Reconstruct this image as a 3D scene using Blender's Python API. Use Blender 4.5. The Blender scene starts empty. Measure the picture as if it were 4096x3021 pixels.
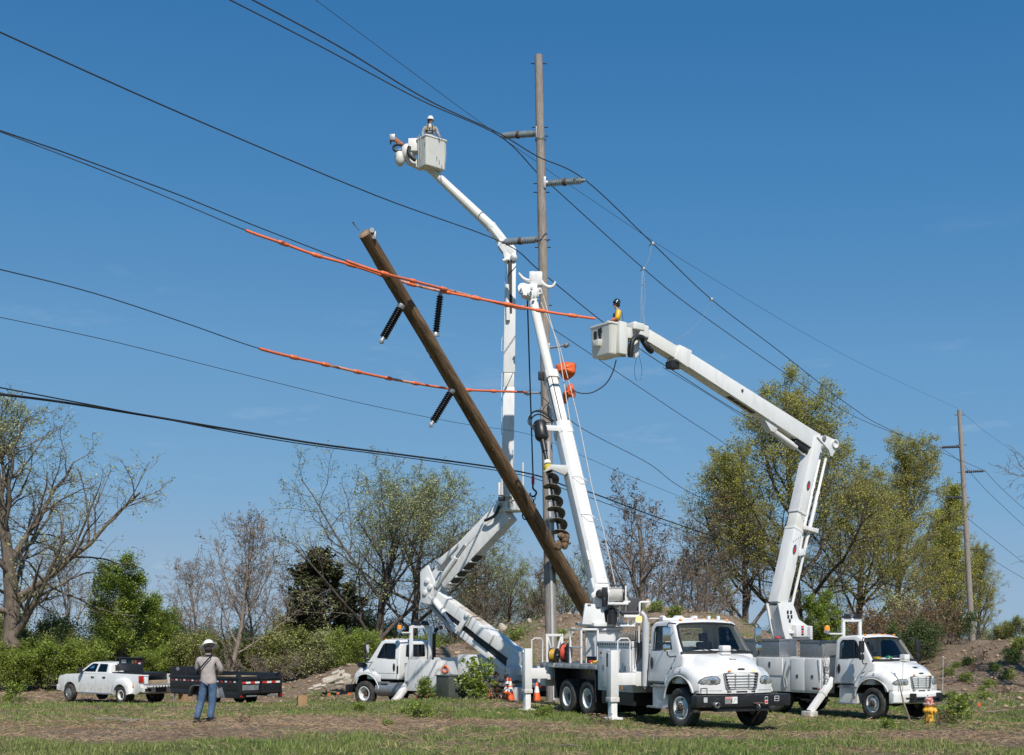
import bpy, bmesh, math, random
import numpy as np
from mathutils import Vector, Matrix, Quaternion

# ---------------------------------------------------------------- camera, sky, sun, exposure
SC = bpy.context.scene
COL = SC.collection
FPX, CX, HZ, CAMZ = 4800.0, 2048.0, 2550.0, 2.1          # focal length and horizon in photo pixels
cd = bpy.data.cameras.new('camera')
cam = bpy.data.objects.new('camera', cd); COL.objects.link(cam)
cam.location = (0, 0, CAMZ); cam.rotation_euler = (math.radians(90), 0, 0)
cd.sensor_width = 36.0; cd.lens = 36.0 * FPX / 4096.0
cd.shift_y = (HZ - 1510.5) / 4096.0
cd.clip_start = 0.5; cd.clip_end = 6000
SC.camera = cam

SUN_EL, SUN_H = math.radians(47), Vector((0.24, -0.97, 0)).normalized()
w = bpy.data.worlds.new('World'); SC.world = w; w.use_nodes = True
nt = w.node_tree; nt.nodes.clear()
sky = nt.nodes.new('ShaderNodeTexSky'); sky.sky_type = 'NISHITA'; sky.sun_disc = False
sky.sun_elevation = SUN_EL; sky.sun_rotation = math.atan2(SUN_H.x, SUN_H.y)
sky.altitude = 250; sky.air_density = 1.0; sky.dust_density = 0.0; sky.ozone_density = 4.0
bg = nt.nodes.new('ShaderNodeBackground'); bg.inputs['Strength'].default_value = 0.1
wo = nt.nodes.new('ShaderNodeOutputWorld')
# faint high wisps of cloud near the horizon, part of the sky itself
tc = nt.nodes.new('ShaderNodeTexCoord'); mp = nt.nodes.new('ShaderNodeMapping'); mp.inputs['Scale'].default_value = (5, 5, 22)
mp.inputs['Rotation'].default_value = (0.0, 0.12, 0.3)
nz = nt.nodes.new('ShaderNodeTexNoise'); nz.inputs['Scale'].default_value = 1.6; nz.inputs['Detail'].default_value = 7; nz.inputs['Roughness'].default_value = 0.62
rp = nt.nodes.new('ShaderNodeMapRange'); rp.inputs['From Min'].default_value = 0.60; rp.inputs['From Max'].default_value = 0.9; rp.inputs['To Max'].default_value = 0.28
sp = nt.nodes.new('ShaderNodeSeparateXYZ')
lo = nt.nodes.new('ShaderNodeMapRange'); lo.inputs['From Min'].default_value = 0.34; lo.inputs['From Max'].default_value = 0.16
mu = nt.nodes.new('ShaderNodeMath'); mu.operation = 'MULTIPLY'
mx = nt.nodes.new('ShaderNodeMixRGB'); mx.inputs[2].default_value = (7.5, 8.0, 8.6, 1)
L = nt.links.new
L(tc.outputs['Generated'], mp.inputs['Vector']); L(mp.outputs[0], nz.inputs['Vector']); L(nz.outputs['Fac'], rp.inputs['Value'])
L(tc.outputs['Generated'], sp.inputs[0]); L(sp.outputs['Z'], lo.inputs['Value'])
L(rp.outputs[0], mu.inputs[0]); L(lo.outputs[0], mu.inputs[1]); L(mu.outputs[0], mx.inputs[0])
# grade the clear sky: the Nishita brightness picks the blue, deep overhead and pale towards the horizon
sx_ = nt.nodes.new('ShaderNodeSeparateColor'); L(sky.outputs[0], sx_.inputs[0])
m1 = nt.nodes.new('ShaderNodeMath'); m1.operation = 'MULTIPLY'; m1.inputs[1].default_value = .1; L(sx_.outputs[1], m1.inputs[0])
cr_ = nt.nodes.new('ShaderNodeValToRGB'); L(m1.outputs[0], cr_.inputs[0]); el_ = cr_.color_ramp.elements
SKY = ((0.1, (0.026, 0.128, 0.329)), (0.18, (0.037, 0.161, 0.378)), (0.246, (0.064, 0.215, 0.449)), (0.36, (0.12, 0.291, 0.519)), (0.45, (0.146, 0.32, 0.538)), (0.6, (0.186, 0.361, 0.564)), (0.78, (0.25, 0.394, 0.559)), (1.0, (0.32, 0.433, 0.554)))
while len(el_) < len(SKY): el_.new(.5)
for e_, (q_, c_) in zip(el_, SKY): e_.position = q_; e_.color = (*c_, 1)
cx_ = nt.nodes.new('ShaderNodeVectorMath'); cx_.operation = 'SCALE'; cx_.inputs['Scale'].default_value = 10.0; L(cr_.outputs[0], cx_.inputs[0])
L(cx_.outputs[0], mx.inputs[1]); L(mx.outputs[0], bg.inputs['Color']); L(bg.outputs[0], wo.inputs['Surface'])

sd = bpy.data.lights.new('sun', 'SUN'); sun = bpy.data.objects.new('sun', sd); COL.objects.link(sun)
sd.energy = 4.6; sd.angle = math.radians(0.53); sd.color = (1.0, 0.95, 0.88)
SDIR = Vector((SUN_H.x * math.cos(SUN_EL), SUN_H.y * math.cos(SUN_EL), math.sin(SUN_EL)))
sun.rotation_euler = SDIR.to_track_quat('Z', 'Y').to_euler()
vs = SC.view_settings
vs.view_transform = 'Standard'; vs.look = 'None'; vs.gamma = 1; vs.use_curve_mapping = False; vs.exposure = 0.15
SC.cycles.max_bounces = 8; SC.cycles.transparent_max_bounces = 16

# ---------------------------------------------------------------- helpers
R = math.radians
def P(u, v, d):
    """a point seen at photo pixel (u, v) at distance d"""
    return Vector(((u - CX) / FPX * d, d, CAMZ - (v - HZ) / FPX * d))
def Q(u, v, d):                      # the same in coordinates of the 2240 px wide view of the photo
    return P(u * 4096 / 2240, v * 4096 / 2240, d)
def V(*a): return Vector(a)

class MB:
    """collects shapes; build() links them as ONE mesh object"""
    def __init__(s): s.v = []; s.f = []
    def add(s, vs, fs):
        o = len(s.v); s.v += [tuple(p) for p in vs]; s.f += [tuple(i + o for i in f) for f in fs]; return s
    def box(s, x0, x1, y0, y1, z0, z1):
        return s.add([(x0,y0,z0),(x1,y0,z0),(x1,y1,z0),(x0,y1,z0),(x0,y0,z1),(x1,y0,z1),(x1,y1,z1),(x0,y1,z1)],
                     [(0,3,2,1),(4,5,6,7),(0,1,5,4),(1,2,6,5),(2,3,7,6),(3,0,4,7)])
    def cbox(s, c, sx, sy, sz, M=None):
        n = len(s.v); s.box(-sx/2, sx/2, -sy/2, sy/2, -sz/2, sz/2)
        for i in range(n, len(s.v)):
            p = Vector(s.v[i]); p = (M @ p if M else p) + Vector(c); s.v[i] = tuple(p)
        return s
    def beam(s, a, b, w, h, up=(0,0,1), w2=None, h2=None, prof=None):
        """box girder from a to b; prof = polygon in (side, up) units of half width/height"""
        a, b = Vector(a), Vector(b); d = (b - a).normalized(); up = Vector(up)
        sd = d.cross(up); sd = sd.normalized() if sd.length > 1e-6 else d.orthogonal().normalized()
        u = sd.cross(d).normalized()
        w2 = w if w2 is None else w2; h2 = h if h2 is None else h2
        prof = prof or [(-1,-1),(1,-1),(1,1),(-1,1)]
        return s.loft([[a + sd*(x*w/2) + u*(y*h/2) for x, y in prof], [b + sd*(x*w2/2) + u*(y*h2/2) for x, y in prof]])
    def loft(s, rings, caps=True, closed=True):
        n = len(rings[0]); vs = [p for r in rings for p in r]; fs = []
        for k in range(len(rings) - 1):
            for i in range(n if closed else n - 1):
                j = (i + 1) % n; fs.append((k*n+i, k*n+j, (k+1)*n+j, (k+1)*n+i))
        if caps and closed: fs += [tuple(range(n))[::-1], tuple(range((len(rings)-1)*n, len(rings)*n))]
        return s.add(vs, fs)
    def tube(s, pts, r, n=8, caps=True):
        pts = [Vector(p) for p in pts]; rs = r if isinstance(r, (list, tuple)) else [r] * len(pts)
        t = (pts[1] - pts[0]).normalized(); nrm = t.orthogonal().normalized(); rings = []
        for i, p in enumerate(pts):
            t2 = (pts[min(i+1, len(pts)-1)] - pts[max(i-1, 0)]).normalized()
            if t2.length < .5: t2 = t
            nrm = (nrm - t2 * nrm.dot(t2)).normalized(); bn = t2.cross(nrm); t = t2
            rings.append([p + (nrm*math.cos(2*math.pi*k/n) + bn*math.sin(2*math.pi*k/n)) * rs[i] for k in range(n)])
        return s.loft(rings, caps)
    def lathe(s, prof, o=(0,0,0), axis=(0,0,1), n=20, caps=True):
        o = Vector(o); ax = Vector(axis).normalized(); a = ax.orthogonal().normalized(); b = ax.cross(a)
        rings = [[o + ax*t + (a*math.cos(2*math.pi*k/n) + b*math.sin(2*math.pi*k/n))*max(r, 1e-4) for k in range(n)] for r, t in prof]
        return s.loft(rings, caps)
    def prism(s, poly, a, b, plane='xz'):
        f = {'xz': lambda p, t: (p[0], t, p[1]), 'yz': lambda p, t: (t, p[0], p[1]), 'xy': lambda p, t: (p[0], p[1], t)}[plane]
        return s.loft([[f(p, a) for p in poly], [f(p, b) for p in poly]])
    def plate(s, pts, n, th):
        """polygon pts in space thickened by th along n"""
        n = Vector(n).normalized(); return s.loft([[Vector(p) for p in pts], [Vector(p) + n*th for p in pts]])
    def sphere(s, c, rx, ry=None, rz=None, nu=12, nv=8):
        ry = ry or rx; rz = rz or rx; c = Vector(c); rings = []
        for j in range(nv + 1):
            t = math.pi * j / nv; q = max(math.sin(t), 1e-3)
            rings.append([c + V(rx*q*math.cos(2*math.pi*k/nu), ry*q*math.sin(2*math.pi*k/nu), -rz*math.cos(t)) for k in range(nu)])
        return s.loft(rings)
    def xform(s, M):
        s.v = [tuple(M @ Vector(p)) for p in s.v]; return s
    def build(s, name, mat, parent=None, bevel=0, seg=2, smooth=38, world=False, recalc=True):
        me = bpy.data.meshes.new(name); me.from_pydata(s.v, [], s.f)
        if recalc or bevel:
            bm = bmesh.new(); bm.from_mesh(me); bmesh.ops.recalc_face_normals(bm, faces=bm.faces)
            if bevel:
                ed = [e for e in bm.edges if len(e.link_faces) == 2 and e.calc_face_angle(0) > 0.5]
                bmesh.ops.bevel(bm, geom=ed, offset=bevel, segments=seg, profile=0.6, affect='EDGES', clamp_overlap=True)
            bm.to_mesh(me); bm.free()
        return link(name, me, mat, parent, smooth, world)

def link(name, me, mat, parent=None, smooth=38, world=False):
    if smooth and len(me.polygons):
        me.polygons.foreach_set('use_smooth', [True] * len(me.polygons)); me.set_sharp_from_angle(angle=R(smooth))
    if mat and not me.materials: me.materials.append(MAT[mat] if isinstance(mat, str) else mat)
    o = bpy.data.objects.new(name, me); COL.objects.link(o)
    if parent:
        o.parent = parent
        if world: o.matrix_parent_inverse = wmat(parent).inverted()
    return o
def wmat(o):
    return wmat(o.parent) @ o.matrix_parent_inverse @ o.matrix_basis if o.parent else o.matrix_basis.copy()
def tag(o, label, cat, group=None, kind=None):
    if label: o['label'] = label
    if cat: o['category'] = cat
    if group: o['group'] = group
    if kind: o['kind'] = kind
    return o
def empty(name, loc, rz=0, label=None, cat=None, group=None):
    o = bpy.data.objects.new(name, None); COL.objects.link(o); o.location = loc; o.rotation_euler = (0, 0, rz)
    o.empty_display_size = .2
    return tag(o, label, cat, group)
def lay(T, mb, name, mt, label, cat, bevel=0, group=None):
    """a loose thing lying on or in the vehicle T: top-level, shaped in T's own frame"""
    return tag(mb.xform(wmat(T)).build(name, mt, None, bevel), label, cat, group)
def dup(o, loc=None, rz=None, label=None, scale=None, name=None, rot=None):
    def cp(a, par):
        c = a.copy(); COL.objects.link(c); c.parent = par
        if name and par is None: c.name = name
        for ch in a.children: cp(ch, c)
        return c
    c = cp(o, None)
    if loc is not None: c.location = loc
    if rot is not None: c.rotation_euler = rot
    if rz is not None: c.rotation_euler = (0, 0, rz)
    if scale is not None: c.scale = scale if hasattr(scale, '__len__') else (scale,)*3
    if label: c['label'] = label
    return c
def catmull(pts, k=6):
    pts = [Vector(p) for p in pts]; out = []
    for i in range(len(pts) - 1):
        p0, p1, p2, p3 = pts[max(i-1,0)], pts[i], pts[i+1], pts[min(i+2, len(pts)-1)]
        for j in range(k):
            t = j / k; out.append(0.5*((2*p1) + (p2-p0)*t + (2*p0-5*p1+4*p2-p3)*t*t + (3*p1-p0-3*p2+p3)*t**3))
    return out + [pts[-1]]
def lerp(a, b, t): return a + (b - a) * t
def evalmesh(o):
    dg = bpy.context.evaluated_depsgraph_get(); dg.update()
    return bpy.data.meshes.new_from_object(o.evaluated_get(dg))
def boolean(me, cutters):
    """mesh minus every cutter mesh"""
    t = bpy.data.objects.new('tmp', me); COL.objects.link(t); cs = []
    for c in cutters:
        b = bpy.data.objects.new('tmp', c); COL.objects.link(b); cs.append(b)
        m = t.modifiers.new('b', 'BOOLEAN'); m.operation = 'DIFFERENCE'; m.object = b; m.solver = 'EXACT'
    r = evalmesh(t)
    for b in cs + [t]: bpy.data.objects.remove(b)
    return r
def text_mesh(body, size):
    c = bpy.data.curves.new('txt', 'FONT'); c.body = body; c.size = size; c.align_x = 'CENTER'; c.align_y = 'CENTER'; c.extrude = 0.001
    t = bpy.data.objects.new('tmp', c); COL.objects.link(t); me = evalmesh(t); bpy.data.objects.remove(t); return me

# ---------------------------------------------------------------- materials
MAT = {}
def mat(name, col, rough=.5, metal=0, var=.12, scale=4, bump=0, bscale=30, stretch=None, col2=None, lo=.35, hi=.65, coat=0, emit=None,
        trans=0, spec=None, island=0, detail=5, mud=None):
    m = bpy.data.materials.new(name); m.use_nodes = True; MAT[name] = m; n = m.node_tree.nodes; l = m.node_tree.links.new
    b = n['Principled BSDF']; b.inputs['Roughness'].default_value = rough; b.inputs['Metallic'].default_value = metal
    if coat: b.inputs['Coat Weight'].default_value = coat; b.inputs['Coat Roughness'].default_value = .06
    if spec is not None: b.inputs['Specular IOR Level'].default_value = spec
    c2 = col2 or tuple(max(0, x * (1 - var)) for x in col)
    tc = n.new('ShaderNodeTexCoord'); mp = n.new('ShaderNodeMapping'); l(tc.outputs['Object'], mp.inputs[0])
    if stretch: mp.inputs['Scale'].default_value = stretch
    nz = n.new('ShaderNodeTexNoise'); nz.inputs['Scale'].default_value = scale; nz.inputs['Detail'].default_value = detail; nz.inputs['Roughness'].default_value = .6
    l(mp.outputs[0], nz.inputs['Vector'])
    rp = n.new('ShaderNodeMapRange'); rp.inputs['From Min'].default_value = lo; rp.inputs['From Max'].default_value = hi
    l(nz.outputs['Fac'], rp.inputs['Value'])
    mx = n.new('ShaderNodeMixRGB'); mx.inputs[1].default_value = (*col, 1); mx.inputs[2].default_value = (*c2, 1); l(rp.outputs[0], mx.inputs[0])
    out = mx.outputs[0]
    if island:
        g = n.new('ShaderNodeNewGeometry'); hs = n.new('ShaderNodeHueSaturation')
        a = n.new('ShaderNodeMapRange'); a.inputs['To Min'].default_value = 1 - island; a.inputs['To Max'].default_value = 1 + island
        l(g.outputs['Random Per Island'], a.inputs['Value']); l(a.outputs[0], hs.inputs['Value'])
        l(out, hs.inputs['Color']); out = hs.outputs[0]
    if mud:      # dried splashes on the lowest panels, thinning out upwards
        sz = n.new('ShaderNodeSeparateXYZ'); l(tc.outputs['Object'], sz.inputs[0]); hr = n.new('ShaderNodeMapRange'); hr.inputs['From Min'].default_value = 1.15; hr.inputs['From Max'].default_value = .40; l(sz.outputs['Z'], hr.inputs['Value'])
        sn = n.new('ShaderNodeTexNoise'); sn.inputs['Scale'].default_value = 5.5; sn.inputs['Detail'].default_value = 9; sn.inputs['Roughness'].default_value = .75; l(tc.outputs['Object'], sn.inputs['Vector'])
        ml = n.new('ShaderNodeMath'); ml.operation = 'MULTIPLY'; l(hr.outputs[0], ml.inputs[0]); sr = n.new('ShaderNodeMapRange'); sr.inputs['From Min'].default_value = .38; sr.inputs['From Max'].default_value = .72; l(sn.outputs['Fac'], sr.inputs['Value']); l(sr.outputs[0], ml.inputs[1])
        mm = n.new('ShaderNodeMixRGB'); mm.inputs[2].default_value = (*mud, 1); l(ml.outputs[0], mm.inputs[0]); l(out, mm.inputs[1]); out = mm.outputs[0]
    l(out, b.inputs['Base Color'])
    if bump:
        n2 = n.new('ShaderNodeTexNoise'); n2.inputs['Scale'].default_value = bscale; n2.inputs['Detail'].default_value = 6; l(mp.outputs[0], n2.inputs['Vector'])
        bp = n.new('ShaderNodeBump'); bp.inputs['Strength'].default_value = bump; bp.inputs['Distance'].default_value = .03
        l(n2.outputs['Fac'], bp.inputs['Height']); l(bp.outputs[0], b.inputs['Normal'])
    if emit: b.inputs['Emission Color'].default_value = (*emit[:3], 1); b.inputs['Emission Strength'].default_value = emit[3]
    if trans:
        t = n.new('ShaderNodeBsdfTranslucent'); l(out, t.inputs['Color']); ms = n.new('ShaderNodeMixShader'); ms.inputs[0].default_value = trans
        l(b.outputs[0], ms.inputs[1]); l(t.outputs[0], ms.inputs[2]); l(ms.outputs[0], n['Material Output'].inputs['Surface'])
    return m
def glass(name, tint, gloss=.04):
    m = bpy.data.materials.new(name); m.use_nodes = True; MAT[name] = m; n = m.node_tree.nodes; l = m.node_tree.links.new
    n.remove(n['Principled BSDF']); t = n.new('ShaderNodeBsdfTransparent'); t.inputs[0].default_value = (*tint, 1)
    g = n.new('ShaderNodeBsdfGlossy'); g.inputs['Roughness'].default_value = gloss; f = n.new('ShaderNodeFresnel'); f.inputs[0].default_value = 1.6
    ms = n.new('ShaderNodeMixShader'); l(f.outputs[0], ms.inputs[0]); l(t.outputs[0], ms.inputs[1]); l(g.outputs[0], ms.inputs[2])
    l(ms.outputs[0], n['Material Output'].inputs['Surface'])

mat('white_paint', (.71,.705,.69), .3, col2=(.58,.565,.53), scale=2.2, stretch=(2,2,.6), lo=.48, hi=.85, coat=.4, detail=10, mud=(.30,.24,.17))
mat('white_dull', (.70,.695,.68), .5, col2=(.54,.52,.48), scale=2.2, stretch=(2,2,.5), lo=.45, hi=.78, detail=10, mud=(.30,.24,.17))
mat('white_grimy', (.74,.74,.72), .5, col2=(.50,.46,.40), scale=1.5, lo=.48, hi=.8, detail=9)
mat('bucket_white', (.68,.67,.62), .38, col2=(.61,.60,.55), scale=2, lo=.45, hi=.8, detail=8)
mat('boom_dusty', (.70,.69,.66), .6, col2=(.36,.28,.19), scale=1.2, lo=.40, hi=.62, detail=8)
mat('grey_paint', (.42,.43,.44), .45, var=.15, scale=2)
mat('deck_steel', (.30,.31,.32), .55, .4, var=.35, scale=6)
mat('galvanised', (.36,.37,.38), .5, .6, var=.25, scale=12)
mat('chrome', (.75,.76,.78), .12, 1, var=.05)
mat('black_metal', (.015,.015,.017), .4, var=.4, scale=9, col2=(.05,.045,.04), lo=.55, hi=.8)
mat('black_plastic', (.02,.02,.022), .5, var=.3)
mat('interior', (.06,.06,.065), .8, var=.2)
mat('interior_grey', (.17,.17,.175), .8, var=.2)
mat('rubber', (.028,.027,.026), .85, col2=(.085,.075,.062), scale=5, lo=.42, hi=.72, bump=.25, bscale=40)
mat('hose_black', (.012,.012,.013), .55, var=.2)
mat('rim_white', (.68,.68,.66), .4, col2=(.42,.38,.32), scale=7, lo=.5, hi=.75)
mat('rust_hub', (.12,.07,.045), .7, col2=(.04,.035,.03), scale=20)
mat('amber', (.75,.25,.02), .25, var=.1, emit=(1,.35,.03,.25))
mat('amber_lit', (.9,.4,.05), .25, var=.1, emit=(1,.55,.12,3.0))
mat('red_lens', (.45,.015,.01), .2, var=.2, coat=.5)
mat('red_paint', (.55,.035,.02), .5, var=.2)
mat('clear_lens', (.62,.64,.66), .08, .55, var=.5, scale=14, coat=1)
mat('decal_white', (.75,.75,.73), .5, var=.05)
mat('decal_black', (.02,.02,.02), .5, var=.1)
mat('decal_red', (.62,.03,.02), .5, var=.1)
mat('decal_yellow', (.75,.5,.03), .5, var=.1)
mat('old_pole_wood', (.39,.34,.295), .9, col2=(.16,.135,.115), scale=9, stretch=(6,6,.25), bump=.7, bscale=14, lo=.3, hi=.7)
mat('new_pole_wood', (.24,.145,.072), .8, col2=(.065,.037,.02), scale=4, stretch=(5,5,.35), bump=.9, bscale=9, lo=.36, hi=.62, detail=10)
mat('end_grain', (.30,.19,.11), .9, col2=(.14,.075,.04), scale=14, lo=.35, hi=.6)
mat('porcelain', (.22,.26,.28), .18, var=.25, scale=6, coat=.5)
mat('polymer_black', (.008,.009,.012), .35, var=.2)
mat('polymer_grey', (.30,.33,.36), .4, var=.15)
mat('orange_rubber', (.80,.17,.06), .5, col2=(.58,.13,.05), scale=5, lo=.45, hi=.75)
mat('orange_fade', (.70,.30,.17), .6, col2=(.12,.05,.03), scale=2.5, lo=.5, hi=.62)
mat('orange_blanket', (.85,.145,.03), .45, var=.2, scale=3)
mat('wire_alu', (.09,.10,.115), .45, .6, var=.2)
mat('wire_black', (.012,.012,.013), .6, var=.2)
mat('rope_pale', (.52,.50,.46), .9, var=.25, scale=30)
mat('rope_grey', (.36,.38,.39), .8, var=.25, scale=30)
mat('rope_blue', (.03,.05,.08), .8, var=.3, scale=30)
mat('conduit', (.50,.51,.52), .5, var=.12)
mat('auger_mud', (.065,.06,.055), .6, .2, col2=(.20,.15,.10), scale=6, lo=.42, hi=.6)
mat('clay', (.20,.135,.08), .95, col2=(.09,.055,.03), scale=9, bump=.6, bscale=20)
mat('rock', (.50,.44,.35), .9, col2=(.34,.285,.215), scale=3, bump=.7, bscale=9)
mat('rust_pipe', (.42,.12,.035), .6, var=.25)
mat('cone_orange', (.85,.12,.02), .5, var=.15)
mat('cone_white', (.78,.78,.76), .4, var=.12)
mat('cabinet_green', (.052,.062,.052), .55, col2=(.085,.092,.08), scale=3)
mat('hydrant_yellow', (.82,.45,.06), .45, col2=(.62,.30,.04), scale=12, lo=.52, hi=.7)
mat('hydrant_red', (.34,.045,.03), .6, col2=(.58,.50,.46), scale=10, lo=.48, hi=.58)
mat('cardboard', (.36,.22,.11), .9, var=.2)
mat('denim', (.055,.105,.185), .9, col2=(.10,.165,.26), scale=9, lo=.4, hi=.7, bump=.4, bscale=25)
mat('shirt_tan', (.40,.355,.33), .9, col2=(.30,.265,.245), scale=7, bump=.5, bscale=11)
mat('shirt_grey', (.30,.31,.32), .9, var=.25, scale=9, bump=.4, bscale=20)
mat('shirt_white', (.75,.75,.75), .9, var=.1)
mat('skin', (.42,.23,.16), .55, var=.15, scale=20)
mat('hair', (.03,.02,.015), .8)
mat('boot', (.045,.032,.024), .8, var=.3)
mat('hat_white', (.80,.80,.79), .3, var=.05, coat=.4)
mat('hat_dark', (.018,.03,.032), .25, var=.2, coat=.5)
mat('hat_green', (.01,.25,.09), .35, var=.2)
mat('sleeve_yellow', (.80,.46,.02), .4, var=.15)
mat('glove_pale', (.52,.47,.38), .8, var=.2)
mat('harness', (.015,.015,.015), .7)
mat('strap_yellow', (.62,.48,.06), .8, var=.2)
mat('reel_yellow', (.60,.34,.03), .5, var=.25, scale=30)
mat('reel_red', (.70,.10,.06), .5, var=.25, scale=30)
mat('wood_plain', (.36,.26,.16), .85, var=.3, scale=6)
mat('dunnage', (.30,.27,.23), .9, col2=(.14,.12,.10), scale=6, stretch=(3,3,.6), bump=.4)
mat('bark_grey', (.20,.16,.125), .95, col2=(.105,.082,.064), scale=3, stretch=(2,2,.5), bump=.6, bscale=8)
mat('bark_dark', (.125,.10,.08), .95, col2=(.06,.048,.038), scale=3, stretch=(2,2,.5), bump=.6, bscale=8)
mat('bark_pale', (.27,.215,.17), .9, col2=(.16,.125,.10), scale=3, stretch=(2,2,.5))
mat('bark_red', (.19,.12,.085), .9, var=.35, scale=3)
mat('leaf_bright', (.31,.38,.065), .5, col2=(.21,.285,.045), scale=.5, lo=.35, hi=.65, trans=.45, island=.45)
mat('leaf_bud', (.47,.50,.22), .6, col2=(.36,.40,.15), scale=.4, trans=.4, island=.4)
mat('leaf_olive', (.46,.42,.12), .6, col2=(.35,.36,.09), scale=.35, lo=.4, hi=.6, trans=.5, island=.35)
mat('leaf_yellow', (.46,.44,.10), .55, col2=(.34,.37,.07), scale=.4, trans=.38, island=.4)
mat('leaf_dark', (.085,.13,.035), .6, col2=(.13,.18,.045), scale=.5, trans=.25, island=.5)
mat('leaf_cedar', (.040,.054,.020), .75, col2=(.085,.08,.028), scale=.8, trans=.08, island=.55)
mat('leaf_mid', (.26,.30,.075), .6, col2=(.32,.32,.09), scale=.5, trans=.32, island=.45)
mat('leaf_russet', (.30,.18,.085), .7, col2=(.22,.18,.07), scale=.6, trans=.3, island=.4)
mat('leaf_brown', (.22,.12,.06), .8, var=.4, trans=.2, island=.4)
mat('grass_blade', (.175,.25,.05), .6, col2=(.31,.31,.105), scale=.35, lo=.35, hi=.7, trans=.35, island=.45)
mat('straw_stem', (.36,.26,.165), .8, col2=(.22,.14,.085), scale=.9, island=.55)
mat('slat_silver', (.62,.63,.64), .35, .3, var=.15)
glass('glass_cab', (.82,.87,.86)); glass('glass_dark', (.06,.065,.07)); glass('glass_clear', (.7,.75,.74))
# diamond plate: raised lozenges in the metal
m = mat('diamond_plate', (.42,.43,.44), .35, .8, var=.2, scale=8)
n = m.node_tree.nodes; l = m.node_tree.links.new
tcx = n.new('ShaderNodeTexCoord'); ck = n.new('ShaderNodeTexVoronoi'); ck.inputs['Scale'].default_value = 26; ck.inputs['Randomness'].default_value = 0.0
mpx = n.new('ShaderNodeMapping'); mpx.inputs['Rotation'].default_value = (.785, 0, .785); l(tcx.outputs['Object'], mpx.inputs[0]); l(mpx.outputs[0], ck.inputs['Vector'])
bpx = n.new('ShaderNodeBump'); bpx.inputs['Strength'].default_value = .9; bpx.inputs['Distance'].default_value = .02; bpx.invert = True
l(ck.outputs['Distance'], bpx.inputs['Height']); l(bpx.outputs[0], n['Principled BSDF'].inputs['Normal'])

# ---------------------------------------------------------------- the ground
def vnoise(x, y, s, seed=0):
    x = np.asarray(x, float) / s; y = np.asarray(y, float) / s
    xi = np.floor(x).astype(np.int64); yi = np.floor(y).astype(np.int64); fx = x - xi; fy = y - yi
    fx = fx*fx*(3-2*fx); fy = fy*fy*(3-2*fy)
    def h(a, b):
        n = (a * 374761393 + b * 668265263 + seed * 974634777) & 0xffffffff
        n = ((n ^ (n >> 13)) * 1274126177) & 0xffffffff
        return ((n ^ (n >> 16)) & 0xffff) / 65535.0
    return (h(xi,yi)*(1-fx) + h(xi+1,yi)*fx)*(1-fy) + (h(xi,yi+1)*(1-fx) + h(xi+1,yi+1)*fx)*fy
CTRL = [(-25,5,.5),(0,5,.5),(25,5,.4),(-14,18,.35),(0,18,.36),(14,18,.28),(-6.9,27.3,.15),(-14,27,.1),(5.4,31,-.31),(4.4,31.8,-.31),(6.5,31.2,-.32),(2.68,32.3,-.13),(2.8,37,-.30),
        (.35,37.6,-.17),(6.9,31.8,-.27),(13,40.5,-.70),(12,41,-.70),(11.5,33,-.30),(9.3,46,-.66),(16,45,-.6),(-5.4,51.3,-.86),(0,47,-.42),(1.6,45,-.33),(-13,48,-.55),
        (-15,55,-1.02),(-18.4,56.5,-1.08),(-21.5,58,-1.08),(-22,55,-.95),(-30,75,-1),(30,45,-.5),(-30,40,-.6),(-6,40,-.42),(0,80,-1),(30,90,-1),(-30,110,-1),(0,120,-1),(30,120,-1),(60,60,-.6),(-60,60,-1),(-2.4,45.5,-.22),(-7,46,-.5)]
_c = np.array(CTRL, float)
_K = np.sqrt(((_c[:,None,:2]-_c[None,:,:2])**2).sum(-1) + .8)
_w = np.linalg.solve(_K, _c[:,2] + .9)
RX = [-40,-20,-14,-9,-5,-2,2,7.6,12.4,16,20,60]; RZ = [0,0,.2,1.6,2.2,3.0,4.4,4.7,3.9,2.2,.9,0]
MX = [0,19,23,26.6,32,40,60,90]; MZ = [0,0,.5,1.0,2.5,3.3,3.6,2.5]
def ground(x, y):
    x = np.asarray(x, float); y = np.asarray(y, float)
    d = np.sqrt((x[...,None]-_c[:,0])**2 + (y[...,None]-_c[:,1])**2 + .8)
    z = (d * _w).sum(-1) - .9
    far = np.clip((np.hypot(x, y-40) - 60) / 60, 0, 1); z = z*(1-far) + (-1.0)*far
    z = np.clip(z, -1.3, .6)
    z = z + np.interp(x, RX, RZ) * np.exp(-((y-66)/np.where(y < 66, 6.5, 9))**2)
    z = z + np.interp(x, MX, MZ) * np.exp(-((y-78)/np.where(y < 78, 17, 40))**2)
    mound = np.clip(np.interp(x, RX, RZ)/3, 0, 1)*np.exp(-((y-66)/8)**2)
    m2 = np.clip(np.interp(x, MX, MZ)/2, 0, 1)*np.clip((y-50)/15, 0, 1); mound = np.clip(mound + .6*m2, 0, 1.2)
    z = z + (vnoise(x, y, 1.7, 3)-.5)*(.07+.55*mound) + (vnoise(x, y, .75, 5)-.5)*(.05+.30*mound) + (vnoise(x, y, 4.5, 8)-.5)*.6*mound
    return z
def gz(x, y): return float(ground(np.array([x]), np.array([y]))[0])
def on(u, d, dz=0):
    x = (u - CX)/FPX*d; return V(x, d, gz(x, d) + dz)
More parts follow.
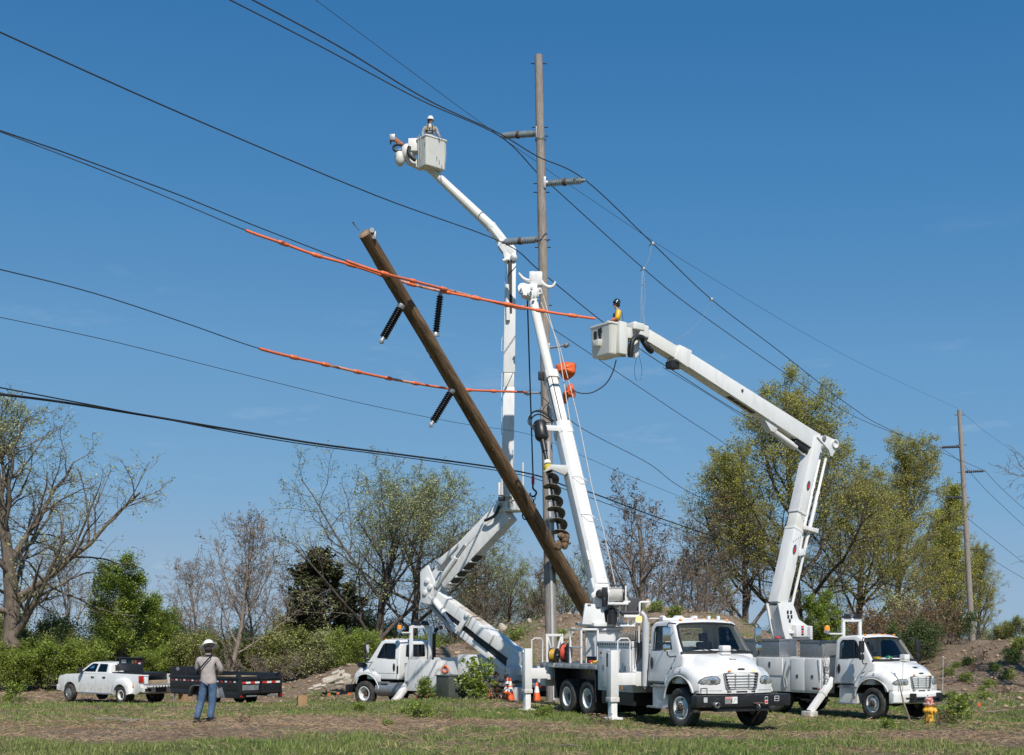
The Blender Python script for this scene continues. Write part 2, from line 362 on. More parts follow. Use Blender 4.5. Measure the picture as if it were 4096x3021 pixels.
def grassy(x, y):
    """0 bare straw and soil .. 1 thick grass"""
    n = .45*vnoise(x, y, 3.1, 11) + .35*vnoise(x, y, .9, 12) + .2*vnoise(x, y, 7.0, 13)
    band = np.exp(-(np.abs(y - (24.8 + .05*x + 2.4*(vnoise(x, y, 6.0, 15)-.5))) / (5.0 - .10*np.clip(x, -5, 18)))**3)
    g = .82 - .54*band*np.where(x > 7, .75, 1.0)
    g = g - .55*np.clip((y-52)/9, 0, 1) - .35*np.clip(np.interp(x, RX, RZ)/2, 0, 1)*np.exp(-((y-64)/8)**2)
    g = g - .30*np.clip(np.interp(x, MX, MZ)/1.5, 0, 1)*np.clip((y-44)/8, 0, 1)
    return np.clip(g + (n-.5)*2.5, 0, 1)
def npmesh(name, verts, faces):
    me = bpy.data.meshes.new(name); verts = np.asarray(verts, np.float32); faces = np.asarray(faces, np.int32); k = faces.shape[1]
    me.vertices.add(len(verts)); me.vertices.foreach_set('co', verts.ravel())
    me.loops.add(faces.size); me.loops.foreach_set('vertex_index', faces.ravel())
    me.polygons.add(len(faces)); me.polygons.foreach_set('loop_start', np.arange(0, faces.size, k, dtype=np.int32))
    me.update(calc_edges=True); return me
def build_ground():
    g = lambda a, b, s: list(np.arange(a, b, s))
    xs = [-2500,-900,-400,-200,-120,-80] + g(-60,-32,1.0) + g(-32,36,.36) + g(36,64,1.0) + [70,90,130,220,450,1000,2500]
    ys = [-300,-100,-40,-10,0,5,10,14] + g(16,52,.34) + g(52,84,.5) + g(84,125,1.5) + [135,150,180,240,350,600,1200,3000]
    X, Y = np.meshgrid(np.array(xs), np.array(ys)); Z = ground(X, Y); ny, nx = X.shape
    idx = np.arange(nx*ny).reshape(ny, nx)
    f = np.stack([idx[:-1,:-1], idx[:-1,1:], idx[1:,1:], idx[1:,:-1]], -1).reshape(-1, 4)
    me = npmesh('ground', np.stack([X, Y, Z], -1).reshape(-1, 3), f)
    a = me.attributes.new('grass', 'FLOAT', 'POINT'); a.data.foreach_set('value', grassy(X, Y).ravel().astype(np.float32))
    m = bpy.data.materials.new('soil'); m.use_nodes = True; n = m.node_tree.nodes; l = m.node_tree.links.new; b = n['Principled BSDF']
    b.inputs['Roughness'].default_value = .95; b.inputs['Specular IOR Level'].default_value = .1
    tc = n.new('ShaderNodeTexCoord')
    def noise(s, d=8, r=.65):
        q = n.new('ShaderNodeTexNoise'); q.inputs['Scale'].default_value = s; q.inputs['Detail'].default_value = d; q.inputs['Roughness'].default_value = r
        l(tc.outputs['Object'], q.inputs['Vector']); return q.outputs['Fac']
    def ramp(f, stops):
        q = n.new('ShaderNodeValToRGB'); l(f, q.inputs[0]); e = q.color_ramp.elements
        while len(e) < len(stops): e.new(.5)
        for k, (p, c) in enumerate(stops): e[k].position = p; e[k].color = (*c, 1)
        return q.outputs[0]
    soil = ramp(noise(9, 10, .75), [(.30,(.095,.069,.048)),(.46,(.185,.136,.096)),(.58,(.29,.217,.157)),(.74,(.44,.355,.265))])
    green = ramp(noise(7, 9, .7), [(.3,(.058,.075,.022)),(.5,(.11,.135,.04)),(.68,(.21,.19,.09))])
    at = n.new('ShaderNodeAttribute'); at.attribute_name = 'grass'
    ad = n.new('ShaderNodeMath'); ad.operation = 'ADD'; sb = n.new('ShaderNodeMath'); sb.operation = 'MULTIPLY_ADD'; sb.inputs[1].default_value = .9; sb.inputs[2].default_value = -.5
    l(noise(3.5), sb.inputs[0]); l(sb.outputs[0], ad.inputs[0]); l(at.outputs['Fac'], ad.inputs[1])
    mr = n.new('ShaderNodeMapRange'); mr.inputs['From Min'].default_value = .3; mr.inputs['From Max'].default_value = .75; l(ad.outputs[0], mr.inputs['Value'])
    mx = n.new('ShaderNodeMixRGB'); l(mr.outputs[0], mx.inputs[0]); l(soil, mx.inputs[1]); l(green, mx.inputs[2]); l(mx.outputs[0], b.inputs['Base Color'])
    bp = n.new('ShaderNodeBump'); bp.inputs['Strength'].default_value = .9; bp.inputs['Distance'].default_value = .09; l(noise(11, 9, .8), bp.inputs['Height']); l(bp.outputs[0], b.inputs['Normal'])
    o = link('ground', me, m, smooth=0); tag(o, None, None, kind='structure')
    me.polygons.foreach_set('use_smooth', [True]*len(me.polygons))
build_ground()

def scatter_blades():
    rng = np.random.default_rng(5)
    # standing grass: one triangle a blade, thicker and sparser with distance
    V_, n_tot = [], 0
    for (y0, y1, dens, hgt, wid) in ((16.5,21,420,.085,.009),(21,27,300,.09,.011),(27,34,250,.07,.012),(34,44,160,.08,.016),(44,58,80,.10,.022),(58,76,24,.14,.035)):
        half = .455*y1; n = int(dens*(y1-y0)*2*half)
        y = rng.uniform(y0, y1, n); x = rng.uniform(-1, 1, n)*.455*y
        n_tuft = vnoise(x, y, .35, 21)
        keep = rng.uniform(0, 1, n) < np.clip(grassy(x, y)*1.15 - .12, 0, 1)*(.35+.9*n_tuft)
        x, y, n_tuft = x[keep], y[keep], n_tuft[keep]; n = len(x); z = ground(x, y) - .01
        h = hgt*(.35+1.1*n_tuft)*rng.uniform(.55, 1.35, n); a = rng.uniform(0, 6.283, n); l = rng.uniform(.1, .75, n)*h
        b = rng.uniform(0, 6.283, n); wd = wid*rng.uniform(.6, 1.4, n)
        p0 = np.stack([x - wd*np.cos(b), y - wd*np.sin(b), z], -1); p1 = np.stack([x + wd*np.cos(b), y + wd*np.sin(b), z], -1)
        p2 = np.stack([x + l*np.cos(a), y + l*np.sin(a), z + h], -1)
        V_.append(np.stack([p0, p1, p2], 1).reshape(-1, 3))
    v = np.concatenate(V_); me = npmesh('grass', v, np.arange(len(v)).reshape(-1, 3))
    tag(link('grass', me, 'grass_blade', smooth=0), 'short spring grass growing in ragged patches over the lot', 'grass', kind='stuff')
    # dead stems lying about
    V_ = []
    for (y0, y1, dens, ln, wid) in ((16.5,24,150,.085,.0035),(24,32,110,.11,.005),(32,48,26,.17,.008),(52,76,9,.26,.012)):
        n = int(dens*(y1-y0)*2*.455*y1); y = rng.uniform(y0, y1, n); x = rng.uniform(-1, 1, n)*.455*y
        keep = rng.uniform(0, 1, n) < np.clip(1.0 - .95*grassy(x, y), .04, 1)*(.3+vnoise(x, y, .5, 31)); x, y = x[keep], y[keep]; n = len(x); z = ground(x, y)
        L_ = ln*rng.uniform(.3, 1.9, n); a = rng.uniform(0, 6.283, n); t = rng.normal(0, .14, n)*L_; dx, dy = np.cos(a)*L_/2, np.sin(a)*L_/2
        wd = wid*rng.uniform(.5, 1.3, n); zz = z + .012 + rng.uniform(0, .05, n)
        p = [np.stack([x-dx, y-dy, zz-t], -1), np.stack([x+dx, y+dy, zz+t], -1), np.stack([x+dx*.9, y+dy*.9, zz+t+2*wd], -1), np.stack([x-dx, y-dy, zz-t+2*wd], -1)]
        V_.append(np.stack(p, 1).reshape(-1, 3))
    v = np.concatenate(V_); me = npmesh('straw', v, np.arange(len(v)).reshape(-1, 4))
    tag(link('straw', me, 'straw_stem', smooth=0), 'dry pale straw and broken stems littering the bare soil', 'straw', kind='stuff')
scatter_blades()

def scatter_clods():
    """stones and clods broken out of the two dirt mounds"""
    rng = np.random.default_rng(8); base = np.array([(1,0,0),(-1,0,0),(0,1,0),(0,-1,0),(0,0,1),(0,0,-1)], float); fc = np.array([(0,2,4),(2,1,4),(1,3,4),(3,0,4),(2,0,5),(1,2,5),(3,1,5),(0,3,5)])
    n = 2600; x = np.concatenate([rng.uniform(-14,17,n//2), rng.uniform(19,40,n//2)]); y = np.concatenate([rng.uniform(55,68,n//2), rng.uniform(46,80,n//2)])
    z = ground(x, y); s = .05 + .16*rng.uniform(0,1,n)**3; V_, F_ = [], []
    for i in range(n):
        a = rng.uniform(0,6.28); c, q = math.cos(a), math.sin(a); p = base*rng.uniform(.6,1.2,(6,1))*s[i]*np.array([1.2,1,.7]); V_.append(np.stack([p[:,0]*c-p[:,1]*q, p[:,0]*q+p[:,1]*c, p[:,2]],-1) + np.array([x[i],y[i],z[i]+s[i]*.2])); F_.append(fc+6*i)
    tag(link('clods', npmesh('clods', np.concatenate(V_), np.concatenate(F_)), 'clod', smooth=0), 'stones and dry clods scattered over the dirt mounds', 'rubble', kind='stuff')
mat('clod', (.33,.25,.17), .95, col2=(.17,.115,.075), scale=.8, island=.5)
scatter_clods()

# ---------------------------------------------------------------- trees and shrubs
def grow(seed, H, r0, limbs, tmin=.3, ang=(30,65), lratio=.62, trunk=1.0, levels=4, kids=(0,7,6,4), ratio=(.62,.5,.42,.4), gnarl=(.05,.10,.14,.2,.25),
         trop=(.05,.10,.08,.04,.02), stems=1, lean=.0, spread=.3, top=.25, segs=(9,7,5,3,2), twig=.012, minr=.009):
    """returns wood verts/faces and leaf anchor points"""
    rnd = random.Random(seed); br = []; anchors = []
    def rv(): return Vector((rnd.gauss(0,1), rnd.gauss(0,1), rnd.gauss(0,1)))
    def go(p, d, L_, r, lev, bare=False):
        n = segs[lev]; pts = [p.copy()]; rs = [r]; ds = [d]; end = max(minr, r*(top if lev == 0 else .3))
        for i in range(n):
            d = (d + rv()*gnarl[lev] + V(0,0,1)*trop[lev]).normalized(); p = p + d*(L_/n); pts.append(p.copy()); ds.append(d); rs.append(lerp(r, end, (i+1)/n))
        br.append((pts, rs, (7,5,4,3,3)[lev]))
        if lev >= levels:
            anchors.extend(pts[1:]); return
        nk = limbs if lev == 0 else kids[lev]; t0 = tmin if lev == 0 else .18; az = rnd.uniform(0, 6.28)
        for c in range(nk):
            t = t0 + (1-t0)*(c + rnd.uniform(.1,.9))/nk; k = min(int(t*n), n-1); f = t*n - k
            q = pts[k].lerp(pts[k+1], f); dd = ds[k+1]; az += 2.4 + rnd.uniform(-.5,.5)
            if lev == 0: a = R(lerp(ang[1], ang[0], (t-t0)/(1-t0)) + rnd.uniform(-8,8)); ll = H*lratio*lerp(1.0, .42, ((t-t0)/(1-t0))**1.3)*rnd.uniform(.75,1.15)
            else: a = R(rnd.uniform(28,62)); ll = L_*ratio[lev]*lerp(1.15,.65,t)*rnd.uniform(.65,1.25)
            o = dd.orthogonal().normalized(); o = Quaternion(dd, az) @ o
            nd = (dd*math.cos(a) + o*math.sin(a)).normalized()
            go(q, nd, ll, max(minr, lerp(rs[k], rs[k+1], f)*(.55 if lev == 0 else .6)*rnd.uniform(.75,1.05)), lev+1)
    for s in range(stems):
        a = rnd.uniform(0, 6.28); sp = spread if stems > 1 else lean
        go(V(rnd.uniform(-1,1)*.25*(stems > 1), rnd.uniform(-1,1)*.25*(stems > 1), -.25), V(math.cos(a)*sp*rnd.uniform(.4,1.2), math.sin(a)*sp*rnd.uniform(.4,1.2), 1).normalized(),
           H*trunk*rnd.uniform(.8,1.0) if stems > 1 else H*trunk, r0*(1 if stems == 1 else rnd.uniform(.6,1)), 0)
    vs, tr, qd = [], [], []
    for pts, rs, ns in br:
        t = (pts[1]-pts[0]).normalized(); nm = t.orthogonal().normalized(); o = len(vs); m = len(pts)
        for i in range(m):
            t2 = (pts[min(i+1,m-1)]-pts[max(i-1,0)]).normalized(); nm = (nm - t2*nm.dot(t2)).normalized(); bn = t2.cross(nm); r = rs[i]
            if ns == 7 and i == 0: r *= 1.45
            for k in range(ns):
                a = 6.28319*k/ns; vs.append(pts[i] + (nm*math.cos(a) + bn*math.sin(a))*r)
        for i in range(m-1):
            for k in range(ns):
                j = (k+1) % ns; qd.append((o+i*ns+k, o+i*ns+j, o+(i+1)*ns+j, o+(i+1)*ns+k))
    return np.array([tuple(v) for v in vs], np.float32), np.array(qd, np.int32), np.array([tuple(a) for a in anchors], np.float32)
def leaves(anchors, n, size, jit, seed, hmin=None, aspect=1.5, clump=1):
    rng = np.random.default_rng(seed); a = anchors
    if hmin is not None: a = a[a[:,2] > hmin]
    c = a[rng.integers(0, len(a), n)]; c = c + rng.normal(0, jit, (n, 3))
    nm = rng.normal(0, 1, (n, 3)); nm[:,2] = np.abs(nm[:,2]) + .7; d = np.cross(nm, rng.normal(0, 1, (n, 3))); d /= np.linalg.norm(d, axis=1, keepdims=True)      # leaves turn their faces to the sky
    e = np.cross(nm, d); e /= np.linalg.norm(e, axis=1, keepdims=True)
    s = (size*rng.uniform(.55, 1.35, n))[:,None]; L_ = d*s*aspect; W = e*s*.5; up = np.cross(d, e)*s*.22
    v = np.stack([c - L_*.5, c + W + up, c + L_*.5, c - W + up], 1).reshape(-1, 3)
    return v, np.arange(4*n, dtype=np.int32).reshape(-1, 4)
PROTO = {}
def proto(key, wood, leaf, g, lf=None):
    v, f, a = grow(**g)
    tm = npmesh('trunk', v, f); tm.materials.append(MAT[wood]); tm.polygons.foreach_set('use_smooth', [True]*len(tm.polygons))
    cm = None
    if leaf:
        v, f = leaves(a, **lf); cm = npmesh('crown', v, f); cm.materials.append(MAT[leaf])
    PROTO[key] = (tm, cm)
def plant(key, u, d, label, cat='tree', s=1.0, rz=0.0, name='tree', group=None, dz=0, sz=None, x=None):
    p = on(u, d, dz) if x is None else V(x, d, gz(x, d)+dz)
    o = empty(name, p, rz, label, cat, group); o.scale = (s, s, sz or s); tm, cm = PROTO[key]
    for nm, me in (('trunk', tm), ('crown', cm)):
        if me:
            c = bpy.data.objects.new(nm, me); COL.objects.link(c); c.parent = o
    return o
NATIVE = 4096/2240
def trees():
    F = 'trees along the back of the lot'
    proto('oak', 'bark_grey', 'leaf_bud', dict(seed=11, H=16, r0=.66, limbs=15, tmin=.16, ang=(24,72), lratio=.66, trunk=.85, kids=(0,10,8,4), gnarl=(.06,.16,.2,.25,.3), trop=(.03,.07,.06,.03,.02)),
          dict(n=13000, size=.085, jit=.11, seed=1))
    proto('vase', 'bark_dark', 'leaf_bud', dict(seed=23, H=14, r0=.38, limbs=13, tmin=.14, ang=(22,62), lratio=.80, trunk=.72, kids=(0,10,8,4), gnarl=(.08,.13,.17,.22,.25), trop=(.02,.06,.05,.02,.0)),
          dict(n=16000, size=.08, jit=.14, seed=2))
    proto('vase2', 'bark_dark', 'leaf_bud', dict(seed=37, H=14.5, r0=.34, limbs=14, tmin=.25, ang=(20,66), lratio=.64, trunk=.85, kids=(0,9,8,4), gnarl=(.06,.13,.17,.22,.25), trop=(.03,.06,.05,.02,.0)),
          dict(n=15000, size=.08, jit=.14, seed=3))
    proto('bare', 'bark_pale', 'leaf_russet', dict(seed=41, H=10.5, r0=.2, limbs=15, tmin=.18, ang=(16,52), lratio=.58, trunk=.95, kids=(0,8,6,4), gnarl=(.06,.12,.16,.2,.2), trop=(.04,.09,.07,.03,.02), minr=.011),
          dict(n=700, size=.10, jit=.08, seed=4))
    proto('bare2', 'bark_grey', 'leaf_brown', dict(seed=53, H=13, r0=.33, limbs=11, tmin=.15, ang=(16,60), lratio=.55, trunk=.9, kids=(0,8,7,4), gnarl=(.10,.16,.2,.22,.22), trop=(.03,.10,.08,.04,.02), minr=.012),
          dict(n=1500, size=.13, jit=.10, seed=5))
    proto('leafless', 'bark_grey', None, dict(seed=57, H=13, r0=.30, limbs=14, tmin=.12, ang=(18,64), lratio=.60, trunk=.9, kids=(0,9,8,5), gnarl=(.08,.14,.18,.2,.2), trop=(.03,.09,.07,.04,.02), minr=.007))
    proto('cottonwood', 'bark_dark', 'leaf_olive', dict(seed=67, H=19, r0=.52, limbs=20, tmin=.16, ang=(20,70), lratio=.58, trunk=.90, kids=(0,10,7,4), gnarl=(.05,.12,.18,.25,.3), trop=(.03,.08,.05,.02,.0)),
          dict(n=62000, size=.105, jit=.19, seed=6, aspect=1.2))
    proto('cottonwood2', 'bark_grey', 'leaf_olive', dict(seed=71, H=16, r0=.36, limbs=18, tmin=.18, ang=(14,48), lratio=.46, trunk=.97, kids=(0,9,6,4), gnarl=(.05,.12,.18,.25,.3), trop=(.03,.12,.07,.03,.0)),
          dict(n=36000, size=.10, jit=.15, seed=7, aspect=1.2))
    proto('poplar', 'bark_grey', 'leaf_yellow', dict(seed=79, H=14, r0=.26, limbs=20, tmin=.12, ang=(12,34), lratio=.38, trunk=.97, kids=(0,8,6,3), gnarl=(.05,.11,.16,.22,.25), trop=(.03,.14,.08,.03,.0)),
          dict(n=34000, size=.10, jit=.16, seed=8, aspect=1.2))
    proto('maple', 'bark_grey', 'leaf_bright', dict(seed=83, H=7.5, r0=.15, limbs=13, tmin=.12, ang=(25,70), lratio=.50, trunk=.9, levels=3, kids=(0,8,7,0), segs=(7,5,4,3,2), gnarl=(.07,.14,.2,.25,.25), trop=(.04,.05,.02,.0,0)),
          dict(n=26000, size=.10, jit=.17, seed=9, aspect=1.25))
    proto('cedar', 'bark_red', 'leaf_cedar', dict(seed=89, H=8.0, r0=.24, limbs=30, tmin=.05, ang=(32,78), lratio=.46, trunk=1.0, levels=3, kids=(0,9,5,0), segs=(9,5,4,3,2), gnarl=(.05,.16,.22,.25,.2), trop=(.02,.06,.04,.0,0)),
          dict(n=26000, size=.15, jit=.11, seed=10, aspect=1.6))
    for k, (leaf, wood, n, sd) in enumerate((('leaf_bright','bark_grey',11000,101), ('leaf_mid','bark_grey',9000,103), ('leaf_dark','bark_dark',10000,107), ('leaf_russet','bark_red',1500,109), ('leaf_bud','bark_grey',3600,113), (None,'bark_pale',0,127))):
        proto('shrub%d' % k, wood, leaf, dict(seed=sd, H=4.2, r0=.045, limbs=8, tmin=.15, ang=(20,50), lratio=.42, trunk=.9, stems=7, spread=.55, levels=3, kids=(0,6,5,0), segs=(5,4,3,2,2),
              gnarl=(.10,.15,.2,.25,.25), trop=(.03,.04,.03,0,0), minr=.010), dict(n=int(n*1.35), size=.085, jit=.19, seed=sd, aspect=1.4) if n else None)
    N = NATIVE
    plant('oak', 22*N, 72, 'big gnarled tree with pale buds at the left edge behind the pickup', s=1.0, rz=2.7, group=F)
    plant('bare2', -90*N, 80, 'bare leafless tree beside the big gnarled tree, cut by the left edge', s=.75, rz=2.1, group=F)
    plant('bare', 160*N, 84, 'thin bare tree right of the big gnarled tree, above the pickup cab', s=.8, rz=4.1, group=F)
    plant('maple', 262*N, 76, 'bright green leafy tree directly behind the pickup bed', s=1.0, rz=.5, group=F)
    plant('maple', 350*N, 80, 'lower bright green tree just right of the pickup, behind the black trailer', s=.72, rz=2.5, group=F)
    plant('bare', 503*N, 74, 'bare pale-barked tree standing behind the worker and the black trailer', s=.92, rz=1.9, group=F)
    plant('bare', 432*N, 82, 'slim bare tree left of the pale-barked tree behind the trailer', s=.72, rz=3.6, group=F)
    plant('bare', 570*N, 80, 'small bare tree between the trailer tailgate and the dark cedar', s=.68, rz=5.1, group=F)
    plant('cedar', 705*N, 84, 'dark evergreen cedar with dense foliage left of the budding trees', s=1.02, rz=.3, group=F)
    plant('vase', 835*N, 84, 'broad budding tree with forked limbs above the white cab at left', s=1.04, rz=.9, group=F)
    plant('vase2', 905*N, 89, 'budding tree with upright dark trunk beside the leaning white boom', s=1.05, rz=2.2, group=F)
    plant('vase2', 1048*N, 93, 'small budding tree partly behind the vertical white boom', s=.74, rz=4.0, group=F)
    plant('vase', 1150*N, 96, 'pale budding tree right behind the old utility pole', s=.52, rz=3.0, group=F)
    for k_, u_, d_, s_, r_, lab in (('bare2',1068,86,.62,1.0,'bare tree just right of the boom elbow'),('vase2',1112,88,.60,2.6,'budding tree under the middle of the leaning pole'),('bare2',1180,84,.60,4.4,'bare tree partly behind the foot of the old pole'),('vase2',1232,90,.62,.7,'budding tree between the old pole and the digger boom'),('bare2',1322,88,.66,5.2,'bare tree just right of the digger boom foot'),('vase',985,92,.55,1.7,'budding tree behind the boom elbow'),('bare',1470,92,.8,2.0,'thin bare tree behind the operator seat'),('bare2',620,88,.66,3.3,'bare tree left of the dark cedar')):
        plant(k_, u_*N, d_, lab, s=s_, rz=r_, group=F)
    plant('bare2', 1432*N, 84, 'bare dark tree on the dirt mound just right of the digger boom', s=.95, rz=.3, group=F, dz=.2)
    plant('bare2', 1505*N, 87, 'bare forked tree above the nearest truck cab', s=.90, rz=2.9, group=F)
    plant('bare', 1368*N, 90, 'thin bare tree close against the digger boom base', s=.85, rz=1.2, group=F)
    plant('cottonwood2', 1625*N, 90, 'tall olive-leaved tree between the nearest cab and the right boom', s=.94, rz=.4, group=F)
    plant('cottonwood', 1752*N, 94, 'largest olive-leaved cottonwood, behind the right folding boom', s=1.06, rz=1.1, group=F)
    plant('cottonwood', 1872*N, 99, 'wide olive-leaved tree just right of the folding boom', s=.74, rz=3.9, group=F)
    plant('cottonwood2', 1968*N, 103, 'olive tree with a spire-like top above the right truck', s=1.0, rz=2.4, group=F)
    plant('poplar', 2050*N, 124, 'yellow-green tree left of the distant pole', s=1.18, rz=.2, group=F)
    plant('poplar', 2094*N, 130, 'yellow-green tree directly behind the distant pole', s=1.05, rz=3.2, group=F)
    plant('cottonwood2', 2140*N, 132, 'slender brownish tree right of the distant pole', s=.68, rz=1.5, group=F)
    plant('maple', 1808*N, 82, 'small bright green tree between the folding boom and the right cab', s=.70, rz=1.1, group=F)
    plant('bare', 1560*N, 80, 'young thin tree with few leaves behind the nearest cab roof', s=.62, rz=5.4, group=F)
    plant('leafless', 2445*N, 52, 'bare tree reaching in from the right edge above the mound', s=1.30, rz=4.6, group=F)
    S = 'shrubs under the trees'
    rows = [(0,20,70,.72,'leafy green shrub at the far left edge under the gnarled tree'),(0,85,72,.85,'green shrub in front of the gnarled trunk, left of the pickup'),
        (1,140,74,.90,'dull green shrub above the pickup hood'),(0,185,71,.88,'bright green shrub behind the pickup windscreen'),(2,120,80,1.15,'dark tall shrub far behind the pickup hood'),
        (0,330,75,.72,'bright shrub behind the gap between pickup and trailer'),(2,235,84,1.2,'dark tall shrub behind the bright green tree'),(1,395,76,.80,'mid green shrub left of the standing worker'),
        (1,440,80,.85,'mid green shrub behind the standing worker'),(5,470,75,.75,'leafless twiggy bush behind the trailer'),(1,545,78,.80,'dull green shrub behind the trailer tailgate'),
        (5,590,74,.72,'leafless twiggy bush right of the trailer'),(1,640,76,1.0,'large dull green shrub in front of the cedar, left side'),(4,690,75,.95,'pale budding shrub in front of the cedar'),
        (1,725,77,.85,'dull green shrub in front of the cedar, right side'),(0,770,72,.72,'bright green shrub left of the white cab at left'),(0,835,74,.70,'bright green shrub behind the left cab hood'),
        (0,890,76,.78,'bright green shrub behind the left cab roof'),(0,945,75,.70,'bright green shrub between left cab and its boom'),(2,985,84,.95,'dark shrub behind the boom elbow'),
        (5,960,86,1.15,'tall leafless brush left of the boom elbow'),(5,1040,82,1.2,'tall leafless brush right of the boom elbow'),(4,1075,84,1.15,'budding brush under the leaning new pole'),
        (5,1120,80,1.1,'leafless brush left of the old pole'),(1,1090,78,.8,'mid green shrub on the mound crest left of the old pole'),(4,1165,82,1.2,'tall budding brush right behind the old pole'),
        (3,1235,80,1.05,'russet brush behind the butt of the leaning pole'),(3,1330,82,1.15,'russet brush right of the digger boom base'),(5,1390,80,.95,'leafless brush beside the winch drum'),
        (1,1345,76,.5,'small green shrub beside the winch drum'),(4,1470,84,.9,'budding brush behind the operator seat'),(2,1590,84,.85,'dark green shrub right of the nearest cab roof'),
        (2,1650,82,.95,'dark green shrub left of the folding boom base'),(2,1700,86,1.0,'dark green shrub behind the folding boom base'),(0,1775,84,.75,'bright green shrub right of the folding boom base'),
        (2,1770,88,1.1,'dark tall shrub left of the right cab'),(3,1880,84,1.2,'reddish budding brush above the right cab roof, left one'),(3,1945,86,1.3,'reddish budding brush above the right cab roof, right one'),
        (4,1990,90,1.2,'budding brush left of the distant pole'),(2,2000,78,.75,'dark green shrub right of the right cab windscreen'),(3,2040,82,1.1,'reddish brush left of the distant pole foot'),
        (2,2075,88,.8,'dark shrub at the foot of the mound by the distant pole'),(4,2165,136,1.0,'pale brush right of the distant pole'),(1,2225,80,.45,'green bush on the mound at the right edge'),
        (1,2190,112,.7,'low green bush on the skyline right of the distant pole'),(5,2110,128,1.3,'leafless brush behind the distant pole'),(2,1530,92,1.1,'dark tall shrub behind the nearest cab roof'),
        (1,1420,95,1.0,'mid green shrub far behind the bare dark tree'),(2,820,95,1.25,'dark tall shrub far behind the left cab'),(2,520,92,1.2,'dark tall shrub far behind the worker'),
        (1,640,98,1.3,'mid green tall shrub far behind the cedar'),(2,400,95,1.3,'dark tall shrub far behind the worker, left of him'),(1,20,92,1.4,'mid green tall shrub far behind the gnarled trunk'),
        (2,1010,98,1.2,'dark tall shrub far behind the vertical boom'),(2,1240,96,1.0,'dark tall shrub far behind the digger boom'),(1,300,98,1.5,'mid green tall shrub far behind the pickup')]
    rnd = random.Random(9)
    for k, u, d, s, lab in rows:
        plant('shrub%d' % k, u*N, d, lab, 'shrub', s*rnd.uniform(.95,1.05), rnd.uniform(0,6.28), 'shrub', S, sz=s*rnd.uniform(.85,1.1))
trees()

# ---------------------------------------------------------------- vehicle parts
def ring(c, ax, r, n=16):
    c = Vector(c); ax = Vector(ax).normalized(); a = ax.orthogonal().normalized(); b = ax.cross(a)
    return [c + (a*math.cos(2*math.pi*k/n) + b*math.sin(2*math.pi*k/n))*r for k in range(n)]
_wheels = {}
def wheel(parent, x, y, z, r=.53, w=.29, side=-1, style='front', steer=0, hubmat='rim_white'):
    """tyre, rim and hub; the outer face looks along side*Y"""
    key = (r, w, style, hubmat)
    if key not in _wheels:
        t = MB(); n = 40; rr = .56*r; hw = w/2
        prof = [(rr,-hw*.8),(rr+.03,-hw*.95),(r*.80,-hw*1.02),(r*.93,-hw*.98),(r,-hw*.82),(r*1.005,-hw*.3),(r*.985,-hw*.25),(r*.985,-hw*.18),(r*1.005,-hw*.12),(r*1.005,hw*.12),(r*.985,hw*.18),(r*.985,hw*.25),(r*1.005,hw*.3),(r,hw*.82),(r*.93,hw*.98),(r*.80,hw*1.02),(rr+.03,hw*.95),(rr,hw*.8)]
        rings = []
        for q, (pr, pt) in enumerate(prof):
            lug = q in (4, 5, 12, 13)
            rings.append([V(math.cos(2*math.pi*k/n)*(pr - (.016 if lug and k % 2 else 0)), pt, math.sin(2*math.pi*k/n)*(pr - (.016 if lug and k % 2 else 0))) for k in range(n)])
        t.loft(rings, caps=False)
        m = MB(); ax = (0,1,0)
        if style == 'front':
            m.lathe([(rr+.012,hw*.86),(rr-.02,hw*.90),(rr-.04,hw*.55),(rr-.075,hw*.40),(.20,hw*.62),(.155,hw*.80),(.06,hw*.80),(.001,hw*.80)], (0,0,0), ax, 28, False)
        else:
            m.lathe([(rr+.012,hw*.86),(rr-.02,hw*.90),(rr-.045,hw*.5),(rr-.06,-hw*.3),(.18,-hw*.55),(.14,-hw*.2),(.001,-hw*.2)], (0,0,0), ax, 28, False)
        h = MB()
        if style == 'front': h.lathe([(.085,hw*.7),(.085,hw*1.12),(.06,hw*1.22),(.001,hw*1.22)], (0,0,0), ax, 14)
        else: h.lathe([(.11,-hw*.4),(.11,hw*.35),(.07,hw*.45),(.001,hw*.45)], (0,0,0), ax, 14)
        for k in range(10):
            a = 6.2832*k/10; yy = hw*.82 if style == 'front' else -hw*.2
            h.lathe([(.019,yy-.03),(.019,yy+.03),(.012,yy+.045)], (.125*math.cos(a),0,.125*math.sin(a)), ax, 6)
        hol = []
        for k in range(6 if style == 'front' and r > .5 else 0):
            a = 6.2832*(k+.5)/6; yy = hw*.48; c = V(.232*math.cos(a), yy, .232*math.sin(a)); hol.append(MB().lathe([(.032,0),(.032,.012),(.001,.012)], c, (math.cos(a)*.25,1,math.sin(a)*.25), 8))
        _wheels[key] = [(nm, mb.build(nm, mt)) for nm, mb, mt in (('tyre',t,'rubber'),('rim',m,hubmat),('hub',h,'rust_hub' if hubmat == 'rim_white' else 'galvanised'),*[('hand_hole',q_,'black_plastic') for q_ in hol]) if mb.v]
        for _, o in _wheels[key]: COL.objects.unlink(o)
    o = bpy.data.objects.new('wheel', None); COL.objects.link(o); o.parent = parent; o.location = (x, y, z)
    o.rotation_euler = (random.uniform(0,6.28)*0, 0, (0 if side > 0 else math.pi) + steer); o.empty_display_size = .1
    for nm, src in _wheels[key]:
        c = src.copy(); c.name = nm; COL.objects.link(c); c.parent = o
    return o

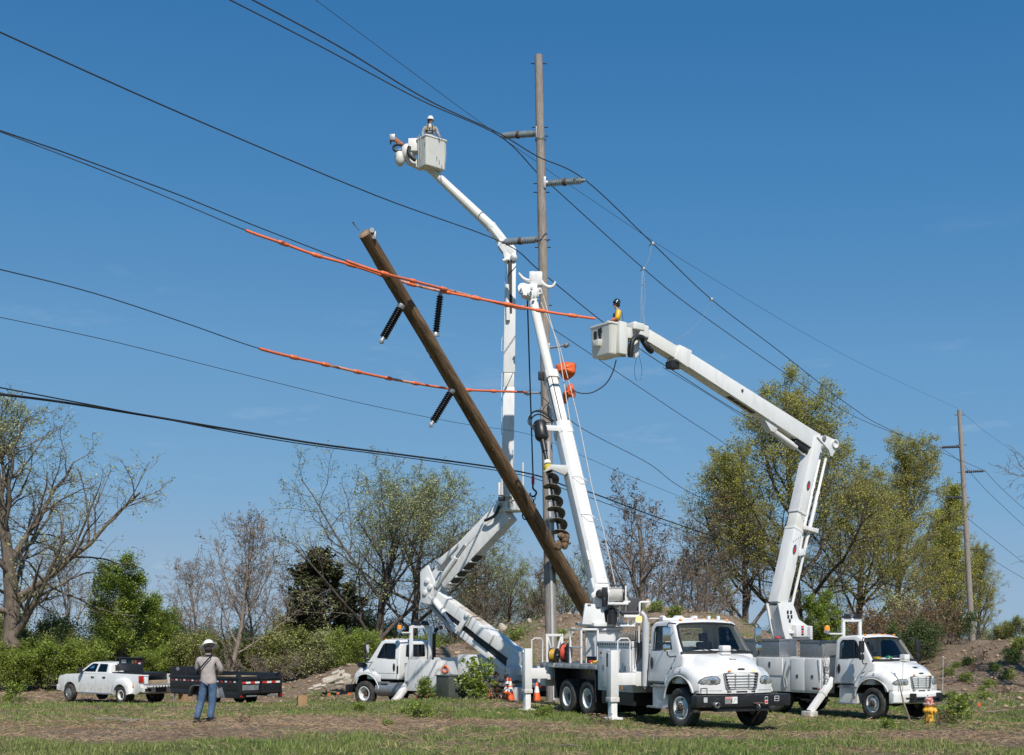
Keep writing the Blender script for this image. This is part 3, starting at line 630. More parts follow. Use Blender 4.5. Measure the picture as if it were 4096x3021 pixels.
def xf(y, x0=1.05, sweep=.30, half=1.15): return x0 - sweep*(abs(y)/half)**2.2
def side_window_poly():
    return [(-1.50,2.02),(-1.50,2.58),(-1.42,2.64),(-.93,2.64),(-.83,2.58),(-.52,2.06),(-.55,2.02)]
_cabs = {}
def cab_mesh(key, prof, halfs, windows):
    """hollow cab shell with real window openings"""
    if key in _cabs: return _cabs[key]
    o = MB(); rings = []
    def stations(inset):
        rs = []
        for q in (-1,-.75,-.4,0,.4,.75,1):
            rg = []
            for (x, z), h in zip(prof, halfs):
                front = .13*(1-q*q) if x > -.95 and z > 1.8 else (.05*(1-q*q) if x > -.95 else 0)
                rg.append((x + front, q*h, z + (.05*(1-q*q) if z > 2.55 else 0)))
            rs.append(rg)
        return rs
    o.loft(stations(0)); me = bpy.data.meshes.new('cab'); me.from_pydata(o.v, [], o.f)
    bm = bmesh.new(); bm.from_mesh(me); bmesh.ops.recalc_face_normals(bm, faces=bm.faces)
    ed = [e for e in bm.edges if e.calc_face_angle(0) > .32]
    bmesh.ops.bevel(bm, geom=ed, offset=.075, segments=3, profile=.55, affect='EDGES', clamp_overlap=True); bm.to_mesh(me); bm.free()
    inn = MB(); cx = -.85; cz = 2.0
    inn.loft([[(cx + (x-cx)*.935, y*.93, cz + (z-cz)*.93) for x, y, z in rg] for rg in stations(0)])
    im = bpy.data.meshes.new('inner'); im.from_pydata(inn.v, [], inn.f)
    bm = bmesh.new(); bm.from_mesh(im); bmesh.ops.recalc_face_normals(bm, faces=bm.faces); bm.to_mesh(im); bm.free()
    cm = [im]
    for wd in windows:
        c = bpy.data.meshes.new('cut'); c.from_pydata(wd.v, [], wd.f); bm = bmesh.new(); bm.from_mesh(c); bmesh.ops.recalc_face_normals(bm, faces=bm.faces); bm.to_mesh(c); bm.free(); cm.append(c)
    r = boolean(me, cm); r.materials.clear(); _cabs[key] = r; return r

CABP = [(-1.74,1.14),(-1.74,2.62),(-1.60,2.76),(-.86,2.80),(-.66,2.72),(-.10,1.93),(.02,1.88),(.02,1.14)]
CABH = [1.13,1.02,.98,.96,.97,1.10,1.10,1.12]
def wind_pt(t, q, off=0):
    """windscreen surface: t 0 bottom..1 top, q -1..1 across"""
    x = lerp(-.10, -.66, t) + .13*(1-q*q); z = lerp(1.93, 2.72, t) + .05*(1-q*q)*t; h = lerp(1.10, .97, t)
    return V(x + off*.82, q*h, z + off*.57)
def cab(T, black_mirror=False, key='m2'):
    # cutters
    sw = MB(); sw.prism(side_window_poly(), -1.5, 1.5)
    ws = MB(); e = [(.07,-.90),(.07,.90),(.5,.92),(.90,.90),(.93,.84),(.93,-.84),(.90,-.90),(.5,-.92)]
    ws.loft([[wind_pt(t, q*.985, -.25) for t, q in e], [wind_pt(t, q*.985, .45) for t, q in e]])
    rw = MB(); rw.prism([(-.62,2.08),(.62,2.08),(.66,2.12),(.62,2.56),(.56,2.60),(-.56,2.60),(-.62,2.56),(-.66,2.12)], -2.2, -1.5, 'yz')
    cb = link('cab', cab_mesh(key, CABP, CABH, [sw, ws, rw]).copy(), 'white_paint', T, 40)
    # panes and their rubber
    def half(z): return np.interp(z, [1.14,2.62,2.76,2.8],[1.13,1.02,.98,.96])
    for s in (-1, 1):
        pts = [(x, s*(half(z)-.035), z) for x, z in side_window_poly()]
        MB().plate(pts, (0, s, 0), .006).build('side_window', 'glass_cab', T, smooth=0)
        out = [(x, s*(half(z)-.004), z) for x, z in side_window_poly()]
        MB().tube(out + out[:2], .017, 5, False).build('window_seal', 'black_plastic', T)
        MB().box(-.92,-.895, s*1.035-.02, s*1.035+.02, 2.04,2.62).build('window_post', 'black_plastic', T)
    grid = [[wind_pt(lerp(.06,.94,i/6), lerp(-.915,.915,j/10)*.985, -.025) for j in range(11)] for i in range(7)]
    g = MB(); g.loft(grid, caps=False, closed=False); g.build('windscreen', 'glass_cab', T, 0, recalc=False)
    e2 = [wind_pt(t, q*1.0, .004) for t, q in [(.055,-.915)] + [(.055,q/5) for q in (-4,-2,0,2,4)] + [(.055,.915),(.5,.93),(.90,.915),(.945,.84)] + [(.945,q/5) for q in (3,1,-1,-3)] + [(.945,-.84),(.90,-.915),(.5,-.93)]]
    MB().tube(e2 + e2[:2], .03, 5, False).build('windscreen_seal', 'black_plastic', T)
    MB().plate([(-1.70,-.66,2.08),(-1.70,.66,2.08),(-1.69,.62,2.58),(-1.69,-.62,2.58)], (-1,0,0), .006).build('rear_window', 'glass_cab', T, smooth=0)
    # doors: raised panels with a dark gap
    for s in (-1, 1):
        po = [(-1.62,1.18),(-.36,1.18),(-.30,1.40),(-.34,1.95),(-.44,1.985),(-1.62,1.985)]
        gp = MB().plate([(x, s*(half(z)+.0015), z) for x, z in [(-1.635,1.165),(-.345,1.165),(-.285,1.40),(-.325,1.97),(-.44,2.0),(-1.635,2.0)]], (0,s,0), .003)
        d = MB().plate([(x, s*(half(z)-.01), z) for x, z in po], (0,s,0), .022).build('door', 'white_paint', T, .006)
        gp.build('door_gap', 'black_plastic', d)
        hx = MB(); hx.lathe([(.001,0),(.075,0),(.085,.012),(.001,.02)], (0,0,0), (0,s,0), 16); hx.v = [(a*.75-1.50, b+s*1.118, c*2.0+1.66) for a, b, c in hx.v]; hx.build('door_handle', 'black_plastic', d)
        MB().box(-.40,-.30, s*1.11, s*1.122, 1.80,2.62).v
    # inside: dashboard, seats, wheel, floor
    MB().prism([(-.35,1.2),(-.45,1.78),(-.30,1.90),(-.08,1.92),(.0,1.2)], -1.0, 1.0).build('dashboard', 'interior', T, .03)
    MB().box(-1.66,0,-1.02,1.02,1.19,1.24).build('cab_floor', 'interior', T)
    for y in (-.52, .52):
        s = MB(); s.box(-1.45,-.98,y-.25,y+.25,1.5,1.66); s.beam((-1.38,y,1.62),(-1.52,y,2.22),.46,.14,(1,0,0)); s.beam((-1.52,y,2.24),(-1.56,y,2.46),.26,.11,(1,0,0)); s.build('seat', 'interior_grey', T, .05, 3)
    c = V(-.62,.52,1.92); ax = V(-.75,0,.66); rg = ring(c, ax, .23, 18)
    sw_ = MB().tube(rg + rg[:2], .018, 6, False); sw_.tube([c + V(.25,0,-.3), c], .03, 6); sw_.beam(rg[0], rg[9], .03, .03); sw_.build('steering_wheel', 'interior', T)
    # hood and fenders in one shell
    rings = []
    for x in (-.80,-.745,-.73,-.70,-.64,-.55,-.40,-.25,-.05,.1,.25,.40,.52,.60,.66,.70,.73,.82,.92,1.0,1.05):
        a = math.sqrt(max(0, .735**2 - x*x)) + .62 if abs(x) < .735 else 0
        zb = max(.76 if x < 0 else .93, a)
        zf = np.interp(x, [-.66,-.3,0,.4,.75,1.0,1.05],[1.42,1.56,1.60,1.56,1.46,1.34,1.30])
        yo = np.interp(x, [-.66,-.3,.3,.8,1.05],[1.15,1.21,1.22,1.18,1.10])
        yh = np.interp(x, [-.66,0,.6,1.05],[1.02,.93,.83,.74]); zh = zf + np.interp(x, [-.66,.3,1.05],[.02,.06,.05])
        yt = np.interp(x, [-.66,0,.6,1.05],[.86,.78,.66,.52]); zt = np.interp(x, [-.66,-.05,.3,.6,.85,1.0,1.05],[1.85,1.90,1.85,1.77,1.66,1.55,1.46])
        zt = max(zt, zh + .01); ctr = zt + np.interp(x, [-.66,.5,1.05],[.05,.05,.02])
        zb = min(zb, zf - .1)
        hp = [(yo-.02,zb),(yo,zb+.05),(yo,zf-.14),(yo-.03,zf-.06),(yo-.11,zf),(yh+.06,zh-.015),(yh,zh+.03),(lerp(yh,yt,.5),lerp(zh,zt,.62)),(yt,zt),(yt*.5,lerp(zt,ctr,.7)),(0,ctr)]
        sw2 = max(0, (x-.35)/.7)
        def px(y): return x - .30*(abs(y)/1.15)**2.2*sw2
        rings.append([V(px(y), -y, z) for y, z in hp] + [V(px(y), y, z) for y, z in hp[-2::-1]])
    hd = MB().loft(rings, caps=False, closed=False)
    fr = rings[-1]; nn = len(fr); grid = []
    for i in range(nn//2 + 1):
        a, b = fr[i], fr[nn-1-i]; grid.append([V(xf(lerp(a.y,b.y,j/12)), lerp(a.y,b.y,j/12), lerp(a.z,b.z,j/12)) for j in range(13)])
    hd.loft(grid, caps=False, closed=False)
    hood = hd.build('hood', 'white_paint', T, smooth=50)
    # wheel arch liner
    for s in (-1, 1):
        l_ = MB(); arc = [(math.cos(a)*.735, math.sin(a)*.735+.62) for a in [R(d) for d in range(8, 176, 14)]]
        l_.loft([[V(x, s*1.19, z) for x, z in arc], [V(x, s*.62, z) for x, z in arc]], caps=False, closed=False); l_.build('wheel_arch', 'black_plastic', T)
        arc2 = [V(x, s*1.205, z) for x, z in [(math.cos(a)*.742, math.sin(a)*.742+.62) for a in [R(d) for d in range(26, 172, 8)]]]
        MB().tube(arc2, .022, 5).build('fender_lip', 'black_plastic' if False else 'white_dull', T)
    # headlights conforming to the nose
    for s in (-1, 1):
        po = [(.62,1.20),(.61,1.28),(.67,1.345),(.80,1.36),(.95,1.335),(1.06,1.275),(1.10,1.215),(1.04,1.175),(.85,1.165),(.70,1.17)]
        def con(y, z, o): return V(xf(y) + o, s*y, z)
        hl = MB().loft([[con(y,z,-.02) for y,z in po],[con(y,z,.012) for y,z in po]]); h = hl.build('headlight', 'clear_lens', T, .006)
        big = [(.5*(y-.86)*2.14+.86, (z-1.265)*1.16+1.265) for y, z in po]
        MB().loft([[con(y,z,-.02) for y,z in big],[con(y,z,.004) for y,z in big]]).build('headlight_surround', 'black_plastic', h)
        MB().lathe([(.06,0),(.065,.03),(.03,.035)], con(.78,1.265,.0), (1,s*.35,0), 14).build('bulb', 'chrome', h)
        MB().box(.05,.12,s*1.215,s*1.228,1.50,1.54).build('side_marker', 'chrome', T)
    # grille: frame, dark throat, slats
    po = [(-.50,1.46),(.50,1.46),(.53,1.42),(.47,1.07),(.43,1.03),(-.43,1.03),(-.47,1.07),(-.53,1.42)]
    inn = [(y*.94, 1.245+(z-1.245)*.91) for y, z in po]
    g = MB(); k = len(po)
    A = [V(xf(y)+.005,y,z) for y,z in po]; B = [V(xf(y)+.035,y*.99,z) for y,z in po]; C_ = [V(xf(y)+.035,y,z) for y,z in inn]; D_ = [V(xf(y)-.0,y,z) for y,z in inn]
    g.loft([A,B,C_,D_], caps=False); gr = g.build('grille_frame', 'galvanised', T, smooth=30)
    MB().loft([[V(xf(y)+.004,y,z) for y,z in inn],[V(xf(y)+.010,y,z) for y,z in inn]]).build('grille_throat', 'black_plastic', gr)
    for i in range(5):
        z = 1.105 + i*.070; hw = np.interp(z, [1.07,1.42],[.425,.475]); s = MB()
        s.loft([[V(xf(y)+.012,y,z-.003),V(xf(y)+.032,y,z-.006),V(xf(y)+.032,y,z+.005),V(xf(y)+.012,y,z+.003)] for y in np.linspace(-hw,hw,7)]); s.build('grille_slat', 'slat_silver', gr)
    for y in (-.2,.2): MB().box(xf(y)+.012, xf(y)+.032, y-.012, y+.012, 1.08,1.42).build('grille_bar', 'galvanised', gr)
    e = MB(); e.lathe([(.001,0),(.5,0),(.5,.12),(.001,.12)], (0,0,0), (1,0,0), 16); e.v = [(1.0+a*.3, b*.22, c*.045+1.545) for a, b, c in e.v]; e.build('hood_badge', 'black_metal', T)
    for y in (-.36,.36): MB().box(xf(y)-.01, xf(y)+.02, y-.045, y+.045, 1.487,1.515).build('marker_lamp', 'amber' if y < 0 else 'amber_lit', T)
    for y in (-.36,0,.36): MB().box(xf(y)-.01, xf(y)+.006, y-(.06 if y else .16), y+(.06 if y else .16), .955,.99).build('air_slot', 'black_plastic', T)
    MB().tube([wind_pt(.0, q/6, .03) for q in range(-6,7)], .035, 6).build('cowl_strip', 'black_plastic', T)
    for s in (-1, 1):
        MB().tube([V(.03,s*.80,1.905),V(.02,s*.92,1.80),V(-.02,s*1.06,1.66),V(-.22,s*1.19,1.57),V(-.36,s*1.205,1.42)], .010, 5).build('hood_seam', 'grey_paint', T)
        MB().tube([V(.62,s*1.205,1.0),V(.78,s*1.10,1.005),V(.92,s*.80,1.01),V(1.0,s*.55,1.012)], .008, 5).build('fascia_seam', 'grey_paint', T)
        MB().tube([V(-.45,s*1.17,1.52),V(-.30,s*1.225,1.58)], .018, 5).build('hood_latch', 'black_plastic', T)
    # roof marker lamps, wipers, bonnet lamp
    for y in (-.72,-.28,0,.28,.72):
        MB().sphere((-.70,y,2.80+.03*(1-y*y)), .055,.045,.03, 8, 6).build('roof_marker_lamp', 'amber', T)
    for y0, y1 in ((-.15,-.75),(.65,.05)):
        MB().tube([wind_pt(.03, y0, .05), wind_pt(.12, lerp(y0,y1,.45), .05), wind_pt(.2, y1, .04)], [.015,.012,.008], 5).build('wiper', 'black_plastic', T)
    # mirrors
    for s in (-1, 1):
        a = [V(-.30,s*1.10,1.86),V(-.22,s*1.34,1.84),V(-.22,s*1.42,1.90),V(-.22,s*1.42,2.66),V(-.24,s*1.36,2.72),V(-.40,s*1.05,2.70)]
        m = MB().tube(a, .018, 6).build('mirror_arm', 'black_plastic', T)
        for z0, z1, wd in ((2.22,2.62,.10),(1.98,2.17,.09)):
            q = MB(); q.box(-.30,-.20,s*1.42-wd,s*1.42+wd,z0,z1); q.build('mirror', 'black_plastic' if black_mirror else 'chrome', T, .035, 3)
            MB().box(-.304,-.302,s*1.42-wd*.8,s*1.42+wd*.8,z0+.03,z1-.03).build('mirror_glass', 'chrome', T)
    return hood
def steps(T, s, x0=-1.50, x1=-.72):
    b = MB(); b.box(x0,x1,s*.75,s*1.10,.50,1.10); o = b.build('step_box', 'grey_paint' if False else 'white_grimy', T, .015)
    for z, out in ((1.05,1.16),(.50,1.28)):
        MB().box(x0-.03,x1+.03,s*1.0,s*out,z-.03,z+.012).build('step_tread', 'galvanised', o, .006)
        for k in range(9): MB().box(x0+.02+k*.085, x0+.06+k*.085, s*(out-.05), s*(out+.004), z+.012,z+.024).build('tread_cleat', 'galvanised', o)
def frame_axles(T, xr, wb_x, tail):
    MB().box(tail,.95,-.47,-.37,.62,.88).build('frame_rail', 'black_metal', T); MB().box(tail,.95,.37,.47,.62,.88).build('frame_rail', 'black_metal', T)
    for x in [0]+list(xr):
        MB().lathe([(.07,-.95),(.07,-.2),(.16 if x else .10,-.12),(.16 if x else .10,.12),(.07,.2),(.07,.95)], (x,0,.5), (0,1,0), 10).build('axle', 'black_metal', T)
    MB().box(-1.4,.6,-.33,.33,.5,1.1).build('engine', 'black_metal', T, .03)
def decal(T, M, w, h, kind='danger', mats=('decal_white','decal_black','decal_red')):
    """small flat notice lying in the plane of matrix M (x right, y up, z out)"""
    b = MB().box(-w/2,w/2,-h/2,h/2,0,.003).xform(M).build('notice', mats[0], T, smooth=0)
    if kind == 'danger':
        MB().box(-w*.48,w*.08,h*.18,h*.46,.0035,.005).xform(M).build('notice_header', 'decal_red', b, smooth=0)
        me = text_mesh('DANGER', h*.26); me.transform(M @ Matrix.Translation((-w*.18, h*.31, .006))); link('lettering', me, 'decal_white', b, 0)
        MB().box(-w*.48,w*.08,-h*.46,h*.14,.0035,.005).xform(M).build('notice_body', 'decal_black', b, smooth=0)
        m = MB()
        for k in range(4): m.box(-w*.44,w*.02-w*.06*(k%2),-h*.38+k*h*.12,-h*.34+k*h*.12,.0055,.006)
        m.xform(M).build('notice_lines', 'decal_white', b, smooth=0)
        m = MB(); m.tube([V(w*.2,-h*.3,.005),V(w*.3,h*.25,.005),V(w*.42,h*.1,.005)], .006, 4); m.xform(M).build('notice_drawing', 'decal_black', b)
    else:
        MB().box(-w*.42,w*.42,h*.05,h*.42,.0035,.005).xform(M).build('notice_header', mats[1], b, smooth=0)
        MB().box(-w*.42,w*.42,-h*.42,-h*.05,.0035,.005).xform(M).build('notice_body', mats[2], b, smooth=0)
    return b
def face(o, right, up, out):
    r, u, n = Vector(right).normalized(), Vector(up).normalized(), Vector(out).normalized()
    return Matrix(((r.x,u.x,n.x,o[0]),(r.y,u.y,n.y,o[1]),(r.z,u.z,n.z,o[2]),(0,0,0,1)))
OCT = [(-1,-.45),(-.45,-1),(.45,-1),(1,-.45),(1,.45),(.45,1),(-.45,1),(-1,.45)]
def chamf(c=.25): return [(-1,-1+c),(-1+c,-1),(1-c,-1),(1,-1+c),(1,1-c),(1-c,1),(-1+c,1),(-1,1-c)]

# ---------------------------------------------------------------- the digger derrick truck (nearest)
def digger():
    T = empty('digger_truck', (5.394,31.337,-.247), math.atan2(-.915,.404), 'white digger truck nearest the camera with a raised pole-setting boom and auger', 'truck', 'white utility trucks')
    hood = cab(T); frame_axles(T, (-5.2,-6.55), 0, -8.4)
    for s in (-1, 1):
        wheel(T, 0, s*1.04, .53, side=s, steer=.10 + (math.pi*0)); steps(T, s)
        for x in (-5.2,-6.55): wheel(T, x, s*1.04, .53, side=s, style='rear'); wheel(T, x, s*.72, .53, side=s, style='rear')
    # steel front bumper with winch
    b = MB().box(.93,1.17,-1.42,1.42,.60,.90).build('bumper', 'black_metal', T, .02)
    MB().box(.6,1.1,-.75,.75,.48,.60).build('bumper_mount', 'black_metal', T)
    M = face((1.172,0,.75),(0,1,0),(0,0,1),(1,0,0))
    decal(b, M @ Matrix.Translation((-.40,.02,0)), .36, .17)
    decal(b, M @ Matrix.Translation((-1.16,.04,0)), .10, .12, 'x', ('decal_white','grey_paint','grey_paint')); decal(b, M @ Matrix.Translation((.66,.0,0)), .09, .18, 'x', ('decal_white','decal_black','decal_red')); decal(b, M @ Matrix.Translation((.98,.04,0)), .14, .13, 'x', ('decal_white','decal_black','decal_black'))
    MB().lathe([(.001,0),(.055,0),(.075,.05),(.075,.16),(.06,.17),(.05,.05)], (1.16,-.90,.66), (1,0,0), 14).build('tow_pipe', 'galvanised', b)
    rg = ring((1.24,.37,.60), (0,1,.3), .06, 12); MB().tube(rg+rg[:2], .018, 6, False).build('shackle', 'galvanised', b)
    MB().tube([(1.19,.25,.68),(1.19,.55,.68)], .025, 8).build('winch_hook', 'rust_hub', b)
    for y in (-1.2,-1.02): MB().tube([(1.02,y,.86),(1.02,y,1.07)], .012, 5).build('step_rail', 'black_metal', b)
    MB().tube([(1.02,-1.2,1.07),(1.02,-1.02,1.07)], .012, 5).build('step_rail', 'black_metal', b)
    q = MB(); q.box(.12,.36,-.14,.14,1.90,1.96); q.build('lamp_base', 'white_paint', hood, .01); q = MB(); q.box(.16,.40,-.13,.13,1.98,2.14); q.build('spot_lamp', 'white_paint', hood, .05, 3)
    MB().box(.62,.70,-.1,.1,1.795,1.812).build('hood_clip', 'white_dull', hood)
    # roof gear
    for y in (-.6,-.05):
        q = MB(); q.prism([(y-.30,2.80),(y-.30,2.90),(y-.26,2.94),(y-.18,2.87),(y+.10,2.87),(y+.18,2.94),(y+.24,2.92),(y+.24,2.81)], -1.5, -1.3, 'yz'); q.build('boom_rest', 'white_dull', T, .01)
    for y in (.45,.75): MB().box(-1.2,-1.12,y-.04,y+.04,2.80,2.93).build('roof_bracket', 'white_dull', T, .01)
    # exhaust stack beside the cab
    q = MB(); q.tube([(-1.93,-1.06,.95),(-1.93,-1.06,2.78),(-1.95,-1.08,2.92),(-2.03,-1.14,3.03)], .062, 12); q.build('exhaust_pipe', 'conduit', T)
    q = MB(); q.lathe([(.10,0),(.10,1.75)], (-1.93,-1.06,1.02), (0,0,1), 14); q.build('heat_shield', 'conduit', T)
    MB().tube([(-1.93,-1.06,1.05),(-1.85,-1.02,.92),(-1.6,-.9,.9)], .07, 10).build('exhaust_elbow', 'rust_hub', T)
    MB().box(-2.06,-1.80,-1.02,-.2,2.85,2.88).build('lamp_bar', 'white_dull', T)
    MB().lathe([(.09,0),(.09,.03),(.085,.04)], (-2.15,-1.15,2.74), (0,0,1), 14).build('beacon_base', 'white_dull', T)
    MB().lathe([(.08,0),(.085,.06),(.075,.13),(.03,.15)], (-2.15,-1.15,2.785), (0,0,1), 14).build('beacon', 'amber_lit', T)
    MB().tube([(-2.15,-1.15,2.74),(-2.15,-1.15,2.2)], .02, 6).build('beacon_post', 'white_dull', T)
    # guard mesh with chains behind the cab
    g = MB()
    for k in range(9): g.tube([(-2.2,-.95+k*.12,1.6),(-2.2,-.95+k*.12,2.75)], .010, 4)
    for k in range(8): g.tube([(-2.2,-1.0,1.65+k*.15),(-2.2,.05,1.65+k*.15)], .010, 4)
    g.build('cab_guard', 'black_metal', T)
    for k in range(5): MB().tube(catmull([(-2.3,-1.16+k*.05,2.55-k*.03),(-2.32,-1.17+k*.05,2.0),(-2.3,-1.15+k*.05,1.6+.05*k)], 3), .014, 5).build('hanging_chain', 'black_metal', T)
    # tool body
    bd = MB(); bd.box(-4.45,-2.42,-1.20,-.55,.82,2.08); bd = bd.build('tool_body', 'white_dull', T, .012)
    MB().box(-4.45,-2.42,.55,1.20,.82,2.08).build('tool_body', 'white_dull', T, .012)
    MB().box(-4.5,-2.40,-1.22,1.22,2.08,2.24).build('body_top_tray', 'white_dull', T, .012)
    vent = MB()
    for k in range(14): vent.box(-4.4+k*.135,-4.33+k*.135,-1.226,-1.218,2.13,2.19)
    vent.build('tray_vent', 'black_plastic', bd)
    for x0, x1 in ((-4.38,-3.72),(-3.66,-3.1),(-3.04,-2.5)):
        d = MB().box(x0,x1,-1.225,-1.19,.92,2.02).build('locker_door', 'white_dull', bd, .01)
        MB().box((x0+x1)/2-.05,(x0+x1)/2+.05,-1.235,-1.222,1.42,1.56).build('latch', 'galvanised', d)
    Mr = lambda x, z: face((x,-1.2265,z),(1,0,0),(0,0,1),(0,-1,0))
    decal(bd, Mr(-3.32,1.82), .15, .20); decal(bd, Mr(-4.20,1.86), .14, .18, 'x', ('decal_white','decal_red','decal_white'))
    MB().box(-3.4,-3.2,-1.232,-1.226,.95,1.05).build('plate', 'black_metal', bd)
    MB().lathe([(.05,0),(.05,.01)], (-2.95,-1.225,.94), (0,-1,0), 12).build('reflector', 'amber', bd)
    MB().box(-4.3,-2.45,-1.15,1.15,.45,.82).build('body_shadow_box', 'black_metal', T)  # black block standing in for the shadow beneath the tool body
    lg = MB(); lg.lathe([(.02,-.45),(.13,-.42),(.16,0),(.13,.4),(.05,.46)], (-3.3,-.8,2.36), (.93,.1,.1), 10); lay(T, lg, 'tarp_roll', 'dunnage', 'rolled grey-brown tarp on the tool body behind the nearest cab', 'tarp')
    # deck over the rear wheels
    dk = MB(); dk.box(-8.35,-4.45,-1.24,1.24,1.40,1.56); dk = dk.build('deck', 'deck_steel', T, .01)
    for k in range(7): MB().box(-8.3+k*.55,-7.78+k*.55,-1.252,-1.238,1.42,1.54).build('deck_edge_panel', 'white_dull' if k in (1,) else 'grey_paint', dk, .004)
    MB().box(-8.4,-8.0,-1.2,1.2,.80,1.40).build('tail_box', 'white_dull', T, .015)
    MB().box(-7.5,-4.5,-.62,.62,.85,1.40).build('subframe', 'black_metal', T)
    for x in (-4.62,-7.35): MB().box(x-.02,x+.02,-1.2,-.6,.45,1.40).build('mud_flap', 'black_plastic', T)
    # outriggers
    for x, zf_ in ((-2.20,.14),(-7.80,.06)):
        bm_ = MB().box(x-.14,x+.14,-1.85,1.15,1.05,1.38).build('outrigger_beam', 'white_dull', T, .012)
        MB().box(x-.16,x+.16,-1.30,-1.10,1.02,1.41).build('beam_collar', 'white_dull', bm_, .01)
        lg = MB().box(x-.13,x+.13,-2.06,-1.82,.62,2.0).build('outrigger_leg', 'white_paint', T, .012)
        MB().box(x-.145,x+.145,-2.075,-1.805,.60,.72).build('leg_collar', 'white_dull', lg, .01)
        MB().box(x-.10,x+.10,-2.03,-1.85,.10+zf_-.1,.62).build('inner_leg', 'white_grimy', lg, .008)
        MB().box(x-.22,x+.22,-2.16,-1.74,.04+zf_-.06,.09+zf_-.05).build('foot_pad', 'white_grimy', lg, .008)
        MB().lathe([(.02,0),(.02,.02)], (x,-2.06,1.9), (0,-1,0), 8).build('pin', 'chrome', lg)
        if x > -5: MB().box(x-.132,x-.05,-2.064,-2.058,1.55,1.92).build('leg_label', 'decal_black', lg)
        q = MB().tube([(x-.12,-1.72,1.38),(x-.12,-1.72,2.25),(x-.12,-1.62,2.32),(x-.12,-1.40,2.32),(x-.12,-1.34,2.25),(x-.12,-1.34,1.56)], .022, 6).build('grab_rail', 'white_dull', T)
    # rear ladder-like rack with braces
    rk = MB()
    for y in (-1.15,-.62):
        rk.box(-8.05,-7.97,y-.04,y+.04,1.56,2.46)
    rk.box(-8.05,-7.97,-1.15,-.62,2.38,2.46); rk.tube([(-8.0,-1.12,2.36),(-8.0,-.89,1.6),(-8.0,-.65,2.36)], .035, 6); rk.build('tail_rack', 'white_dull', T, .008)
    # reel rack on the deck
    rr = MB()
    for x in (-6.35,-5.62): rr.box(x-.03,x+.03,-1.18,-1.12,1.56,2.62); rr.box(x-.03,x+.03,-.62,-.56,1.56,2.62)
    rr.box(-6.38,-5.59,-1.18,-1.12,2.56,2.62); rr.box(-6.38,-5.59,-.62,-.56,2.56,2.62); rr.box(-6.38,-6.32,-1.18,-.56,2.56,2.62); rr.box(-5.65,-5.59,-1.18,-.56,2.56,2.62); rr.box(-6.38,-5.59,-1.18,-1.12,2.02,2.07)
    rr.build('reel_rack', 'white_dull', T, .006)
    # pedestal and turret at x=-6.34
    px = -6.34
    MB().lathe([(.60,1.56),(.60,1.76)], (px,0,0), (0,0,1), 8).build('pedestal_base', 'black_metal', T)
    pd = MB().lathe([(.64,1.76),(.60,2.46),(.64,2.50)], (px,0,0), (0,0,1), 8).build('pedestal', 'white_paint', T, .02)
    MB().lathe([(.50,2.50),(.50,2.56),(.62,2.57),(.62,2.64),(.48,2.68)], (px,0,0), (0,0,1), 28).build('slew_ring', 'white_dull', T)
    return T, px
DIG, DPX = digger()
DM = wmat(DIG)

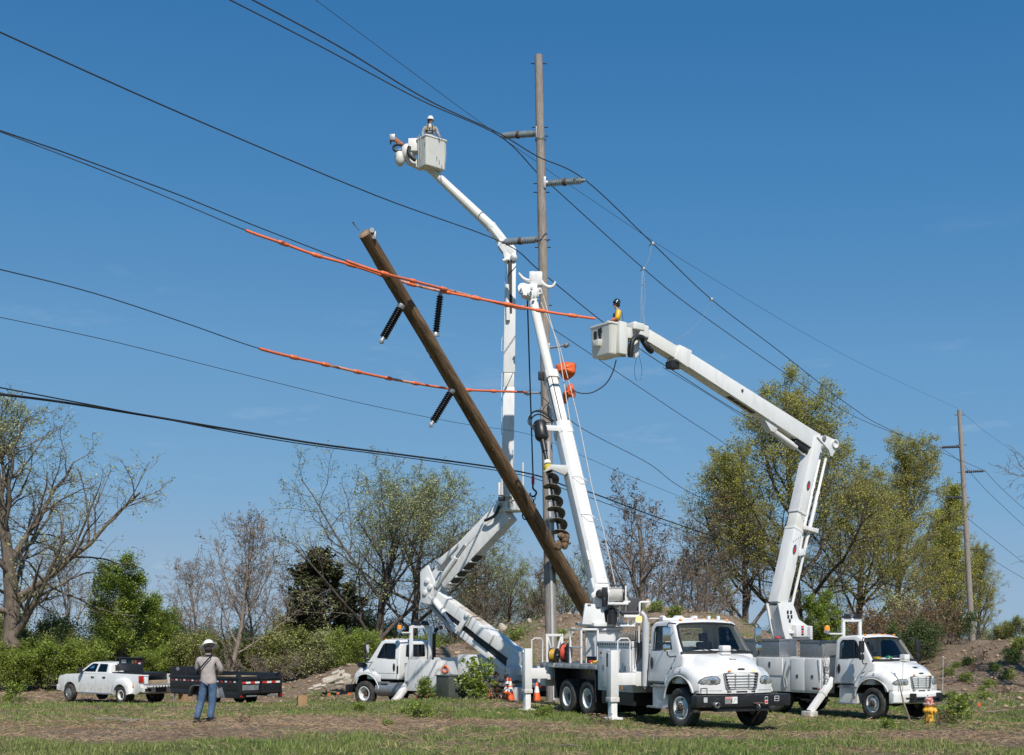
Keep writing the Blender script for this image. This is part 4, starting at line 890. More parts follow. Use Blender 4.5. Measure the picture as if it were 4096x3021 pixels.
def digger_upper():
    """turret, boom, winch, auger: the boom leans away over the truck's right side"""
    T = DIG; W = dict(world=True); up = V(0,0,1); X = V(1,0,0); N = V(0,-1,0)
    def Z(x, y, d=36.9): return P(2200 + x/2.24, 2300 + y/2.24, d)
    base = DM @ V(DPX,0,2.68)
    root = P(2398,2352,37.15); tip = P(2122,1160,43.0); d = (tip-root).normalized()
    az = V(d.x,d.y,0).normalized(); sl = V(-az.y,az.x,0)                       # sl: side of the boom facing left
    def onb(v):
        lo_, hi_ = 0.0, 1.0
        for _ in range(40):
            m_ = (lo_+hi_)/2; p = root.lerp(tip, m_); pv = HZ - (p.z-CAMZ)/p.y*FPX
            if pv > v: lo_ = m_
            else: hi_ = m_
        return root.lerp(tip, lo_)
    fr = (d*d.dot(-az) - (-az)); fr = -(fr.normalized()) ; fr = fr if fr.dot(N) > 0 else -fr      # face of the boom that looks at the camera
    rz = Matrix.Rotation(math.atan2(az.y,az.x),3,'Z')
    # turret: console, cheeks, plate
    MB().cbox(base + up*.06, 1.3,1.2,.12, rz).build('turret_plate', 'white_paint', T, .02, **W)
    con = MB().plate([Z(287,443,36.5),Z(500,448,36.5),Z(480,300,36.5),Z(410,300,36.5),Z(405,262,36.5),Z(315,255,36.5)], -N, .55).build('console', 'white_paint', T, .02, **W)
    for x_, y_ in ((352,270),(433,295)): MB().cbox(Z(x_,y_,36.49), .10,.02,.035).build('console_slot', 'black_plastic', con, **W)
    for k, d_ in enumerate((36.75,37.25)):
        MB().plate([Z(395,450,d_),Z(615,452,d_),Z(600,280,d_),Z(530,250,d_),Z(525,110,d_),Z(400,95,d_),Z(385,200,d_)], -N, .07).build('turret_cheek', 'white_paint', T, .015, **W)
    MB().lathe([(.10,0),(.10,.06),(.05,.08)], Z(398,180,36.74), N, 14).build('boom_pivot', 'white_dull', T, **W)
    g = MB().lathe([(.20,0),(.23,.02),(.23,.10),(.19,.12)], Z(540,370,36.74), N, 20); g.build('motor_guard', 'black_plastic', T, **W)
    mt = MB().lathe([(.001,0),(.15,0),(.15,.30),(.11,.33),(.11,.46),(.06,.5)], Z(555,445,36.45), up, 16); mt.build('slew_motor', 'black_metal', T, **W)
    MB().cbox(Z(610,380,36.6), .05,.1,.5).build('hose_post', 'white_dull', T, .01, **W)
    for k in range(3): MB().tube(catmull([Z(520+14*k,300,36.5),Z(535+14*k,280,36.35),Z(560+10*k,300,36.35),Z(570+8*k,345,36.4)],4), .014, 5).build('hydraulic_hose', 'hose_black', T, **W)
    # winch
    wc = Z(590,175,36.45)
    MB().lathe([(.14,-.22),(.205,-.21),(.21,-.1),(.205,.0),(.21,.1),(.205,.2),(.14,.21)], wc, X, 26).build('winch_rope', 'rope_pale', T, **W)
    for t, mm in ((-.25,'white_paint'),(.20,'black_metal')): MB().lathe([(.001,t),(.27,t),(.27,t+.03),(.001,t+.03)], wc, X, 28).build('winch_flange', mm, T, **W)
    MB().cbox(wc + X*.28 + V(0,.02,0), .05,.5,.52).build('winch_side', 'white_paint', T, .02, **W); MB().cbox(wc - up*.28 + X*.05, .62,.5,.07).build('winch_cradle', 'white_paint', T, .01, **W)
    MB().tube([wc + up*.27 - X*.2 + N*.2, wc + up*.27 + X*.28 + N*.2], .018, 6).build('winch_bar', 'black_metal', T, **W)
    gm = MB().lathe([(.12,0),(.14,.04),(.14,.16),(.09,.2)], Z(448,172,36.55), N, 18); gm.cbox(Z(488,165,36.45), .15,.24,.36); gm.lathe([(.075,0),(.085,.05),(.085,.24),(.06,.28)], Z(487,285,36.4), up, 12); gm.build('winch_motor', 'black_metal', T, .008, **W)
    # operator seat on its own arm at the right
    st = MB(); st.cbox(Z(712,338,36.3), .56,.50,.10); st.beam(Z(752,338,36.3), Z(764,205,36.3), .46,.15, N, .40,.12); st.build('operator_seat', 'interior', T, .05, 3, **W)
    MB().cbox(Z(720,370,36.3), .42,.42,.08).build('seat_stand', 'white_paint', T, .01, **W)
    for x_ in (698,745): MB().cbox(Z(x_,418,36.3), .05,.05,.32).build('seat_leg', 'white_paint', T, .005, **W)
    MB().tube(catmull([Z(640,455,36.3), Z(735,460,36.3), Z(765,430,36.2), Z(800,335,36.1), Z(803,262,36.1), Z(818,244,36.1), Z(888,244,36.1)], 4), .032, 8).build('arm_rest', 'white_paint', T, **W)
    MB().cbox(Z(690,456,36.3), .45,.4,.05).build('foot_plate', 'white_paint', T, .01, **W)
    MB().beam(Z(600,455,36.6), Z(700,458,36.4), .3,.08).build('seat_arm', 'white_paint', T, .01, **W)
    MB().beam(Z(640,430,36.5), Z(665,230,36.4), .08,.08).build('control_post', 'white_paint', T, .01, **W)
    cr = MB(); cr.cbox(Z(688,240,36.3), .20,.14,.05)
    for k in range(4): cr.tube([Z(672+9*k,240,36.3), Z(668+9*k,190+4*k,36.28)], .010, 5)
    cr.build('control_levers', 'white_dull', T, **W)
    # boom sections
    kw = dict(up=fr, prof=chamf(.35))
    J1, J2, TP = onb(1706), onb(1500), onb(1188)
    MB().beam(root, J1, .52,.60, **kw).build('boom_base_section', 'white_paint', T, .008, **W)
    MB().beam(root - d*.35 - fr*.03, root + d*.25 - fr*.03, .60,.58, **kw).build('boom_foot', 'white_paint', T, .01, **W)
    ln = lambda s_, f0, f1, f_=.305: MB().beam(root.lerp(J1,f0) + fr*f_ + sl*s_, root.lerp(J1,f1) + fr*f_ + sl*s_, .010,.010, up=fr).build('boom_seam', 'grey_paint', T, **W)
    ln(-.10,.02,.97)
    MB().plate([root.lerp(J1,.03)-sl*.05+fr*.301, root.lerp(J1,.03)-sl*.15+fr*.301, root.lerp(J1,.45)-sl*.15+fr*.301, root.lerp(J1,.45)-sl*.05+fr*.301], fr, .012).build('boom_strip', 'white_dull', T, .003, **W)
    q = root.lerp(J1,.12) + sl*.27 + fr*.12; MB().plate([q, q + fr*.22 + d*.05, q + fr*.20 + d*.42, q + d*.42], sl, .05).build('angle_gauge', 'bucket_white', T, .01, **W)
    MB().beam(J1 - d*.45, J1 + d*.02, .56,.64, **kw).build('boom_collar', 'white_paint', T, .01, **W)
    MB().beam(J1, J2, .38,.44, **kw).build('boom_middle_section', 'white_grimy', T, .008, **W)
    MB().beam(J1 + fr*.225 + sl*.08, J2 + fr*.225 + sl*.08, .03,.02, up=fr).build('wear_strip', 'rust_hub', T, **W)
    MB().beam(J1 + sl*.195 + fr*.1, J2 + sl*.195 + fr*.1, .02,.05, up=fr).build('hydraulic_line', 'black_plastic', T, **W)
    MB().beam(J2 - d*.28, J2 + d*.05, .48,.54, **kw).build('boom_collar', 'white_grimy', T, .01, **W)
    MB().cbox(J2 - d*.08 + sl*.26, .12,.36,.3, rz).build('collar_lock', 'black_metal', T, .02, **W)
    MB().tube([J2, TP], .165, 20).build('boom_tip_section', 'bucket_white', T, **W)
    for v_ in (2080,1930): 
        c = onb(v_); w_ = [c + fr*.31 + sl*.20, c + fr*.33 - sl*.10, c + fr*.42 - sl*.30 - d*.30, c + fr*.31 - sl*.02 - d*.28, c + fr*.31 + sl*.18 - d*.05]
        MB().tube(w_, .012, 4).build('wire_bracket', 'white_dull', T, **W)
    # boom head: sheaves and pole claw
    hd = MB(); hd.cbox(TP + up*.18 + X*-.02, .42,.42,.46); hd.beam(P(2142,1185,42.8), P(2092,1168,42.7), .42,.40, up=up, w2=.34, h2=.34); hd.build('boom_head', 'white_dull', T, .04, **W)
    for u_, v_, r_ in ((2096,1158,.24),(2108,1168,.17)): MB().lathe([(.001,-.03),(r_,-.03),(r_,.03),(.001,.03)], P(u_,v_,42.5), (.35,-1,.25), 20).build('head_sheave', 'white_dull', T, **W)
    hx = MB()
    for u_, v_ in ((2084,1160),(2088,1172),(2112,1180),(2126,1158),(2136,1190),(2160,1165),(2168,1178)): hx.lathe([(.045,0),(.045,.14)], P(u_,v_,42.45), N, 8)
    hx.build('head_pins', 'galvanised', T, **W)
    MB().cbox(P(2144,1118,42.9), .46,.34,.50).build('claw_block', 'white_dull', T, .06, **W); MB().cbox(P(2128,1108,42.85), .2,.26,.34).build('claw_gear', 'white_dull', T, .03, **W)
    MB().beam(P(2148,1130,42.9), P(2160,1180,42.9), .16,.2).build('claw_stem', 'white_dull', T, .02, **W)
    for pts in ([(2136,1122),(2115,1124),(2094,1115),(2080,1100),(2076,1092)], [(2160,1118),(2172,1136),(2190,1147),(2208,1147),(2218,1136),(2220,1126)]):
        c = catmull([P(u_,v_,42.8) for u_, v_ in pts], 5); MB().tube(c, [lerp(.075,.03,(k/(len(c)-1))**1.5) for k in range(len(c))], 8).build('pole_claw', 'white_dull', T, **W)
    # winch line down to the hook
    hk = P(2132,1905,43.0); MB().tube([P(2109,1185,43.0), lerp(P(2109,1185,43.0), hk, .5), hk], .026, 6).build('winch_line', 'rope_blue', T, **W)
    MB().tube([hk, hk - up*.30], .055, 8).build('hook_swivel', 'red_paint', T, **W)
    q = hk - up*.30; MB().tube(catmull([q, q - up*.14, q - up*.28 + V(.12,0,0), q - up*.42 + V(.05,0,0), q - up*.40 - V(.09,0,0), q - up*.30 - V(.10,0,0)], 4), .034, 6).build('hook', 'black_metal', T, **W)
    for k in range(3):
        rg = ring(q - up*(.48+.13*k) + X*.02, (1,.2*k,0) if k % 2 else (0,1,0), .065, 10); MB().tube(rg+rg[:2], .018, 5, False).build('chain_link', 'black_metal', T, **W)
    # rope along the back of the boom to the drum
    MB().tube([wc + up*.21, P(2420,2150,37.3), P(2366,1940,38.3), P(2318,1700,39.6), P(2284,1560,40.4), P(2238,1385,41.5), P(2150,1175,42.7)], .015, 6).build('boom_rope', 'rope_pale', T, **W)
    MB().tube([P(2284,1712,onb(1712).y-.32), P(2235,1400,onb(1400).y-.25), P(2172,1180,42.6)], .018, 6).build('boom_rope', 'rope_pale', T, **W)
    # auger hung on the left side
    da = onb(1900).y - .35
    a0, a1, a2, a3 = P(2160,1700,da+.9), P(2170,1762,da+.7), P(2197,1890,da+.2), P(2246,2160,da-1.0); ad = (a3-a2).normalized()
    MB().lathe([(.001,0),(.19,0),(.225,.06),(.225,.56),(.16,.66),(.08,.70)], a0 - (a1-a0).normalized()*.1, (a1-a0), 20).build('auger_motor', 'black_metal', T, **W)
    MB().tube([a1, lerp(a1,a2,.35), lerp(a1,a2,.36), lerp(a1,a2,.62), lerp(a1,a2,.63), a2], [.10,.10,.065,.065,.09,.09], 10).build('auger_shaft', 'black_metal', T, **W)
    MB().lathe([(.13,0),(.16,.05),(.13,.12),(.14,.2),(.10,.24)], lerp(a1,a2,.80), ad, 14).build('auger_latch', 'strap_yellow', T, **W); MB().lathe([(.12,0),(.12,.12)], lerp(a1,a2,.66), ad, 14).build('auger_band', 'decal_white', T, **W)
    MB().tube([a2, a3], .08, 10).build('auger_stem', 'black_metal', T, **W)
    fl = MB(); turns = 5.6; n = 130; top = a2 + ad*.15; Lf = (a3-top).length; o1 = ad.orthogonal().normalized(); o2 = ad.cross(o1); rgs = []
    for k in range(n+1):
        t = k/n; a_ = -2*math.pi*turns*t; r_ = .28 if t > .02 else .2; di = o1*math.cos(a_) + o2*math.sin(a_); p_ = top + ad*(Lf*t)
        rgs.append([p_ + di*.06 + ad*.014, p_ + di*r_ + ad*.010, p_ + di*r_ - ad*.010, p_ + di*.06 - ad*.014])
    fl.loft(rgs); fl.build('auger_flight', 'auger_mud', T, **W)
    cl = MB(); rnd = random.Random(4)
    for k in range(7): cl.sphere(a3 + V(rnd.uniform(-.18,.16),rnd.uniform(-.12,.12),rnd.uniform(-.30,.15)), rnd.uniform(.08,.15), rnd.uniform(.08,.14), rnd.uniform(.08,.17), 7, 5)
    cl.tube([a3, a3 + V(.14,0,-.14), a3 + V(.30,0,-.10)], [.09,.07,.03], 6); cl.build('clay_clod', 'clay', T, **W)
    MB().plate([P(2172,1893,da+.1),P(2205,1862,da+.1),P(2282,1865,da+.35),P(2282,1880,da+.35),P(2258,1905,da+.35),P(2205,1882,da+.1)], N, .22).build('auger_bracket', 'white_paint', T, .01, **W)
    MB().beam(P(2240,1715,da+.9), P(2170,1712,da+.8), .12,.18).build('auger_hanger', 'white_paint', T, .01, **W)
    for pts, r_ in (([(2215,1685),(2170,1650),(2130,1650),(2118,1690),(2140,1725),(2150,1745)],.028),([(2213,1690),(2160,1658),(2128,1672),(2128,1705),(2148,1728)],.024),([(2210,1678),(2180,1648),(2145,1642),(2118,1665),(2112,1690),(2125,1702),(2165,1690)],.014),([(2200,1692),(2170,1690),(2150,1700),(2130,1705)],.014)):
        MB().tube(catmull([P(u_,v_,da+.75) for u_, v_ in pts], 5), r_, 6).build('hydraulic_hose', 'hose_black', T, **W)
digger_upper()

# ---------------------------------------------------------------- the right bucket truck
def right_truck():
    T = empty('bucket_truck', (12.981,40.541,-.631), math.atan2(-.842,.54), 'white bucket truck at right with grey tool boxes and a folding boom', 'truck', 'white utility trucks')
    hood = cab(T, black_mirror=True); frame_axles(T, (-4.6,), 0, -6.9)
    for s in (-1, 1):
        wheel(T, 0, s*1.04, .53, side=s, steer=-.12 if s > 0 else -.12); steps(T, s)
        wheel(T, -4.6, s*1.04, .53, side=s, style='rear'); wheel(T, -4.6, s*.72, .53, side=s, style='rear')
    b = MB()
    pts = [(xf(y)+.10, y) for y in np.linspace(-1.2,1.2,11)]
    b.loft([[V(x,y,.56),V(x+.06,y,.60),V(x+.08,y,.88),V(x+.02,y,.93),V(x-.12,y,.93),V(x-.12,y,.56)] for x, y in pts]); b = b.build('bumper', 'white_grimy', T, .01)
    MB().box(1.10,1.22,-.55,.55,.60,.78).build('bumper_slot', 'black_plastic', b)
    q = MB(); q.box(1.15,1.30,-.72,-.58,.60,.90); q.box(1.15,1.30,.58,.72,.60,.90); q.tube([(1.24,-1.0,.74),(1.24,1.0,.74)], .035, 6); q.box(1.15,1.35,.85,1.05,.66,.84); q.build('push_frame', 'black_metal', T)
    for y in (-1.0,1.02):
        MB().tube([(1.08,y,.95),(1.10,y,2.05)], [.012,.010], 5).build('bumper_marker_rod', 'rope_pale' , T); MB().sphere((1.10,y,2.07), .03, None, None, 8, 6).build('rod_tip', 'rope_pale', T)
    q = MB(); q.box(.10,.32,.02,.30,1.93,1.97); q.box(.12,.34,.02,.28,1.98,2.16); q.build('spot_lamp', 'white_paint', hood, .05, 3)
    MB().box(.70,.86,-.1,.1,1.742,1.756).build('hood_sticker', 'decal_black', hood)
    # dashboard clutter
    lay(T, MB().box(-.42,-.20,-.75,-.52,1.92,2.08), 'tool_case', 'decal_yellow', 'yellow case on the dashboard of the right truck', 'case', .03); lay(T, MB().box(-.35,-.2,-.45,-.25,1.92,2.05), 'paper_box', 'decal_white', 'white carton on the dashboard of the right truck', 'box', .01)
    MB().lathe([(.17,0),(.15,.02),(.14,.1),(.09,.17),(.001,.19)], (-.30,-.02,1.93), (0,0,1), 16).v and lay(T, MB().lathe([(.17,0),(.15,.02),(.14,.1),(.09,.17),(.001,.19)], (-.30,-.02,1.93), (0,0,1), 16), 'hard_hat', 'hat_green', 'green hard hat on the dashboard of the right truck', 'hard hat')
    lay(T, MB().box(-.3,-.1,.35,.62,1.93,2.0), 'folder', 'red_paint', 'red folder on the dashboard of the right truck', 'folder', .02)
    # headache frame behind the cab
    q = MB()
    for y in (-.42,.42): q.box(-1.98,-1.90,y-.06,y+.06,1.5,3.28)
    q.box(-1.98,-1.90,-.48,.48,3.28,3.40); q.build('boom_rest_frame', 'white_paint', T, .01)
    for y in (-.26,.26): MB().prism([(y-.20,3.40),(y+.20,3.40),(y+.02,3.56),(y-.02,3.56)], -2.0,-1.86,'yz').build('boom_rest_pad', 'black_plastic', T)
    MB().beam((-1.95,-.4,2.86),(-1.95,-1.25,2.86),.06,.05).build('lamp_bar', 'white_paint', T)
    MB().lathe([(.10,0),(.10,.09)], (-1.95,-1.22,2.88), (0,0,1), 14).build('beacon_base', 'chrome', T); MB().lathe([(.095,0),(.095,.10),(.07,.16),(.02,.18)], (-1.95,-1.22,2.97), (0,0,1), 14).build('beacon', 'amber', T)
    # service body
    for s in (-1, 1):
        bd = MB().box(-6.7,-2.15,s*.62,s*1.22,.78,2.02).build('service_body', 'white_paint', T, .012)
        if s < 0:
            for x0, x1, z0, z1 in ((-2.95,-2.25,.85,1.98),(-3.62,-3.0,.85,1.98),(-5.3,-4.05,1.35,1.98),(-6.6,-5.45,.85,1.98)):
                d = MB().box(x0,x1,-1.245,-1.21,z0,z1).build('locker_door', 'white_paint', bd, .01)
                l_ = MB().box((x0+x1)/2-.05,(x0+x1)/2+.05,-1.262,-1.243,(1.3 if z0 < 1 else 1.65),(1.42 if z0 < 1 else 1.85)).build('latch', 'galvanised', d, .005); MB().box((x0+x1)/2-.03,(x0+x1)/2+.03,-1.268,-1.262,(1.33 if z0 < 1 else 1.69),(1.39 if z0 < 1 else 1.81)).build('latch_hole', 'black_plastic', d)
            MB().box(-2.6,-2.35,-1.25,-1.246,.90,.98).build('plate', 'decal_black', bd); MB().lathe([(.04,0),(.04,.01)], (-2.28,-1.246,.93), (0,-1,0), 10).build('reflector', 'red_lens', bd)
    MB().box(-6.8,-2.1,-.62,.62,1.0,1.35).build('body_floor', 'black_metal', T)
    for k in range(3): MB().tube([(-3.9+.05*k,-1.235,1.3),(-3.7+.04*k,-1.25,1.75)], .012, 4).build('bungee', 'rope_grey', T)
    rg = MB().tube(catmull([(-3.85,-1.24,1.9),(-3.95,-1.27,1.3),(-3.9,-1.27,.95),(-3.8,-1.27,1.0),(-3.88,-1.26,1.35)],4), .02, 5); rg.build('hanging_strap', 'rope_grey', T)
    # diamond plate tool boxes on top
    for x0, x1, y0, y1, z1 in ((-6.3,-4.25,-1.2,-.30,2.68),(-3.25,-2.2,-1.18,-.25,2.62)):
        tb = MB().box(x0,x1,y0,y1,2.03,z1-.09).build('tool_chest', 'diamond_plate' if x0 < -4 else 'galvanised', T, .01); MB().box(x0-.015,x1+.015,y0-.015,y1+.015,z1-.085,z1).build('chest_lid', 'diamond_plate', tb, .01)
    MB().box(-2.98,-2.2,-.2,1.1,2.03,2.6).build('tool_chest', 'diamond_plate', T, .01)
    q = MB(); q.sphere((-4.6,-.9,2.72),.09,.11,.06,8,6); lay(T, q, 'rag', 'red_paint', 'red rag lying on the diamond-plate tool chest', 'rag')
    # coils and hoses hanging at the cab back
    for k in range(4): MB().tube(catmull([(-2.05,-1.15,1.75-.2*k),(-1.98,-1.22,1.72-.2*k),(-1.9,-1.18,1.7-.2*k)],3), .05, 8).build('hanging_tube', 'grey_paint', T)
    for k in range(5): MB().tube(catmull([(-2.12+.04*k,-1.14,2.15-.05*k),(-2.14+.05*k,-1.22,1.9-.1*k),(-2.04+.05*k,-1.2,1.35+.13*k)],3), .009, 5).build('hanging_cord', 'rope_grey' if k % 2 else 'black_plastic', T)
    c = MB(); 
    for k in range(16): c.tube([(-2.35+.006*k,-1.25,1.95-.045*k),(-2.27+.006*k,-1.28,1.935-.045*k)], .01, 4)
    c.build('coil_spring_cord', 'grey_paint', T)
    for k in range(3): MB().prism([(-2.75+.1*k,.62),(-2.70+.1*k,.62),(-2.70+.1*k,.80),(-2.75+.1*k,.80)], -1.2,-1.1).build('under_step', 'black_metal', T)
    MB().box(-3.2,-2.2,-1.2,-.8,.50,.56).build('under_step_tread', 'black_metal', T)
    # A-frame outrigger leg
    a, b_ = V(-1.90,-.95,1.30), V(-2.05,-1.95,.18)
    lg = MB().beam(a, b_, .19,.20, up=(1,0,0)).build('outrigger_leg', 'white_grimy', T, .012); MB().beam(lerp(a,b_,.42), lerp(a,b_,.48), .22,.23, up=(1,0,0)).build('leg_collar', 'white_dull', lg, .01)
    MB().box(-2.25,-1.85,-2.16,-1.78,.02,.20).build('foot_pad', 'white_dull', lg, .015)
    # pedestal
    MB().lathe([(.32,1.3),(.32,2.86),(.46,2.88),(.46,2.98)], (-4.97,0,0), (0,0,1), 24).build('pedestal', 'white_dull', T)
    return T
RT = right_truck()
def right_boom():
    T = RT; W = dict(world=True); up = V(0,0,1); base = wmat(T) @ V(-4.97,0,2.98)
    az = V(-.79,-.61,0).normalized(); sd = V(.61,-.79,0).normalized()             # upper boom heading; sd looks to the camera
    def at(a, s, z): return V(base.x,base.y,0) + az*a + sd*s + up*z
    def aim(u, v, s=0):                                                            # where the pixel ray meets the boom plane
        o = V(0,0,CAMZ); d = V((u-CX)/FPX, 1, -(v-HZ)/FPX); c = V(base.x,base.y,0) + sd*s; t = (c-o).dot(sd)/d.dot(sd); return o + d*t
    rz = Matrix.Rotation(math.atan2(az.y,az.x),3,'Z')
    # turret: tall bent casting
    pl = [aim(3087,2414),aim(3145,2410),aim(3170,2478),aim(3215,2510),aim(3226,2558),aim(3120,2562),aim(3106,2520)]
    for s in (-.30,.24): MB().plate([p + sd*s for p in pl], sd, .06).build('turret_cheek', 'white_paint', T, .012, **W)
    MB().plate([lerp(p, pl[4], .06) - sd*.24 for p in pl], sd, .48).build('turret_core', 'white_dull', T, .01, **W)
    cb = MB().plate([aim(3140,2500)+sd*.3, aim(3206,2505)+sd*.3, aim(3208,2546)+sd*.3, aim(3142,2548)+sd*.3], sd, .22).build('control_box', 'white_paint', T, .015, **W)
    for i in range(4):
        p = aim(3165,2508+i*10)+sd*.525; MB().cbox(p, .13,.01,.07, rz).build('notice', ('decal_red','decal_black')[i%2], cb, **W)
    p = aim(3190,2525)+sd*.525; MB().cbox(p, .16,.01,.30, rz).build('notice', 'grey_paint', cb, **W)
    for i in range(4): MB().tube([aim(3204,2512+9*i)+sd*.5, aim(3208,2512+9*i)+sd*.62], .012, 5).build('control_lever', 'black_metal', cb, **W)
    for u_, v_ in ((3125,2450),(3138,2450),(3127,2468),(3140,2468),(3133,2484)): MB().cbox(aim(u_,v_)+sd*.305, .10,.012,.13, rz).build('notice', 'decal_black', T, **W)
    # lower boom
    b0, b1 = aim(3113,2406), aim(3247,1792); d = (b1-b0).normalized(); pu = d.cross(sd).normalized()
    br = lambda f: lerp(b0, b1, f)
    MB().beam(b0 - d*.1, br(.47), .46, .56, up=pu, w2=.46, h2=.50).build('lower_boom', 'white_paint', T, .015, **W)
    MB().beam(br(.47), br(.56), .40, .45, up=pu).build('boom_insulator', 'bucket_white', T, .015, **W)
    MB().beam(br(.56), b1 + d*.40, .46, .50, up=pu, w2=.46, h2=.52).build('lower_boom', 'white_paint', T, .015, **W)
    for f in (.46,.57):
        MB().beam(br(f)-d*.04, br(f)+d*.04, .48,.53, up=pu).build('boom_flange', 'white_dull', T, .005, **W)
        for i in range(5): MB().cbox(br(f-.04+.012*i*(1 if f > .5 else -1)) + sd*.235 + pu*(.16-.08*i), .03,.02,.03, rz).build('rivet', 'galvanised', T, **W)
    for f in (.33,.745):
        h = MB(); c = br(f) + sd*.232; h.lathe([(.001,0),(.5,0),(.5,.012),(.001,.012)], (0,0,0), (0,0,1), 18)
        h.v = [tuple(c + pu*(a*.17) + d*(b*.36) + sd*e) for a, b, e in h.v]; o = h.build('lightening_hole', 'rust_hub', T, **W)
        q = MB(); q.tube([c + d*(.18*math.cos(t)) + pu*(.085*math.sin(t)) for t in [6.2832*k/20 for k in range(22)]], .02, 5, False); q.build('hole_rim', 'chrome', T, **W)
        MB().beam(c + sd*.013 - d*.10, c + sd*.013 + d*.12 + pu*.02, .02,.05, up=pu).build('hose_in_hole', 'red_paint', T, **W)
    # compensating links at the right of the lower boom
    for k, (u0, v0, u1, v1, s) in enumerate(((3158,2463,3303,1834,.10),(3141,2432,3284,1812,-.15))):
        p0, p1 = aim(u0,v0,s), aim(u1,v1,s); MB().tube([p0, lerp(p0,p1,.42), lerp(p0,p1,.43), lerp(p0,p1,.78), lerp(p0,p1,.79), p1], [.055,.055,.075,.075,.055,.055], 12).build('levelling_link', 'white_paint', T, **W)
        for f in (.45,.76):
            for j in range(4): MB().cbox(lerp(p0,p1,f+(.012*j if f < .5 else -.012*j)) + sd*.10, .045,.02,.05, rz).build('link_hole', 'rust_hub', T, **W)
    MB().tube([aim(3122,2440,.0), aim(3190,2220,.0)], [.05,.05], 10).build('lift_rod', 'chrome', T, **W); MB().tube([aim(3190,2225,0), aim(3208,2130,0)], .095, 12).build('lift_cylinder', 'white_paint', T, **W)
    MB().plate([aim(3180,2200)+sd*-.1, aim(3207,2195)+sd*-.1, aim(3205,2222)+sd*-.1, aim(3178,2225)+sd*-.1], sd, .3).build('cylinder_lug', 'white_paint', T, .01, **W)
    MB().plate([aim(3198,2105)+sd*-.2, aim(3250,2118)+sd*-.2, aim(3248,2135)+sd*-.2, aim(3196,2120)+sd*-.2], sd, .5).build('link_bracket', 'white_dull', T, .01, **W)
    # knuckle
    kn = [aim(3246,1752),aim(3275,1745),aim(3312,1762),aim(3327,1778),aim(3322,1795),aim(3306,1830),aim(3298,1828),aim(3292,1805)]
    for s in (.22,-.30): MB().plate([p + sd*s for p in kn], sd, .07).build('knuckle_plate', 'white_paint', T, .01, **W)
    kc = aim(3313,1780); MB().lathe([(.17,-.32),(.17,.36),(.13,.36),(.13,.1)], kc, sd, 20, False).build('knuckle_pivot', 'white_dull', T, **W); MB().lathe([(.001,.1),(.13,.1)], kc, sd, 20, False).build('pivot_bore', 'grey_paint', T, **W)
    MB().lathe([(.10,.28),(.10,.34),(.05,.36),(.001,.36)], aim(3270,1757), sd, 16).build('knuckle_pin', 'galvanised', T, **W)
    # upper boom, telescoping
    u0, u1 = aim(3258,1775), aim(2735,1440); d2 = (u1-u0).normalized(); p2 = d2.cross(sd).normalized(); p2 = p2 if p2.z > 0 else -p2
    MB().beam(u0, u1, .44, .68, up=p2, w2=.42, h2=.50).build('upper_boom', 'white_paint', T, .015, **W)
    MB().beam(u1 - d2*.05, u1 + d2*.55, .54, .64, up=p2, w2=.48, h2=.54).build('boom_end_housing', 'white_dull', T, .03, **W)
    u2 = aim(2580,1345); MB().beam(u1 + d2*.3, u2, .36,.44, up=p2, w2=.34, h2=.42).build('boom_extension', 'bucket_white', T, .015, **W)
    MB().cbox(u1 + d2*.45 - p2*.42, .38,.3,.24, rz).build('boom_lamp', 'black_plastic', T, .03, **W)
    for f in (.5,.55,.6,.65): 
        c = lerp(u0,u1,f) - p2*(.345-.09*f) ; MB().beam(c - d2*.16, c + d2*.16, .18,.02, up=p2).build('belly_slot', 'rust_hub' if f < .58 else 'black_plastic', T, **W)
    MB().plate([aim(3090,1688)+sd*-.14, aim(3030,1650)+sd*-.14, aim(3072,1725)+sd*-.14, aim(3086,1732)+sd*-.14, aim(3098,1720)+sd*-.14], sd, .28).build('cylinder_horn', 'white_paint', T, .01, **W)
    c0, c1 = aim(3085,1722), aim(3182,1790); MB().tube([c0, c1], .12, 14).build('fold_cylinder', 'white_paint', T, **W); MB().tube([c1, aim(3222,1822)], .05, 10).build('fold_rod', 'chrome', T, **W)
    q = MB(); q.beam(aim(3172,1758), aim(3226,1800), .3,.34, up=p2); q.build('hose_cover', 'black_plastic', T, .06, 3, **W)
    MB().cbox(lerp(u0,u1,.62) + sd*.215 + p2*.08, .14,.014,.1, Matrix.Rotation(0,3,'Z')).build('notice', 'decal_black', T, **W)
    # wrist with hoses, platform
    wr = MB(); wr.cbox(aim(2560,1330), .42,.46,.42, rz); wr.cbox(aim(2537,1312), .5,.52,.26, rz); wr.build('wrist', 'bucket_white', T, .06, 3, **W)
    MB().lathe([(.20,0),(.22,.1),(.20,.34),(.12,.36)], aim(2505,1345,.12) - up*.1, up, 16).build('rotator', 'bucket_white', T, **W)
    MB().tube(catmull([aim(2572,1352,.2),aim(2555,1348,.32),aim(2532,1360,.34),aim(2524,1395,.32),aim(2522,1430,.28)],5), .085, 10).build('sleeved_hose', 'hose_black', T, **W)
    MB().tube(catmull([aim(2505,1350,.2),aim(2508,1390,.26),aim(2516,1420,.24)],5), .07, 10).build('sleeved_hose', 'hose_black', T, **W)
    MB().tube(catmull([aim(2568,1355,.1),aim(2590,1390,.2),aim(2606,1405,.1)],5), .10, 10).build('sleeved_hose', 'hose_black', T, **W)
